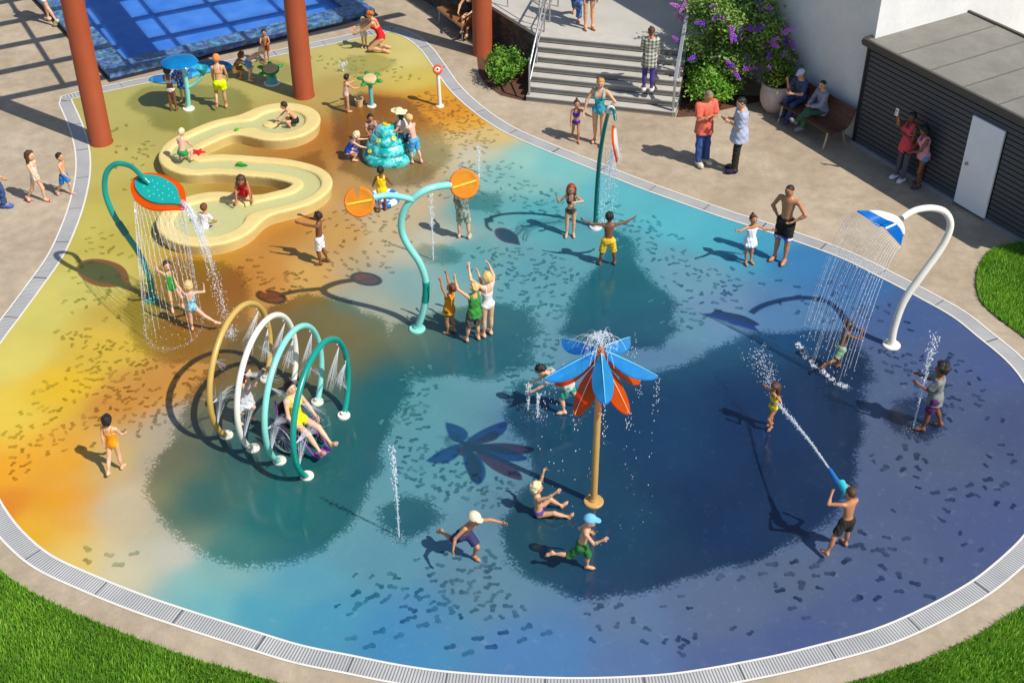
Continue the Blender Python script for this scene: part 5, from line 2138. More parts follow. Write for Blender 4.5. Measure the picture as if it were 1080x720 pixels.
pv_, pf_ = nets(sol.astype(np.float32), np.array([lo[0], lo[1], zg[0]]), hs)
ch0 = G(255, 190)
root = empty('water_play_channel', ch0)
tag(root, 'raised sand coloured S shaped water channel joining two round basins', 'water channel')
link_mesh('channel_body', mesh_np('channel_body', pv_ - ch0, pf_.astype(np.int32), sand), root)
# water in it
ins = inner.reshape(nx2, ny2) < .03
ii = np.arange(nx2 * ny2).reshape(nx2, ny2)
qm = ins[:-1, :-1] & ins[1:, :-1] & ins[1:, 1:] & ins[:-1, 1:]
qd = np.stack([ii[:-1, :-1][qm], ii[1:, :-1][qm], ii[1:, 1:][qm], ii[:-1, 1:][qm]], 1)
us = np.unique(qd)
rm_ = -np.ones(nx2 * ny2, np.int64)
rm_[us] = np.arange(len(us))
cw_, nt, b, out = new_mat('channel_water')
b.inputs['Base Color'].default_value = hexl('#d3d29a') + (1,)
b.inputs['Roughness'].default_value = .08
bumpit(nt, b, noise(nt, coord(nt), 9, 3), .15, .03)
tr = nt.nodes.new('ShaderNodeBsdfTransparent')
tr.inputs[0].default_value = (.85, .95, .8, 1)
mx = nt.nodes.new('ShaderNodeMixShader')
mx.inputs[0].default_value = .35
nt.links.new(b.outputs[0], mx.inputs[1])
nt.links.new(tr.outputs[0], mx.inputs[2])
nt.links.new(mx.outputs[0], out.inputs[0])
link_mesh('channel_water', mesh_np('channel_water', np.c_[P2[us], np.full(len(us), ZC - .05)] - ch0, rm_[qd].astype(np.int32), cw_, smooth=False), root)
mb = MB()
ca_ = G(262, 140, .3) - ch0
mb.lathe([(.22, -.12), (.20, .02), (.10, .05), (.05, .05)], 20, np.array([bowlA[0] - .16, bowlA[1] - .1, .22]) - ch0)
mb.build('bubbler', sand, root)
# ------------------------------------------------------------------ benches, rails, plants, toys
wood = mat('bench_wood', '#5a3524', .55, .25, 6, bump=.2, bscale=30)
wood2 = mat('lounger_wood', '#8a5a34', .6, .2, 5)
steel = mat('rail_steel', '#a9abad', .35, .08, 4, metal=.6)


def bench(loc, ang, L, lab, wd=None, metal=None):
    root_ = empty('bench', loc, R(ang))
    tag(root_, lab, 'bench')
    m_ = metal or mat('bench_leg', '#b7a994', .45, .1, 4, metal=.3)
    prof = [(-.30, .405), (-.20, .425), (-.09, .415), (.02, .405), (.13, .42), (.21, .47), (.26, .56), (.30, .66), (.34, .76), (.385, .84)]
    for k in range(len(prof) - 1):
        (y0, z0), (y1, z1) = prof[k], prof[k + 1]
        mb_ = MB()
        c_ = np.array([0, (y0 + y1) / 2, (z0 + z1) / 2])
        ln = math.hypot(y1 - y0, z1 - z0)
        M = Matrix.Rotation(math.atan2(z1 - z0, y1 - y0), 3, 'X')
        mb_.box(c_, (L, ln - .008, .032), M)
        mb_.build('slat', wd or wood, root_, smooth=False, bevel=.006)
    for s in (-1, 1):
        x = s * (L / 2 - .12)
        mb_ = MB()
        mb_.tube(catmull([(x, -.28, .385), (x, -.1, .39), (x, .12, .395), (x, .2, .44), (x, .26, .53), (x, .345, .74), (x, .39, .83)], 5), .022, 8)
        mb_.build('side_frame', m_, root_)
        for y, yy in ((-.26, -.34), (.20, .30)):
            mb_ = MB()
            mb_.tube([(x, y, .39), (x, (y * 2 + yy) / 3, .2), (x, yy, 0)], .026, 10)
            mb_.build('leg', m_, root_)
    return root_


bm_ = (G(822, 128) + G(872, 157)) / 2
bq = bm_ - BN * .26
bench(bq, math.degrees(math.atan2(BN[1], BN[0])) + 90, 1.75, 'brown curved wooden bench against the shaded plastered wall')
bench(np.array(G(722, 1, TZ)) + np.array([.35, .25, 0]), -61 + 180 + 90 + 61, 1.7, 'wooden bench on the upper terrace at the top edge, mostly out of the picture')

# lounger with slatted seat behind the right column
lp = np.array(G(478, 42, 0))
root = empty('sun_lounger', lp + np.array([.2, .55, 0]), R(-61))
tag(root, 'slatted wooden lounger with steel legs behind the right red column', 'sun lounger')
for k in range(9):
    mb = MB()
    mb.box((-.75 + k * .16, 0, .40), (.135, .62, .03))
    mb.build('slat', wood2, root, smooth=False, bevel=.005)
for k in range(4):
    mb = MB()
    mb.box((.72 + .10 * k, 0, .45 + .11 * k), (.03, .62, .12), Matrix.Rotation(R(42), 3, 'Y'))
    mb.build('back_slat', wood2, root, smooth=False, bevel=.005)
for s in (-1, 1):
    mb = MB()
    mb.bar((-.82, s * .28, .37), (.66, s * .28, .37), .03, .03)
    mb.build('frame_rail', steel, root)
    for x in (-.7, .6):
        mb = MB()
        mb.tube([(x, s * .28, .37), (x, s * .30, 0)], .018, 8)
        mb.build('leg', steel, root)

# handrails
hr_ = empty('handrail', bl)
tag(hr_, 'steel handrail with two rails on the left side of the stairs', 'handrail')
o_ = np.array(hr_.location)
a0 = bl + SE * .06 + SN * .05
a1 = tl_ + SE * .06
a2 = a1 + RW * 3.8 + RW * 0
for z, r_ in ((.92, .026), (.48, .018)):
    mb = MB()
    mb.tube([a0 + UP * .02 - o_, a0 + UP * (z - .08) - o_, a0 + SN * .05 + UP * z - o_, a1 + UP * (TZ + z) - o_, a1 + SN * .3 + UP * (TZ + z) - o_, a1 + SN * 2.6 + UP * (TZ + z) - o_], r_, 10)
    mb.build('rail', steel, hr_)
for f in (.5, 1.0, 1.6, 2.6):
    p = a0 + (a1 - a0) * min(f, 1) + SN * max(0, f - 1) - o_
    z = TZ * min(f, 1)
    mb = MB()
    mb.tube([p + UP * (z - .02), p + UP * (z + .9)], .02, 8)
    mb.build('post', steel, hr_)
hr2 = empty('handrail', br)
tag(hr2, 'steel handrail on the right side of the stairs beside the flowering shrub', 'handrail')
o_ = np.array(hr2.location)
a0 = br - SE * .07 + SN * .04
a1 = tr_ - SE * .07
mb = MB()
mb.bar(a0 + UP * .01 - o_, a0 + UP * .92 - o_, .09, .05)
mb.build('post', steel, hr2, smooth=False, bevel=.005)
mb = MB()
mb.bar(a0 + UP * .90 - o_ - SN * .03, a1 + UP * (TZ + .92) - o_, .085, .04)
mb.build('rail', steel, hr2, smooth=False, bevel=.005)
mb = MB()
mb.tube([a1 + UP * (TZ + .92) - o_, a1 + SN * .1 + UP * (TZ + .95) - o_, a1 + SN * .14 + SE * .4 + UP * (TZ + .95) - o_], .028, 10)
mb.build('rail_return', steel, hr2)
for f in (.5, 1):
    p = a0 + (a1 - a0) * f - o_
    mb = MB()
    mb.bar(p + UP * (TZ * f - .02), p + UP * (TZ * f + .9), .05, .035)
    mb.build('post', steel, hr2, smooth=False)
fr = empty('terrace_railing', rw0)
tag(fr, 'thin steel railing along the top of the dark stone retaining wall', 'railing')
o_ = np.array(fr.location)
mb = MB()
for z in (1.0, .55):
    mb.tube([rw0 + RW * .3 - RWn * .1 + UP * (TZ + z) - o_, rw0 + RW * 9 - RWn * .1 + UP * (TZ + z) - o_], .016, 8)
mb.build('rail', steel, fr)
for k in range(7):
    p = rw0 + RW * (.3 + 1.4 * k) - RWn * .1 - o_
    mb = MB()
    mb.tube([p + UP * (TZ - .02), p + UP * (TZ + 1.0)], .016, 8)
    mb.build('post', steel, fr)

# mulch beds
mulch = mat('bark_mulch', '#5b3a2a', .95, .45, 14, bump=.6, bscale=40)
bed1 = [G(*q)[:2] for q in ((505, 78), (512, 90), (528, 101), (553, 107))] + [tuple((bl - SE * .02)[:2]), tuple((tl_ - SE * .05 - SN * .1)[:2]), tuple((rw0 + RWn * .2)[:2]), tuple((rw0 + RW * 2.8 + RWn * .2)[:2])]
tag(sheet('mulch_bed', bed1, [], .016, mulch), 'brown bark mulch bed left of the stairs', 'mulch', kind='structure')
bed2 = [tuple((br + SE * .03)[:2]), G(735, 123)[:2], G(760, 117)[:2], G(800, 108)[:2], tuple((K + WD * 2.6 + BN * .05)[:2]), tuple((tr_ + SE * 1.3 - SN * .15)[:2]), tuple((tr_ + SE * .03 - SN * .15)[:2])]
tag(sheet('mulch_bed', bed2, [], .016, mulch), 'brown bark mulch bed right of the stairs', 'mulch', kind='structure')


def leaf_mat(name, cols, tl_f=.3):
    m_, nt, b, out = new_mat(name)
    at = N(nt, 'ShaderNodeAttribute', attribute_name='tone')
    c_ = ramp(nt, at.outputs['Fac'], [(i / (len(cols) - 1), hexl(k)) for i, k in enumerate(cols)])
    nt.links.new(c_, b.inputs['Base Color'])
    b.inputs['Roughness'].default_value = .45
    t_ = nt.nodes.new('ShaderNodeBsdfTranslucent')
    nt.links.new(c_, t_.inputs[0])
    mx_ = nt.nodes.new('ShaderNodeMixShader')
    mx_.inputs[0].default_value = tl_f
    nt.links.new(b.outputs[0], mx_.inputs[1])
    nt.links.new(t_.outputs[0], mx_.inputs[2])
    nt.links.new(mx_.outputs[0], out.inputs[0])
    return m_


leaf_a = leaf_mat('leaf_green', ['#305c14', '#5f9a26', '#90be44', '#bccf62'])
leaf_b = leaf_mat('leaf_shrub', ['#456a24', '#75a043', '#a8c064', '#c9d492'])
leaf_c = leaf_mat('leaf_pot', ['#2c4a14', '#58802a', '#8fa83f', '#b6b85a'])
bark = mat('twig_bark', '#5a4432', .9, .2, 10)


def foliage(name, tips, per, size, spread, m_, parent, droop=.3):
    """leaf blades set round twig points"""
    n = len(tips) * per
    c_ = np.repeat(np.array(tips), per, 0) + rng.normal(0, spread, (n, 3))
    a = rng.uniform(0, 2 * PI, n)
    e = rng.uniform(-.7, .9, n) - droop
    d = np.c_[np.cos(a) * np.cos(e), np.sin(a) * np.cos(e), np.sin(e)]
    s = np.cross(d, rng.normal(size=(n, 3)))
    s /= np.linalg.norm(s, axis=1)[:, None]
    L = rng.uniform(.6, 1.25, n)[:, None] * size
    nn = np.cross(d, s)
    vs = np.stack([c_, c_ + d * L * .5 + s * L * .24 + nn * L * .06, c_ + d * L, c_ + d * L * .5 - s * L * .24 + nn * L * .06], 1).reshape(-1, 3)
    o = np.arange(n)[:, None] * 4
    fs = np.concatenate([o + [0, 1, 2], o + [0, 2, 3]])
    me_ = mesh_np(name, vs, fs, m_, smooth=False)
    ta = me_.attributes.new('tone', 'FLOAT', 'POINT')
    cl_ = np.repeat(rng.normal(.42, .16, len(tips)), per) + rng.normal(0, .13, n)
    ta.data.foreach_set('value', np.repeat(np.clip(cl_, 0, 1), 4).astype(np.float32))
    return link_mesh(name, me_, parent)


def bush(px, rad, hgt_, lab, m_, ntw=150, per=16, size=.075, up=.35, lx=1.0):
    root_ = empty('bush', G(*px) if len(px) == 2 else px)
    tag(root_, lab, 'bush')
    mb_ = MB()
    tips = []
    for k in range(ntw):
        a = rng.uniform(0, 2 * PI)
        el = math.asin(rng.uniform(-.15, 1))
        rr = rng.uniform(.55, 1.0) ** .6 * (1 + .22 * math.sin(3 * a + 1) + .12 * math.sin(5 * a + el * 4))
        p = np.array([rad * lx * rr * math.cos(a) * math.cos(el), rad * rr * math.sin(a) * math.cos(el), hgt_ * .42 + hgt_ * .55 * rr * math.sin(el)])
        tips.append(p)
        if k % 3 == 0:
            q = np.array([p[0] * .25, p[1] * .25, .02])
            mid = (p + q) / 2 + rng.normal(0, .05, 3)
            mb_.tube([q, mid, p], [.014, .009, .004], 5)
    mb_.build('branches', bark, root_)
    foliage('leaves', tips, per, size, rad * .12, m_, root_, -.1)
    return root_


bush((532, 86), .46, .78, 'round bright green bush in the mulch bed left of the stairs', leaf_a, 150, 17, .08)
bush((748, 108), .62, .95, 'bright green bush at the foot of the flowering shrub right of the stairs', leaf_a, 200, 24, .085)

# tall shrub with purple flower spikes
sp = G(768, 106) + np.array([0.05, .55, 0])
root = empty('flowering_shrub', sp)
tag(root, 'tall arching shrub with purple flower spikes beside the stairs', 'shrub')
mb = MB()
tips, spikes = [], []
for k in range(64):
    a = rng.uniform(0, 2 * PI)
    rr = rng.uniform(.25, .95)
    hh_ = rng.uniform(1.1, 2.7) * (1 - .20 * rr)
    end = np.array([rr * math.cos(a) * 1.05, rr * math.sin(a) * .85, hh_])
    mid = np.array([end[0] * .35, end[1] * .35, hh_ * .72])
    pts_ = catmull([np.array([rng.normal(0, .07), rng.normal(0, .07), 0]), mid, end, end + np.array([end[0] * .22, end[1] * .22, -.12])], 6)
    mb.tube(pts_, np.linspace(.02, .005, len(pts_)), 6)
    for q in pts_[5:]:
        for j in range(2):
            tips.append(q + rng.normal(0, .10, 3))
    if math.sin(a) < .45:
        spikes.append((pts_[-1] + nrm(np.array([end[0], end[1] - .5, .25])) * .20, nrm(np.array([end[0] * .5, end[1] * .5, -.1]) + rng.normal(0, .35, 3))))
mb.build('branches', bark, root)
foliage('leaves', tips, 17, .095, .11, leaf_b, root, .25)
fl = [mat('flower_violet', '#b04fd0', .6, .25, 30), mat('flower_lilac', '#d06fd8', .6, .25, 30), mat('flower_purple', '#8243c4', .6, .25, 30)]
for (p, d) in spikes:
    fm_ = MB()
    L = rng.uniform(.26, .40)
    d = nrm(d * .8 + np.array([.0, -.15, rng.uniform(-.5, .5)]))
    x, y = perp(V(d))
    for j in range(44):
        t = (j + .5) / 44
        a = j * 2.4
        r_ = .044 * (1 - t) ** .6 + .008
        c_ = V(p + d * L * t) + (x * math.cos(a) + y * math.sin(a)) * r_
        fm_.ball(c_, .022 * (1 - .5 * t), 5, 3)
    fm_.build('flower_spike', fl[rng.integers(0, 3)], root, sharp=0)

# planter pot with a leafy plant
pp0 = G(817, 116)
root = empty('planter_pot', pp0)
tag(root, 'large pale rounded planter pot between the flowering shrub and the bench', 'planter')
pot = mat('planter_clay', '#b9a7a2', .75, .08, 4, bump=.1)
mb = MB()
mb.lathe([(.22, 0), (.30, .08), (.37, .25), (.385, .42), (.37, .56), (.355, .62), (.375, .66), (.36, .69), (.32, .69), (.31, .6)], 40)
mb.build('pot', pot, root)
mb = MB()
mb.lathe([(.315, .585), (.315, .60), (.01, .615)], 24)
mb.build('soil', mulch, root)
pr = empty('potted_plant', pp0 + UP * .6)
tag(pr, 'yellowish green bushy plant with a few violet flowers growing in the pale planter pot', 'plant')
tips = []
mb = MB()
for k in range(80):
    a = rng.uniform(0, 2 * PI)
    rr = rng.uniform(.05, .42)
    z = rng.uniform(.15, .95) * (1.1 - rr)
    p = np.array([rr * math.cos(a), rr * math.sin(a), z])
    mb.tube([(rr * .2 * math.cos(a), rr * .2 * math.sin(a), .0), p * .6 + np.array([0, 0, .08]), p], [.008, .006, .003], 5)
    tips += [p, p * .75 + np.array([0, 0, .06])]
mb.build('stems', bark, pr)
foliage('leaves', tips, 15, .09, .07, leaf_c, pr, -.2)
for k in range(7):
    a, rr = rng.uniform(0, 2 * PI), rng.uniform(.15, .42)
    c_ = np.array([rr * math.cos(a), rr * math.sin(a), rng.uniform(.4, .9)])
    fm_ = MB()
    for j in range(18):
        fm_.ball(c_ + rng.normal(0, .022, 3) + UP * j * .006, .016, 5, 3)
    fm_.build('flower', fl[2], pr, sharp=0)

# ---- toys and things lying about
tw = mat('towel_blue', '#1668ae', .8, .2, 5, pattern='blotch', col2='#2fa0cd', pscale=4)
yel_patch = mat('towel_green', '#5d9a4a', .8, .2, 5)


def drape(name, poly_px, z, m_, lab, cat, th=.02):
    lp_ = np.array(catmull([G(*q)[:2] for q in poly_px], 5, closed=True))
    c_ = lp_.mean(0)
    n = len(lp_)
    vs, rings = [], [1, .96, .7, .4, .12]
    for r_ in rings:
        for p in lp_:
            q = c_ + (p - c_) * r_
            vs.append((q[0] - c_[0], q[1] - c_[1], (z if r_ == 1 else z + th + .012 * math.sin(q[0] * 9) * math.sin(q[1] * 7))))
    fs = []
    for i in range(len(rings) - 1):
        for k in range(n):
            k2 = (k + 1) % n
            fs.append((i * n + k, i * n + k2, (i + 1) * n + k2, (i + 1) * n + k))
    fs.append(tuple((len(rings) - 1) * n + k for k in range(n)))
    o = link_mesh(name, mesh_np(name, vs, fs, m_, smooth=True))
    o.location = (c_[0], c_[1], 0)
    return tag(o, lab, cat)


drape('swim_mat', [(157, 85.5), (172, 82), (195, 80), (202, 73), (218, 68), (235, 67.5), (246, 71), (240, 75), (222, 77), (205, 82), (190, 88), (172, 89)], .02, tw, 'long blue patterned swim mat lying along the pool edge behind the mushroom sprayer', 'swim mat', .07)
# starfish and little boats on the channel
stf = MB()
vs = []
for k in range(10):
    r_ = .17 if k % 2 == 0 else .075
    a = k * PI / 5
    vs.append((r_ * math.cos(a), r_ * math.sin(a)))
n = 10
stf.add([(x, y, .0) for x, y in vs] + [(x * .9, y * .9, .03) for x, y in vs] + [(0, 0, .055)], [tuple(range(9, -1, -1))] + [(k, (k + 1) % n, (k + 1) % n + n, k + n) for k in range(n)] + [(k + n, (k + 1) % n + n, 2 * n) for k in range(n)])
so2 = stf.build('toy_starfish', mat('toy_red', '#c81f25', .4, .1, 8))
so2.location = V(G(209, 161, .27))
tag(so2, 'red toy starfish on the channel rim beside the boy in green trunks', 'toy')


def toy_boat(px, z, rz, lab):
    r_ = empty('toy_boat', G(px[0], px[1], z), rz)
    tag(r_, lab, 'toy boat', 'green toy boats in the channel')
    out_ = [(-.13, -.05), (-.13, .05), (.03, .06), (.15, 0), (.03, -.06)]
    m_ = MB()
    n_ = len(out_)
    m_.add([(x * .75, y * .6, 0) for x, y in out_] + [(x, y, .06) for x, y in out_], [tuple(range(n_)), tuple(range(2 * n_ - 1, n_ - 1, -1))] + [(k, k + n_, (k + 1) % n_ + n_, (k + 1) % n_) for k in range(n_)])
    m_.build('hull', mat('toy_green', '#1c8a2e', .35, .1, 8), r_, smooth=False, bevel=.008)
    m_ = MB()
    m_.box((-.03, 0, .085), (.10, .07, .05))
    m_.build('cabin', mat('toy_green_light', '#4fae3a', .35, .1, 8), r_, smooth=False, bevel=.008)


toy_boat((251, 140), .20, R(60), 'small green toy boat in the upper run of the channel near the upper basin')
toy_boat((255, 176), .20, R(-10), 'small green toy boat in the middle run of the channel')
# blue and white float
fb = empty('swim_float', G(405, 213))
tag(fb, 'round blue and white striped float behind the boy in yellow vest', 'float')
mb = MB()
rg = [(.27 * math.cos(a), .27 * math.sin(a), .085) for a in np.linspace(0, 2 * PI, 37)[:-1]]
mb.tube(rg, .075, 12, closed=True)
flm, nt, b, out = new_mat('float_vinyl')
sx = nt.nodes.new('ShaderNodeSeparateXYZ')
nt.links.new(coord(nt), sx.inputs[0])
ang = nmath(nt, 'ARCTAN2', sx.outputs[1], sx.outputs[0])
st_ = nmath(nt, 'GREATER_THAN', nmath(nt, 'SINE', nmath(nt, 'MULTIPLY', ang, 6)), 0.1)
nt.links.new(mixc(nt, st_, hexl('#2273c4'), hexl('#dfe6ec')), b.inputs['Base Color'])
b.inputs['Roughness'].default_value = .2
mb.build('ring', flm, fb)
mb = MB()
mb.lathe([(.24, .06), (.2, .085), (.02, .09)], 30)
mb.build('centre', flm, fb)
# bucket of the child at the turtle stand
bk = empty('toy_bucket', G(379, 112))
tag(bk, 'small beige toy bucket on the floor at the slim turtle stand', 'bucket')
mb = MB()
mb.lathe([(.075, 0), (.10, .17), (.106, .17), (.106, .185), (.092, .185), (.075, .03), (.01, .03)], 20)
mb.build('pail', mat('toy_beige', '#cdb68c', .5, .1, 6), bk)
mb = MB()
mb.tube([(.1 * math.cos(a), 0, .17 + .09 * math.sin(a)) for a in np.linspace(0, PI, 14)], .006, 6)
mb.build('handle', white_p, bk)
# ------------------------------------------------------------------ the crowd
STAND = {}
WALK = dict(LL=(0, -72, 170, -88), RL=(180, -70, 180, -52), LA=(170, -72, 100, -80), RA=(10, -62, 5, -40), plant=(0, 0.15))
WALK2 = dict(RL=(0, -72, 170, -88), LL=(180, -70, 180, -52), RA=(170, -72, 100, -80), LA=(10, -62, 5, -40), plant=(0.15, 0))
CROUCH = dict(LL=(14, 8, 180, -62), RL=(14, 8, 180, -62), lean=38)
KNEEL = dict(LL=(8, -40, 180, -4), RL=(8, -40, 180, -4), plant=(1.0, 1.0))
SIT = dict(LL=(6, -2, 0, -84), RL=(6, -2, 0, -84), mode='pelvis')
polka_red = mat('cloth_polka_red', '#ded6c6', 0.8, pattern='dots', col2='#b5382c', pscale=22)
polka_blue = mat('cloth_polka_blue', '#2358a8', 0.8, pattern='dots', col2='#dfe6ee', pscale=26)
pat_pink = mat('cloth_pink_pattern', '#c9929a', 0.8, pattern='blotch', col2='#e6dcd6', pscale=26)
pat_aqua = mat('cloth_aqua_pattern', '#4f9dc0', 0.8, pattern='blotch', col2='#a9d3dc', pscale=24)
pat_teal = mat('cloth_teal_pattern', '#1f7f96', 0.75, pattern='blotch', col2='#3fb0bf', pscale=14)
pat_camo = mat('cloth_camo', '#8d9a8c', 0.8, pattern='blotch', col2='#5d6a5e', pscale=22)
pat_camo2 = mat('cloth_camo_pale', '#bdb59a', 0.8, pattern='blotch', col2='#8f9a72', pscale=20)
pat_check = mat('cloth_check', '#bdbcae', 0.85, pattern='check', col2='#4c4d44', pscale=75)
pat_black = mat('cloth_black_pattern', '#20201f', 0.75, pattern='blotch', col2='#4d5347', pscale=26)
pat_bluewhite = mat('cloth_blue_white', '#3a49c4', 0.75, pattern='blotch', col2='#d9dceb', pscale=12)
pat_denim = mat('cloth_denim', '#3a5d95', 0.85, var=0.3, pattern='blotch', col2='#5d82b4', pscale=9)

PP = {}


def P_(key, *a, **k):
    PP[key] = make_person(*a, **k)


GW = 'people walking or standing on the paved deck'
GP = 'children and adults playing on the splash pad'
# --- deck, left
P_('legs_white', (54, 25), 150, 1.6, 'person in white shorts cut off by the top edge, behind the left red column', c=0, skin='fair', hair=('short', 'brown'), wear=[('trunks', '#d9dbe6', dict(len=.55)), ('tee', '#9fb3cc'), ('shoes', '#c9b79a')], group=GW, **WALK2)
P_('polka_girl', (42, 213), -18, 1.17, 'long haired girl in red dotted white swimsuit walking on the left deck', c=.8, skin='pale', hair=('long', 'brown'), wear=[('swimsuit', 'polka', dict(mat=polka_red)), ('sandals', '#b3262b')], group=GW, **WALK)
P_('deck_boy', (71, 206), -15, 0.98, 'small bare chested boy in bright blue shorts walking on the left deck', c=1, skin='fair', hair=('short', 'dark'), wear=[('trunks', '#2b7cc9', dict(len=.75)), ('sandals', '#9a93b5')], group=GW, **WALK)
P_('edge_person', (-3, 222), 0, 1.55, 'person in blue trousers at the left edge of the picture, only a foot in view', c=.3, skin='fair', hair=('short', 'dark'), wear=[('pants', '#3b4f7c'), ('tee', '#7d8aa5'), ('shoes', '#4c66a8')], group=GW, **WALK)
# --- top of the pad
P_('dark_girl', (184, 116), 88, 1.10, 'dark haired girl in small pale bikini seen from behind under the blue mushroom sprayer', c=1, skin='brown', hair=('bob', 'dark'), wear=[('bikini', 'p', dict(mat=pat_pink))], group=GP, LA=(15, -55, -10, 5), RA=(15, -55, -10, 5))
P_('polka_boy', (194, 108), -95, 0.98, 'small child in dotted blue swim shirt behind the mushroom sprayer post', c=1.1, skin='pale', hair=('short', 'blond'), wear=[('tee', 'p', dict(mat=polka_blue, hem=-.12, sleeve=.8)), ('trunks', '#2d5fae', dict(len=.6))], group=GP, LA=(40, -20, 0, 30), RA=(40, -40, 0, -20))
P_('yellow_shorts', (239, 113), 100, 1.30, 'girl in neon yellow shorts and orange cap with one leg raised', c=.7, skin='fair', hair=('bald', 'brown'), wear=[('swimcap', '#e58a4c'), ('trunks', '#d9ea10', dict(len=.5, grow=.02)), ('bikini', '#b98a5c', dict(lo=.60, hi=.72))], group=GP, lean=8, LL=(20, -62, 180, -35), RL=(10, -88, 10, -86), LA=(10, -78, 0, -70), RA=(30, -70, 10, -60), plant=(.3, 0))
P_('bend_boy', (265, 85), 5, 1.02, 'pale child in light blue shorts bending over the green turtle table', c=1, skin='pale', hair=('shaved', 'pale'), wear=[('trunks', '#4f93c6', dict(len=.6))], group=GP, lean=62, head=(0, -10), LA=(10, -62, 0, -40), RA=(10, -62, 0, -40), LL=(10, -75, 180, -75), RL=(10, -78, 180, -75))
P_('crouch_brown', (254, 82), 20, 0.98, 'brown haired child crouching beside the pale child in light blue shorts', c=1, skin='tan', hair=('bob', 'auburn'), wear=[('swimsuit', '#7a6a3a')], group=GP, LA=(10, -40, 0, -20), RA=(10, -40, 0, -20), **CROUCH)
P_('turtle_child', (282, 66), -80, 0.86, 'dark haired tanned child standing behind the green turtle table by the pool edge', c=1.1, skin='tan', hair=('short', 'black'), wear=[('trunks', '#8c3b2c', dict(len=.6))], group=GP, LA=(15, -45, -10, 10), RA=(15, -45, -10, 10), lean=12)
P_('toddler', (384, 51), -100, 0.80, 'toddler in white romper with arms held out in front of the kneeling woman', c=1.4, skin='pink', hair=('shaved', 'pale'), wear=[('tee', '#d8d4cc', dict(sleeve=.6, hem=-.02)), ('trunks', '#d8d4cc', dict(len=.4))], group=GP, LA=(85, -8, 80, 0), RA=(75, -20, 60, -10))
P_('red_woman', (408, 54), 178, 1.55, 'woman in red swimsuit kneeling and reaching to the toddler', c=0, skin='fair', hair=('bun', 'auburn'), female=True, wear=[('swimsuit', '#cc1f22', dict(back=.62)), ('swimcap', '#c9692f')], group=GP, lean=26, LA=(-5, -42, -10, -28), RA=(-5, -32, -10, -22), **KNEEL)
P_('bucket_kid', (368, 118), 40, 0.92, 'small dark haired child in pale pink swimsuit standing at the green turtle flower stand', c=1.1, skin='fair', hair=('short', 'black'), wear=[('swimsuit', '#d9b3a6')], group=GP, lean=10, LA=(15, -30, 0, 5), RA=(15, -45, 0, -15))
P_('bowl_boy', (306, 136), 195, 0.98, 'boy in black shorts crouching in the upper round basin of the sand coloured channel', c=1, skin='fair', hair=('short', 'dark'), z=.16, wear=[('trunks', '#26241f', dict(len=.6))], group=GP, LA=(10, -45, 0, -40), RA=(10, -45, 0, -40), **CROUCH)
P_('green_trunks', (197, 168), 80, 0.98, 'blond boy in green trunks squatting on the bend of the sand coloured channel', c=1.1, skin='pink', hair=('short', 'pale'), z=.27, wear=[('trunks', '#2f8a4c', dict(len=.35))], group=GP, LL=(22, 2, 180, -70), RL=(22, 2, 180, -70), lean=20, LA=(25, -60, 0, -40), RA=(25, -60, 0, -40))
P_('red_skirt', (258, 214), -80, 1.05, 'brown haired girl in ruffled red swimsuit leaning over the channel beside the lower basin', c=1, skin='tan', hair=('long', 'brown'), z=.27, wear=[('swimsuit', '#c51f26', dict(skirt=.13))], group=GP, lean=48, LL=(25, 0, 180, -68), RL=(25, 0, 180, -68), LA=(25, -65, 0, -70), RA=(25, -65, 0, -70), head=(0, -15))
P_('basin_child', (216, 243), 70, 0.95, 'auburn haired child in white shirt sitting in the water of the lower round basin', c=1.1, skin='tan', hair=('short', 'auburn'), z=.14, wear=[('tee', '#d7d2da', dict(sleeve=.7)), ('trunks', '#3b3c78', dict(len=.6))], group=GP, lean=14, LL=(25, -8, 10, -12), RL=(40, -8, 20, -12), mode='pelvis', LA=(30, -60, 0, -40), RA=(30, -60, 0, -40))
P_('blue_crouch', (374, 168), 12, 0.98, 'blonde little girl in navy swimsuit crouching left of the tiered fountain', c=1.1, skin='pale', hair=('bob', 'pale'), wear=[('swimsuit', '#1f3f9c', dict(top=.86, back=.8))], group=GP, LA=(5, -12, 0, -5), RA=(10, -35, 0, -18), **CROUCH)
P_('behind_fountain', (393, 153), -75, 0.92, 'black haired child mostly hidden behind the tiered fountain', c=1.1, skin='tan', hair=('bob', 'black'), wear=[('tee', '#a9867a')], group=GP, LL=(14, -5, 180, -70), RL=(14, -5, 180, -70), lean=20, LA=(15, -40, 0, -10), RA=(15, -40, 0, -10))
P_('hat_girl', (428, 165), 190, 1.15, 'girl with black hair in wide straw sun hat and white top beside the tiered fountain', c=.7, skin='fair', hair=('long', 'black'), wear=[('tee', '#d5d2d0', dict(sleeve=.4)), ('trunks', '#3d4d66', dict(len=.6)), ('sunhat', '#d6cfa4')], group=GP, lean=26, head=(0, 24), LA=(15, -55, 0, -30), RA=(15, -55, 0, -30))
P_('trunks_boy', (438, 172), 140, 1.12, 'fair haired boy in light blue trunks leaning on the right side of the tiered fountain', c=.8, skin='pink', hair=('short', 'blond'), wear=[('trunks', '#4fa0cf', dict(len=.85))], group=GP, lean=16, LA=(10, -45, 0, -25), RA=(25, -72, 0, -55), LL=(5, -80, 180, -85), RL=(170, -80, 180, -70))
P_('yellow_vest', (404, 222), 92, 1.0, 'boy in yellow vest seen from behind in front of the blue and white float', c=1, skin='brown', hair=('short', 'black'), wear=[('tank', '#f0c818', dict(top=1.0)), ('trunks', '#e3ddcf', dict(len=.3))], group=GP, LA=(55, -65, 20, -50), RA=(55, -60, 20, -45), LL=(10, -72, 180, -50), RL=(0, -88, 0, -86), plant=(.4, 0))
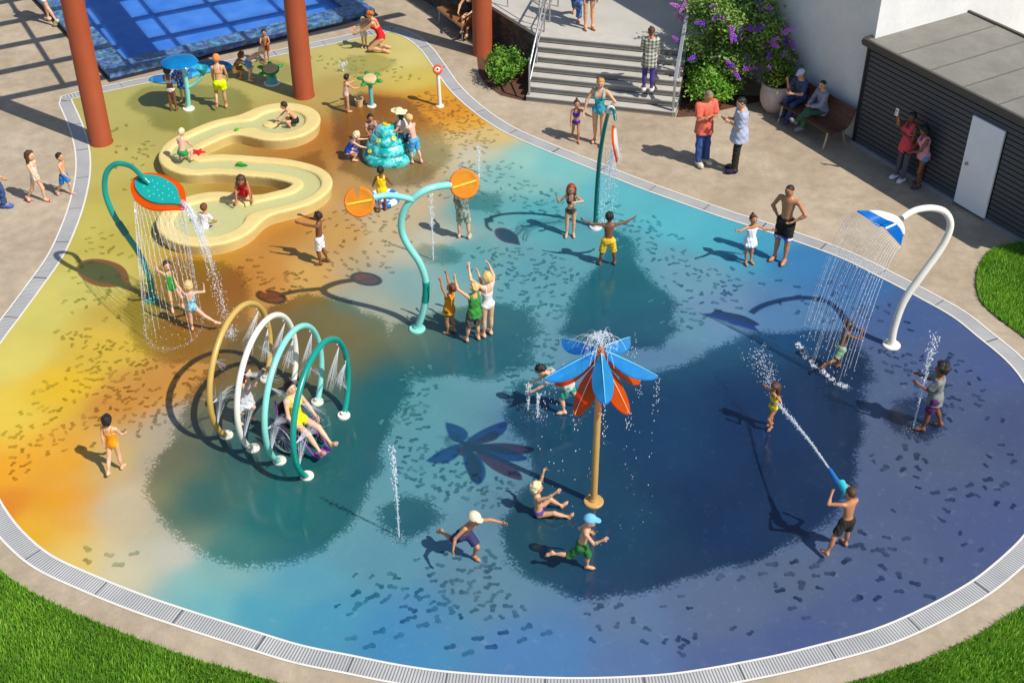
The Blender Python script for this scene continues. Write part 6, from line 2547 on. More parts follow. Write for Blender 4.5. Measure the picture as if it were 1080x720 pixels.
P_('camo_kid', (490, 250), 84, 1.24, 'child in grey camouflage shirt reaching up with the head hidden by the right orange slice', c=.8, skin='pale', hair=('short', 'blond'), wear=[('tee', 'c', dict(mat=pat_camo, sleeve=.7)), ('trunks', 'c', dict(mat=pat_camo2, len=.7)), ('sandals', '#cfcdc4')], group=GP, RA=(60, 45, 40, 68), LA=(25, -70, 10, -60), LL=(35, -80, 20, -84), RL=(35, -82, 30, -86))
P_('pointing_boy', (340, 278), 172, 1.13, 'boy in white trunks pointing with both arms towards the channel', c=.7, skin='brown', hair=('short', 'black'), wear=[('trunks', '#dcdcda', dict(len=.8))], group=GP, LA=(-5, 2, -5, 8), RA=(0, 10, 0, 16), LL=(0, -84, 180, -84), RL=(180, -84, 180, -70), lean=-4)
P_('green_girl', (182, 329), -62, 1.04, 'brown haired girl in green swimsuit with arms up under the falling water', c=.9, skin='pale', hair=('bob', 'brown'), wear=[('swimsuit', '#3f9a3f', dict(top=.86))], group=GP, LA=(50, 55, 20, 78), RA=(60, 48, 20, 80), LL=(20, -40, 180, -60), RL=(0, -85, 180, -82), plant=(.4, 0), lean=-4)
P_('blonde_girl', (203, 347), 100, 1.02, 'blonde girl in light blue swimsuit seen from behind under falling water, leg kicked out', c=.9, skin='pale', hair=('bob', 'blond'), wear=[('swimsuit', 'a', dict(mat=pat_aqua, top=.76, back=.62))], group=GP, LA=(60, 50, 40, 70), RA=(60, -20, 0, 10), LL=(10, -84, 10, -88), RL=(100, -50, 110, -30), plant=(0, .5), lean=6)
P_('arch_girl', (260, 446), -12, 1.18, 'brown haired girl in white swim dress between the arches with hands at her face', c=.9, skin='pale', hair=('long', 'brown'), wear=[('dress', '#d8d5d8', dict(skirt=.14, hem=-.03, top=.85))], group=GP, lean=10, LA=(50, -10, -30, 50), RA=(50, -10, -30, 50), LL=(10, -70, 180, -70), RL=(170, -80, 180, -60))
P_('wheelchair_woman', (314, 447), -38, 1.46, 'dark haired woman in yellow swimsuit sitting in a wheelchair under the arches', c=0.1, skin='pale', hair=('bob', 'dark'), female=True, z=.43, wear=[('swimsuit', '#d5d214', dict(top=.82))], group=GP, LL=(5, -6, 0, -40), RL=(5, -6, 0, -46), mode='pelvis', LA=(35, -60, -5, -35), RA=(35, -60, -5, -35), lean=-10)
P_('orange_girl', (124, 496), 82, 1.08, 'black haired girl in orange swimsuit walking away on the yellow part of the pad', c=.8, skin='pale', hair=('bob', 'black'), wear=[('swimsuit', '#f09a1c', dict(top=.84, back=.74))], group=GP, LL=(170, -72, 180, -58), RL=(0, -86, 10, -88), LA=(160, -80, 90, -86), RA=(30, -65, 0, -35), plant=(.3, 0))
P_('reach_boy', (474, 351), 150, 1.07, 'brown haired boy in orange vest and dark green shorts reaching both arms straight up', c=.9, skin='tan', hair=('short', 'auburn'), wear=[('tank', '#e08c1e', dict(hem=-.06)), ('trunks', '#274a32', dict(len=.35))], group=GP, LA=(15, 66, 10, 80), RA=(10, 55, 10, 74), lean=-6, head=(0, 30), LL=(10, -86, 180, -86), RL=(170, -84, 180, -80))
P_('green_tank', (497, 358), 120, 1.22, 'boy in green tank top and grey shorts seen from behind with arms lifted', c=.6, skin='fair', hair=('short', 'blond'), wear=[('tank', '#3c8a3a', dict(hem=-.05)), ('trunks', '#5d594f', dict(len=.92, grow=.022))], group=GP, LA=(40, 30, 0, 60), RA=(35, 25, 0, 50), LL=(60, -78, 60, -84), RL=(10, -84, 180, -84), head=(0, 15))
P_('white_girl', (512, 353), 128, 1.34, 'tall blonde girl in white swimsuit standing behind the boy in green tank top', c=.35, skin='pale', hair=('bob', 'blond'), female=True, wear=[('swimsuit', '#dcd8d4', dict(back=.7))], group=GP, LA=(20, 20, -20, 60), RA=(40, 0, -20, 65))
P_('redhead', (601, 250), -92, 1.12, 'red haired girl in black patterned bikini raising her hands beside the teal pole', c=.75, skin='fair', hair=('long', 'red'), wear=[('bikini', 'b', dict(mat=pat_black))], group=GP, LA=(40, -8, -60, 8), RA=(80, -40, 30, 62), LL=(10, -86, 0, -88), RL=(15, -86, 10, -86), female=True)
P_('wide_arms', (640, 278), 92, 1.16, 'boy in yellow shorts seen from behind with arms stretched wide', c=.9, skin='brown', hair=('short', 'black'), wear=[('trunks', '#e0b632', dict(len=.95, grow=.02))], group=GP, LA=(82, 2, 80, 22), RA=(84, 8, 80, 28), LL=(75, -77, 80, -84), RL=(75, -77, 80, -84))
P_('white_dress', (790, 279), -70, 1.06, 'little girl in short white swim dress with a hair bun and arms held out', c=1, skin='tan', hair=('bun', 'brown'), wear=[('dress', '#e2e3ea', dict(skirt=.10, hem=-.03, top=.9))], group=GP, LA=(70, -32, 50, 8), RA=(80, -10, 60, 30), LL=(10, -88, 0, -88), RL=(10, -88, 0, -88))
P_('shorts_man', (820, 277), -128, 1.62, 'bare chested man in black swim shorts with blue and white hem, hands on hips', c=0, skin='tan', hair=('shaved', 'dark'), wear=[('trunks', '#26231f', dict(len=.72, hem_col=pat_bluewhite))], group=GP, build=1.08, LA=(85, -48, -60, -35), RA=(95, -62, -80, -50), head=(-10, -10), LL=(25, -82, 15, -86), RL=(20, -84, 15, -86))
# --- deck, back
P_('purple_girl', (607, 149), -86, 1.0, 'little girl in purple bikini holding hands with the woman in teal swimsuit', c=1, skin='tan', hair=('bun', 'dark'), wear=[('bikini', '#4a2a92', dict(lo=.5, hi=.84))], group=GW, LA=(75, -40, 60, -10), RA=(40, -78, 20, -80), **{k: v for k, v in WALK.items() if k in ('LL', 'RL', 'plant')})
P_('teal_woman', (630, 153), -108, 1.57, 'woman in teal swimsuit and golden hair bun holding hands with the little girl', c=0, skin='fair', hair=('short', '#b98a35'), female=True, wear=[('swimsuit', 't', dict(mat=pat_teal, top=.72))], group=GW, RA=(60, -60, 20, -70), LA=(80, -45, -70, -55), LL=(5, -86, 0, -88), RL=(170, -84, 180, -80), head=(15, -12))
P_('check_woman', (683, 96), 84, 1.53, 'woman in checkered grey shirt and purple leggings climbing the stairs', c=0, skin='tan', hair=('pony', 'brown'), female=True, z=.45, wear=[('pants', '#4d3f86', dict(grow=.010, tight=True)), ('jacket', 'c', dict(mat=pat_check, hem=-.12, grow=.02, sleeve=1.6)), ('shoes', '#d8d6d0')], group=GW, LL=(4, -84, 180, -84), RL=(4, -88, 180, -88), RA=(25, -80, 10, -74), LA=(20, -75, -10, -40))
P_('jeans_person', (608, 20), -100, 1.6, 'person in blue jeans on the upper terrace cut off by the top edge', c=0, skin='fair', hair=('short', 'brown'), z=1.05, wear=[('pants', 'd', dict(mat=pat_denim, shin=.9, hem=.036)), ('tee', '#b9b2a6')], group=GW, **WALK)
P_('denim_shorts', (622, 32), -70, 1.56, 'person in short denim shorts crossing the legs on the upper terrace at the top edge', c=0, skin='fair', hair=('long', 'brown'), female=True, z=1.05, wear=[('trunks', 'd', dict(mat=pat_denim, len=.3)), ('tank', '#d9cfc2')], group=GW, LL=(15, -86, -15, -80), RL=(0, -86, 5, -88))
P_('coral_man', (742, 175), -62, 1.68, 'balding man in coral shirt and blue jeans looking down at a phone in his hands', c=0, skin='tan', hair=('shaved', 'grey'), wear=[('pants', 'd', dict(mat=mat('cloth_jeans', '#34508c', .85, .3, 7), hem=.034, grow=.018)), ('tee', '#dd6a55', dict(hem=-.10, sleeve=.8, grow=.024)), ('shoes', '#cfc6ae')], group=GW, head=(10, -22), LA=(30, -74, -70, 12), RA=(30, -72, -62, 16), LL=(6, -86, 0, -88), RL=(30, -82, 10, -86), build=1.06)
P_('blue_man', (771, 181), 178, 1.68, 'dark haired man in pale blue tee shirt and dark trousers looking at a phone', c=0, skin='fair', hair=('short', 'black'), wear=[('pants', '#2e2f29', dict(hem=.034, grow=.010)), ('tee', '#a9b0c6', dict(hem=-.10, sleeve=.85, grow=.028)), ('shoes', '#2c2740')], group=GW, head=(10, -18), LA=(5, -80, -28, 22), RA=(5, -78, -28, 24), LL=(10, -86, 0, -88), RL=(10, -88, 0, -88), build=1.06)
P_('selfie_woman', (946, 191), -150, 1.52, 'woman in coral tank top and grey leggings lifting a phone by the shed', c=0, skin='dark', hair=('short', 'black'), female=True, wear=[('tank', '#d84a56', dict(hem=-.08)), ('pants', '#53545c', dict(grow=.010, tight=True)), ('shoes', '#d9dbe2')], group=GW, RA=(-5, 6, 0, 78), LA=(25, -78, -50, 30), LL=(12, -86, 5, -88), RL=(8, -86, 0, -88), head=(0, 0))
P_('pink_girl', (967, 197), 190, 1.38, 'girl in pale pink top and blue denim shorts standing beside the selfie woman', c=.15, skin='brown', hair=('afro', 'black'), female=True, wear=[('tank', '#d58f99', dict(hem=-.04)), ('trunks', '#4b86bd', dict(len=.22)), ('shoes', '#4a4650')], group=GW, head=(-10, -20), LA=(10, -62, -30, -20), RA=(10, -66, -30, -25), lean=8, LL=(10, -76, 180, -82), RL=(170, -82, 180, -80))
# --- right half of the pad
P_('shower_boy', (884, 387), 24, 1.0, 'boy in pale green shorts running through the whale tail shower, hands at his face', c=.9, skin='brown', hair=('short', 'dark'), wear=[('trunks', '#8aa682', dict(len=.75))], group=GP, lean=16, LA=(50, 0, -40, 60), RA=(50, -5, -40, 55), LL=(5, -70, 180, -80), RL=(180, -55, 180, -8), plant=(0, .5), head=(0, -5))
P_('yellow_bikini', (812, 452), -150, 0.92, 'brown haired girl in yellow bikini shielding herself from the water gun jet', c=1, skin='tan', hair=('long', 'brown'), wear=[('bikini', '#e3d426', dict(lo=.5, hi=.82))], group=GP, LA=(60, 10, -60, 45), RA=(70, 0, -60, 50), LL=(0, -60, 180, -70), RL=(170, -82, 180, -78), head=(0, -15), plant=(.3, .1))
P_('afro_boy', (978, 452), 160, 1.32, 'boy with big black hair in grey tee shirt and purple shorts', c=.6, skin='brown', hair=('afro', 'black'), wear=[('tee', '#7d7f7c', dict(hem=-.08, sleeve=.8, grow=.018)), ('trunks', '#5d2a5f', dict(len=.8, grow=.02))], group=GP, LA=(5, -55, -5, 25), RA=(10, -50, 0, 15), LL=(15, -80, 5, -84), RL=(150, -76, 180, -66))
P_('gun_boy', (890, 573), 116, 1.18, 'bare backed boy in black shorts aiming a blue water gun', c=.7, skin='tan', hair=('shaved', 'brown'), wear=[('trunks', '#2a2a26', dict(len=.75))], group=GP, LA=(55, -5, -50, 25), RA=(30, -40, -25, 60), LL=(95, -58, 100, -70), RL=(30, -80, 60, -84), lean=4)
P_('bending_boy', (601, 434), 178, 1.2, 'boy in grey shirt and teal shorts bending towards a small jet behind the flower sprayer', c=.8, skin='pale', hair=('short', 'black'), wear=[('tee', '#b9b5ae', dict(hem=-.05, sleeve=.4)), ('trunks', '#3f9f86', dict(len=.8))], group=GP, lean=64, LA=(0, -50, 0, -36), RA=(0, -50, 0, -36), LL=(0, -70, 180, -78), RL=(170, -62, 180, -50), head=(0, -25))
P_('sitting_child', (568, 543), 5, 1.12, 'pale haired child sitting on the wet pad with both arms raised near the yellow pole', c=1, skin='fair', hair=('bob', 'pale'), wear=[('briefs', '#5a4a86')], group=GP, mode='pelvis', lean=-6, LL=(14, 40, 0, -42), RL=(18, 20, 0, -24), LA=(30, 60, 10, 78), RA=(20, 30, 10, 45))
P_('cap_runner', (502, 590), -48, 1.20, 'bare chested child in cream cap and dark purple shorts running with arms spread', c=.9, skin='tan', hair=('bald', 'brown'), wear=[('cap', '#d9ceb0'), ('trunks', '#37355c', dict(len=.85, grow=.022))], group=GP, lean=36, LA=(75, -18, 50, -20), RA=(110, -42, 60, -55), LL=(10, -45, 180, -70), RL=(180, -50, 180, -5), plant=(0, .5), head=(0, 15))
P_('blue_cap_runner', (622, 600), -12, 1.12, 'child in light blue cap and green knee trousers running in front of the yellow pole', c=.9, skin='fair', hair=('bald', 'brown'), wear=[('cap', '#6fb4d8'), ('pants', '#2d6a34', dict(shin=.12, grow=.022, hem=.04))], group=GP, lean=14, LL=(0, -68, 180, -88), RL=(180, -48, 180, -2), plant=(0, .5), LA=(170, -50, 20, -30), RA=(10, -50, 0, 40))
# --- sitting on the benches
BQ = -149
P_('cap_sitter', tuple(np.array(G(836, 127, 0)) + np.array([0.14, 0.10, .435])), BQ, 1.48, 'person in pale cap and blue clothes sitting on the bench', c=0, skin='fair', hair=('short', 'dark'), wear=[('pants', '#33476f', dict(grow=.016)), ('tee', '#3f4f70', dict(sleeve=.8)), ('cap', '#c9cede'), ('shoes', '#3a4a74')], mode='pelvis', LL=(10, -4, 0, -78), RL=(4, -2, 0, -84), LA=(20, -66, -40, 0), RA=(20, -52, -20, 66), lean=10, head=(10, -8))
P_('jacket_sitter', tuple(np.array(G(857, 140, 0)) + np.array([0.16, 0.11, .435])), -166, 1.48, 'balding man in grey jacket and green trousers sitting cross legged on the bench', c=0, skin='fair', hair=('shaved', 'dark'), wear=[('pants', '#3b5d4a', dict(grow=.018)), ('jacket', '#8a8ca0', dict(hem=-.06, grow=.02, sleeve=1.95)), ('shoes', '#7d7d85')], mode='pelvis', LL=(0, -2, 0, -70), RL=(-14, 6, 10, -50), LA=(20, -66, -40, -15), RA=(20, -66, -40, -10), lean=6, head=(20, -10))
P_('lounger_sitter', tuple(np.array(G(487, 42, 0)) + np.array([0.25, 0.45, .42])), -118, 1.55, 'bare legged person sitting on the wooden lounger, partly hidden by the right red column', c=0, skin='fair', hair=('bob', 'brown'), female=True, wear=[('swimsuit', '#24232b'), ('sandals', '#3a332d')], mode='pelvis', LL=(4, 0, 0, -78), RL=(-8, 6, -10, -70), LA=(30, -50, -20, -20), RA=(30, -50, -20, -20), lean=4)
# ------------------------------------------------------------------ things held, wheelchair, water
phone_d = mat('phone_dark', '#15161a', .2, .05, 5)
phone_l = mat('phone_pale', '#c9cfd6', .25, .05, 5)


def phone(key, hand, lab, pale, tilt):
    J = PP[key]
    p = (J['handL'] + J['handR']) / 2 if hand == 'B' else J['hand' + hand]
    root_ = empty('phone', p)
    tag(root_, lab, 'phone')
    f = nrm(J['hf'] * np.array([1, 1, 0]))
    s = np.array([f[1], -f[0], 0])
    u_ = nrm(UP * math.cos(R(tilt)) + f * math.sin(R(tilt)))
    n_ = np.cross(s, u_)
    M = Matrix((V(s), V(u_), V(n_))).transposed()
    mb = MB()
    mb.box(f * .03, (.075, .155, .010), M)
    mb.build('case', phone_l if pale else phone_d, root_, smooth=False, bevel=.004)
    mb = MB()
    mb.box(V(f * .03) - M @ Vector((0, 0, -.006)), (.068, .146, .002), M)
    mb.build('screen', phone_d, root_, smooth=False)


phone('coral_man', 'B', 'dark phone held by the balding man in coral shirt', False, 55)
phone('blue_man', 'B', 'dark phone held by the man in pale blue tee shirt', False, 55)
phone('selfie_woman', 'R', 'pale phone lifted by the woman in coral tank top', True, -10)
phone('pink_girl', 'B', 'dark phone held by the girl in pale pink top', False, 55)

# water gun
J = PP['gun_boy']
mz, tgt = (J['handL'] + J['handR']) / 2 + UP * .02, PP['yellow_bikini']['obj'].location
tgt = np.array(tgt) + np.array([.06, -.04, .55])
gd = nrm(tgt - mz)
gd0 = nrm(gd + UP * .10)
root = empty('water_gun', mz)
tag(root, 'blue and turquoise water gun held by the bare backed boy in black shorts', 'water gun')
mb = MB()
mb.tube([gd0 * -.10, gd0 * .12, gd0 * .13, gd0 * .42, gd0 * .45], [.045, .05, .036, .030, .02], 12)
mb.build('barrel', mat('gun_blue', '#1a78c8', .3, .08, 6), root)
mb = MB()
mb.tube([gd0 * -.20 + UP * .05, gd0 * .02 + UP * .07], [.05, .06], 12)
mb.build('tank', mat('gun_aqua', '#3fc0c6', .25, .08, 6), root)
mb = MB()
mb.bar(gd0 * -.06, gd0 * -.10 - UP * .14, .03, .05)
mb.build('grip', mat('gun_aqua', '#3fc0c6'), root, smooth=False, bevel=.008)
MUZ = mz + gd0 * .45

# wheelchair
J = PP['wheelchair_woman']
wh = R(-38)
pw_ = np.array(J['obj'].location)
root = empty('wheelchair', (pw_[0], pw_[1], 0), wh)
tag(root, 'purple framed wheelchair with large spoked wheels under the arches', 'wheelchair')
pur = mat('wheelchair_purple', '#8a3f9e', .3, .1, 5)
tyre = mat('tyre_black', '#1b1b1d', .7, .1, 8)
sil = mat('wheel_silver', '#b9bcc4', .3, .08, 5, metal=.5)
for s in (-1, 1):
    wr = empty('wheel', (-.06, s * .29, .30))
    wr.parent = root
    wr.location = (-.06, s * .29, .30)
    mb = MB()
    mb.tube([(.29 * math.cos(a), 0, .29 * math.sin(a)) for a in np.linspace(0, 2 * PI, 41)[:-1]], .016, 8, closed=True)
    mb.build('tyre', tyre, wr)
    mb = MB()
    mb.tube([(.265 * math.cos(a), 0, .265 * math.sin(a)) for a in np.linspace(0, 2 * PI, 41)[:-1]], .010, 6, closed=True)
    mb.tube([(.235 * math.cos(a), s * .035, .235 * math.sin(a)) for a in np.linspace(0, 2 * PI, 41)[:-1]], .009, 6, closed=True)
    mb.build('rim', sil, wr)
    mb = MB()
    for k in range(14):
        a = 2 * PI * k / 14
        mb.tube([(0, 0, 0), (.26 * math.cos(a), 0, .26 * math.sin(a))], .003, 4)
    mb.ball((0, 0, 0), .03, 10, 6)
    mb.build('spokes', sil, wr)
    mb = MB()
    mb.tube(catmull([(-.22, s * .21, .92), (-.20, s * .21, .60), (-.18, s * .21, .42), (.10, s * .21, .42), (.26, s * .20, .40), (.40, s * .16, .20), (.48, s * .14, .10)], 5), .015, 8)
    mb.tube([(-.19, s * .21, .44), (-.16, s * .23, .20), (.24, s * .22, .16)], .013, 8)
    mb.tube([(-.18, s * .22, .62), (.12, s * .22, .62), (.14, s * .22, .42)], .013, 8)
    mb.build('frame', pur, root)
    mb = MB()
    mb.tube([(.24 + .055 * math.cos(a), s * .22, .065 + .055 * math.sin(a)) for a in np.linspace(0, 2 * PI, 17)[:-1]], .014, 6, closed=True)
    mb.bar((.24, s * .22, .065), (.24, s * .22, .18), .02, .02)
    mb.build('castor', tyre, root)
    mb = MB()
    mb.box((.50, s * .07, .10), (.15, .12, .02))
    mb.build('footrest', pur, root, smooth=False, bevel=.004)
mb = MB()
mb.box((.02, 0, .405), (.42, .40, .035))
mb.build('seat', tyre, root, smooth=False, bevel=.01)
mb = MB()
mb.box((-.205, 0, .66), (.03, .40, .36))
mb.build('backrest', tyre, root, smooth=False, bevel=.01)

# ------------------------------------------------------------------ water
w_solid = water_mat('water_white', .52)
w_soft = water_mat('water_drops', .42)
w_mist = water_mat('water_mist', .72)
w_stream = water_mat('water_stream', .62)
OCT = np.array([(1, 0, 0), (-1, 0, 0), (0, 1, 0), (0, -1, 0), (0, 0, 1), (0, 0, -1)], float)
OCF = np.array([(0, 2, 4), (2, 1, 4), (1, 3, 4), (3, 0, 4), (2, 0, 5), (1, 2, 5), (3, 1, 5), (0, 3, 5)])


def drops(name, c_, r_, m_, lab=None, cat=None, parent=None, stretch=None, group=None):
    c_ = np.asarray(c_, float)
    n = len(c_)
    r_ = np.broadcast_to(np.asarray(r_, float), (n,))
    sc = np.ones((n, 3)) * r_[:, None]
    if stretch is not None:
        sc[:, 2] *= stretch
    base = c_.mean(0) if parent is None else np.zeros(3)
    if parent is None:
        base[2] = 0
    vs = (OCT[None] * sc[:, None] + c_[:, None] - base).reshape(-1, 3)
    fs = (OCF[None] + (np.arange(n) * 6)[:, None, None]).reshape(-1, 3)
    o = link_mesh(name, mesh_np(name, vs, fs, m_, smooth=True), parent)
    if parent is None:
        o.location = V(base)
    return tag(o, lab, cat, group, 'stuff')


def jet(px, h, lab, n=260, w=.05, base_w=.014):
    b_ = G(*px)
    k = MB()
    k.tube([(0, 0, 0), (0.004, 0, h * .5), (0, .004, h * .75)], [.012, .010, .006], 8)
    o = k.build('water_jet', w_stream)
    o.location = V(b_)
    tag(o, lab, 'water jet', 'ground jets of the splash pad')
    t = rng.uniform(0, 1, n) ** .75
    spread = base_w + (w - base_w) * t ** 1.2
    p = np.c_[rng.normal(0, 1, n) * spread * .6, rng.normal(0, 1, n) * spread * .6, t * h]
    drops('drops', p, rng.uniform(.005, .013, n) * (.55 + .6 * t), w_solid, parent=o, stretch=2.0)
    sp_ = np.c_[rng.normal(0, .09, 60), rng.normal(0, .09, 60), rng.uniform(.003, .03, 60)]
    drops('splash', sp_, rng.uniform(.003, .007, 60), w_solid, parent=o)


jet((421, 566), 1.75, 'tall water jet left of the running child in cream cap')
jet((505, 182), .62, 'water jet on the pale ground above the right orange slice', 170)
jet((457, 274), 1.45, 'water jet between the mint pole and the child in camouflage shirt', 230, .04)
jet((963, 452), 1.9, 'tall water jet in front of the boy with big black hair', 300, .07)
jet((557, 432), .55, 'low water jet in front of the bending boy', 150, .05)
jet((567, 440), .50, 'low water jet beneath the left petals of the flower sprayer', 130, .04)
jet((362, 76), .25, 'small bubbling jet at the top of the pad beside the middle red column', 120, .10)


def falling(name, starts, lab, cat, v0, m_=None, thick=.006, jit=.0, nseg=26, drops_n=26, land=0.0, parent=None, keep=1.0, nsp=14, cut=(.45, .8)):
    """thin streams that leave a head and fall in arcs; strands broken into drops lower down"""
    mb_ = MB()
    dl = []
    ends = []
    for p, v in zip(starts, v0):
        p = np.array(p, float)
        T = (v[2] + math.sqrt(v[2] ** 2 + 2 * 9.8 * (p[2] - land))) / 9.8
        q = [p + v * t - UP * 4.9 * t * t for t in np.linspace(0, T, nseg)]
        th = thick * rng.uniform(.7, 1.2)
        cutk = min(nseg - 1, int(nseg * rng.uniform(*cut)))
        mb_.tube(q[:cutk + 1], [th * (1 - .35 * i / nseg) for i in range(cutk + 1)], 5)
        for t in np.linspace(.2, 1, drops_n) * T + rng.normal(0, .006, drops_n):
            t = min(t, T)
            dl.append(p + v * t - UP * 4.9 * t * t + rng.normal(0, .008 + jit, 3))
        ends.append(q[-1])
    base = np.mean(ends, 0) * np.array([1, 1, 0])
    root_ = empty(name, base)
    tag(root_, lab, cat)
    o = MB()
    o.v = [tuple(np.array(a) - base) for a in mb_.v]
    o.f = mb_.f
    tag(o.build('streams', m_ or w_stream, root_), kind='stuff')
    dl = np.array(dl) - base
    if keep < 1:
        dl = dl[(dl[:, 2] > dl[:, 2].max() * (1 - keep)) | (rng.random(len(dl)) < .12)]
    drops('drops', dl, rng.uniform(.004, .0085, len(dl)), w_soft, parent=root_, stretch=2.8)
    sp_ = np.concatenate([e - base + np.c_[rng.normal(0, .03, nsp), rng.normal(0, .03, nsp), np.abs(rng.normal(0, .02, nsp))] for e in ends])
    drops('splash', sp_, rng.uniform(.003, .007, len(sp_)), w_soft, parent=root_)
    return ends


# leaf sprinkler curtain
st, vv = [], []
for k in range(30):
    a = 2 * PI * k / 30
    p = LEAF['ctr'] + LEAF['ax'] * (math.cos(a) * LEAF['L'] * .43) + LEAF['side'] * (math.sin(a) * .36) - LEAF['n'] * .06
    st.append(p)
    tg = np.array(G(181 + 30 * math.cos(a) * 1.0, 351 - 11 * math.sin(a) - 3))
    # aim at a ring on the floor
    T = math.sqrt(2 * p[2] / 9.8)
    ring_p = np.array(G(184, 345)) + np.array([.50 * math.cos(a + .4), .68 * math.sin(a + .4), 0])
    vv.append(np.array([(ring_p[0] - p[0]) / T, (ring_p[1] - p[1]) / T, 0]))
falling('water_curtain', st, 'thin curtain of water falling from the orange rimmed leaf onto the two girls', 'water curtain', vv, thick=.0042, cut=(.8, 1.0))
# thick arc from the leaf tip
st, vv = [], []
for k in range(26):
    p = LEAF['tip'] + rng.normal(0, .035, 3) - LEAF['ax'] * .12
    tg = np.array(G(244, 352)) + np.array([rng.normal(0, .07), rng.normal(0, .10), 0])
    vz = 1.1
    T = (vz + math.sqrt(vz ** 2 + 2 * 9.8 * p[2])) / 9.8
    st.append(p)
    vv.append(np.array([(tg[0] - p[0]) / T, (tg[1] - p[1]) / T, vz]))
falling('water_stream', st, 'thick arching stream of water from the tip of the orange rimmed leaf', 'water stream', vv, jit=.012, drops_n=34, thick=.004)
# whale tail shower
st, vv = [], []
E0, E1 = np.array(G(842, 364)), np.array(G(893, 411))
for k in range(24):
    t = k / 23
    p = TAIL['A'] * (1 - 2 * t) + TAIL['N'] * 2 * t if t < .5 else TAIL['N'] * (2 - 2 * t) + TAIL['B'] * (2 * t - 1)
    tg = E0 * (1 - t) + E1 * t + rng.normal(0, .015, 3) * np.array([1, 1, 0]) + np.array([-.10, -.05, 0]) * math.sin(PI * t)
    T = math.sqrt(2 * p[2] / 9.8)
    st.append(p - UP * .02)
    vv.append(np.array([(tg[0] - p[0]) / T, (tg[1] - p[1]) / T, 0]))
ends = falling('water_shower', st, 'sheet of thin water streams falling from the whale tail', 'water shower', vv, thick=.006, drops_n=22, cut=(.85, 1.0))
sp_ = np.concatenate([e + np.c_[rng.normal(0, .026, 30), rng.normal(0, .016, 30), np.abs(rng.normal(0, .022, 30)) + .004] for e in ends[::2]])
drops('water_splashes', sp_, rng.uniform(.010, .019, len(sp_)), w_solid, 'row of white splashes where the whale tail streams hit the floor', 'splashes')
# petals dripping
st, vv = [], []
for p in PET:
    for j in range(3):
        st.append(p + rng.normal(0, .03, 3))
        vv.append(np.array([rng.normal(0, .10), rng.normal(0, .10), 0]))
falling('water_drips', st, 'water dripping from the petal tips of the flower sprayer', 'water drips', vv, thick=.0035, jit=.02, drops_n=20, keep=.28, nsp=1, cut=(.08, .2))
n = 420
a, e = rng.uniform(0, 2 * PI, n), rng.uniform(.0, 1, n)
rr = rng.uniform(0, 1, n) ** .7 * .25
p = FTOP + np.c_[np.cos(a) * rr, np.sin(a) * rr, .24 * (1 - (rr / .27) ** 2) * rng.uniform(.3, 1.0, n)]
root = empty('water_burst', FTOP)
tag(root, 'white burst of spray on top of the flower sprayer', 'water spray')
drops('drops', p - FTOP, rng.uniform(.004, .011, n), w_soft, parent=root)
mb = MB()
for k in range(34):
    a, rr = rng.uniform(0, 2 * PI), rng.uniform(.1, .42)
    q = [np.array([math.cos(a) * rr * t, math.sin(a) * rr * t, .9 * t * (1.05 - t) * (1 - rr)]) for t in np.linspace(0, 1.15, 9)]
    mb.tube(q, .004, 4)
tag(mb.build('strands', w_mist, root), kind='stuff')


def cone_spray(start, d, L, half, n, parent, off):
    mb_ = MB()
    x, y = perp(V(d))
    pts_ = []
    for k in range(n):
        a, r_ = rng.uniform(0, 2 * PI), half * math.sqrt(rng.uniform(0, 1))
        dd = nrm(d + np.array(x) * math.cos(a) * r_ + np.array(y) * math.sin(a) * r_)
        LL_ = L * rng.uniform(.55, 1.0)
        q = [start + dd * LL_ * t - UP * .12 * t * t - off for t in (0, .4, .75, 1)]
        mb_.tube(q, [.0018, .0018, .0016, .001], 4)
        for j in range(1):
            pts_.append(start + dd * LL_ * rng.uniform(.4, 1.1) - UP * .1 - off + rng.normal(0, .012, 3))
    tag(mb_.build('spray_fan', w_mist, parent), kind='stuff')
    return pts_


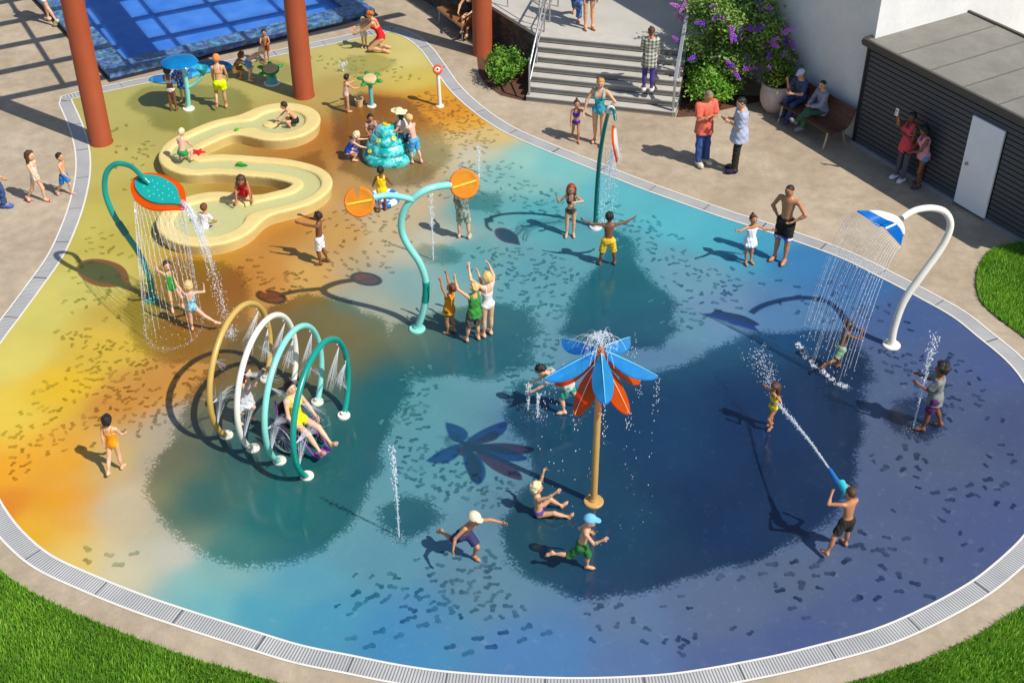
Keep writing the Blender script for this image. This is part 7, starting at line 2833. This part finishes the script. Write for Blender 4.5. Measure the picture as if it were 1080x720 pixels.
for (mid, Rr, hc, m_), nm_ in zip(HOOPS, ('tan arch', 'white arch', 'mint arch', 'dark teal arch')):
    o_ = mid.copy()
    root = empty('arch_spray', mid)
    tag(root, 'fans of water spraying inwards from the ' + nm_, 'water spray', 'sprays of the arches')
    allp = []
    for t in (-.42, .12, .62, PI - .75, PI - .1, PI + .42):
        q = mid + hoop_dir * Rr * math.cos(t) + UP * (hc + Rr * math.sin(t))
        d = nrm(-(hoop_dir * math.cos(t) + UP * math.sin(t)) + rng.normal(0, .18, 3))
        if t < -.3 or t > PI + .3:
            d = nrm(np.array([0, 0, 1.0]) - hoop_dir * math.cos(t) * .5)
        allp += cone_spray(q + d * .06, d, rng.uniform(.60, .85), .19, 24, root, o_)
    drops('droplets', allp, rng.uniform(.002, .005, len(allp)), w_soft, parent=root)

# water gun jet
D_ = np.linalg.norm(tgt - MUZ)
n = 900
t = rng.uniform(0, 1, n)
ctr = MUZ + np.outer(t, tgt - MUZ) + np.outer(t * (1 - t), UP * .18)
p = ctr + rng.normal(0, 1, (n, 3)) * (.007 + .018 * t[:, None] ** 1.3)
q = [MUZ + (tgt - MUZ) * t_ + UP * .18 * t_ * (1 - t_) - MUZ for t_ in np.linspace(0, 1, 20)]
mb = MB()
mb.tube(q, np.linspace(.014, .020, 20), 8)
o = mb.build('gun_jet', w_stream)
o.location = V(MUZ)
tag(o, 'long white jet from the blue water gun towards the girl in yellow bikini', 'water jet')
drops('drops', p - MUZ, rng.uniform(.004, .009, n), w_solid, parent=o)
n = 520
bk_ = nrm((tgt - MUZ) * np.array([1, 1, 0]))
t = rng.uniform(0, 1, n)
p = tgt + np.outer(t, bk_ * 1.15 + UP * .42) - np.outer(t * t, UP * .20) + rng.normal(0, 1, (n, 3)) * (.03 + .09 * t[:, None])
drops('water_spray', p, rng.uniform(.004, .011, n), w_solid, 'spray of drops flying off behind the girl in yellow bikini', 'water spray')
# fountain trickles and the right leaf's veil
n = 260
az_, z_ = rng.uniform(0, 2 * PI, n), rng.uniform(.05, .85, n)
rr = .57 * (1 - z_ * .72) + .02
p = np.array(G(410, 165)) + np.c_[np.cos(az_) * rr, np.sin(az_) * rr, z_]
drops('fountain_trickle', p, rng.uniform(.004, .010, n), w_solid, 'water trickling down the tiered turquoise fountain', 'water trickle')
st, vv = [], []
for k in range(22):
    q = RLEAF + rng.normal(0, .10, 3) - UP * .3
    tg = np.array(G(637, 236)) + rng.normal(0, .12, 3)
    T = math.sqrt(2 * q[2] / 9.8)
    st.append(q)
    vv.append(np.array([(tg[0] - q[0]) / T, (tg[1] - q[1]) / T, 0]))
falling('water_veil', st, 'pale veil of water falling from the hanging orange leaf beside the teal pole', 'water veil', vv, thick=.006, jit=.015)
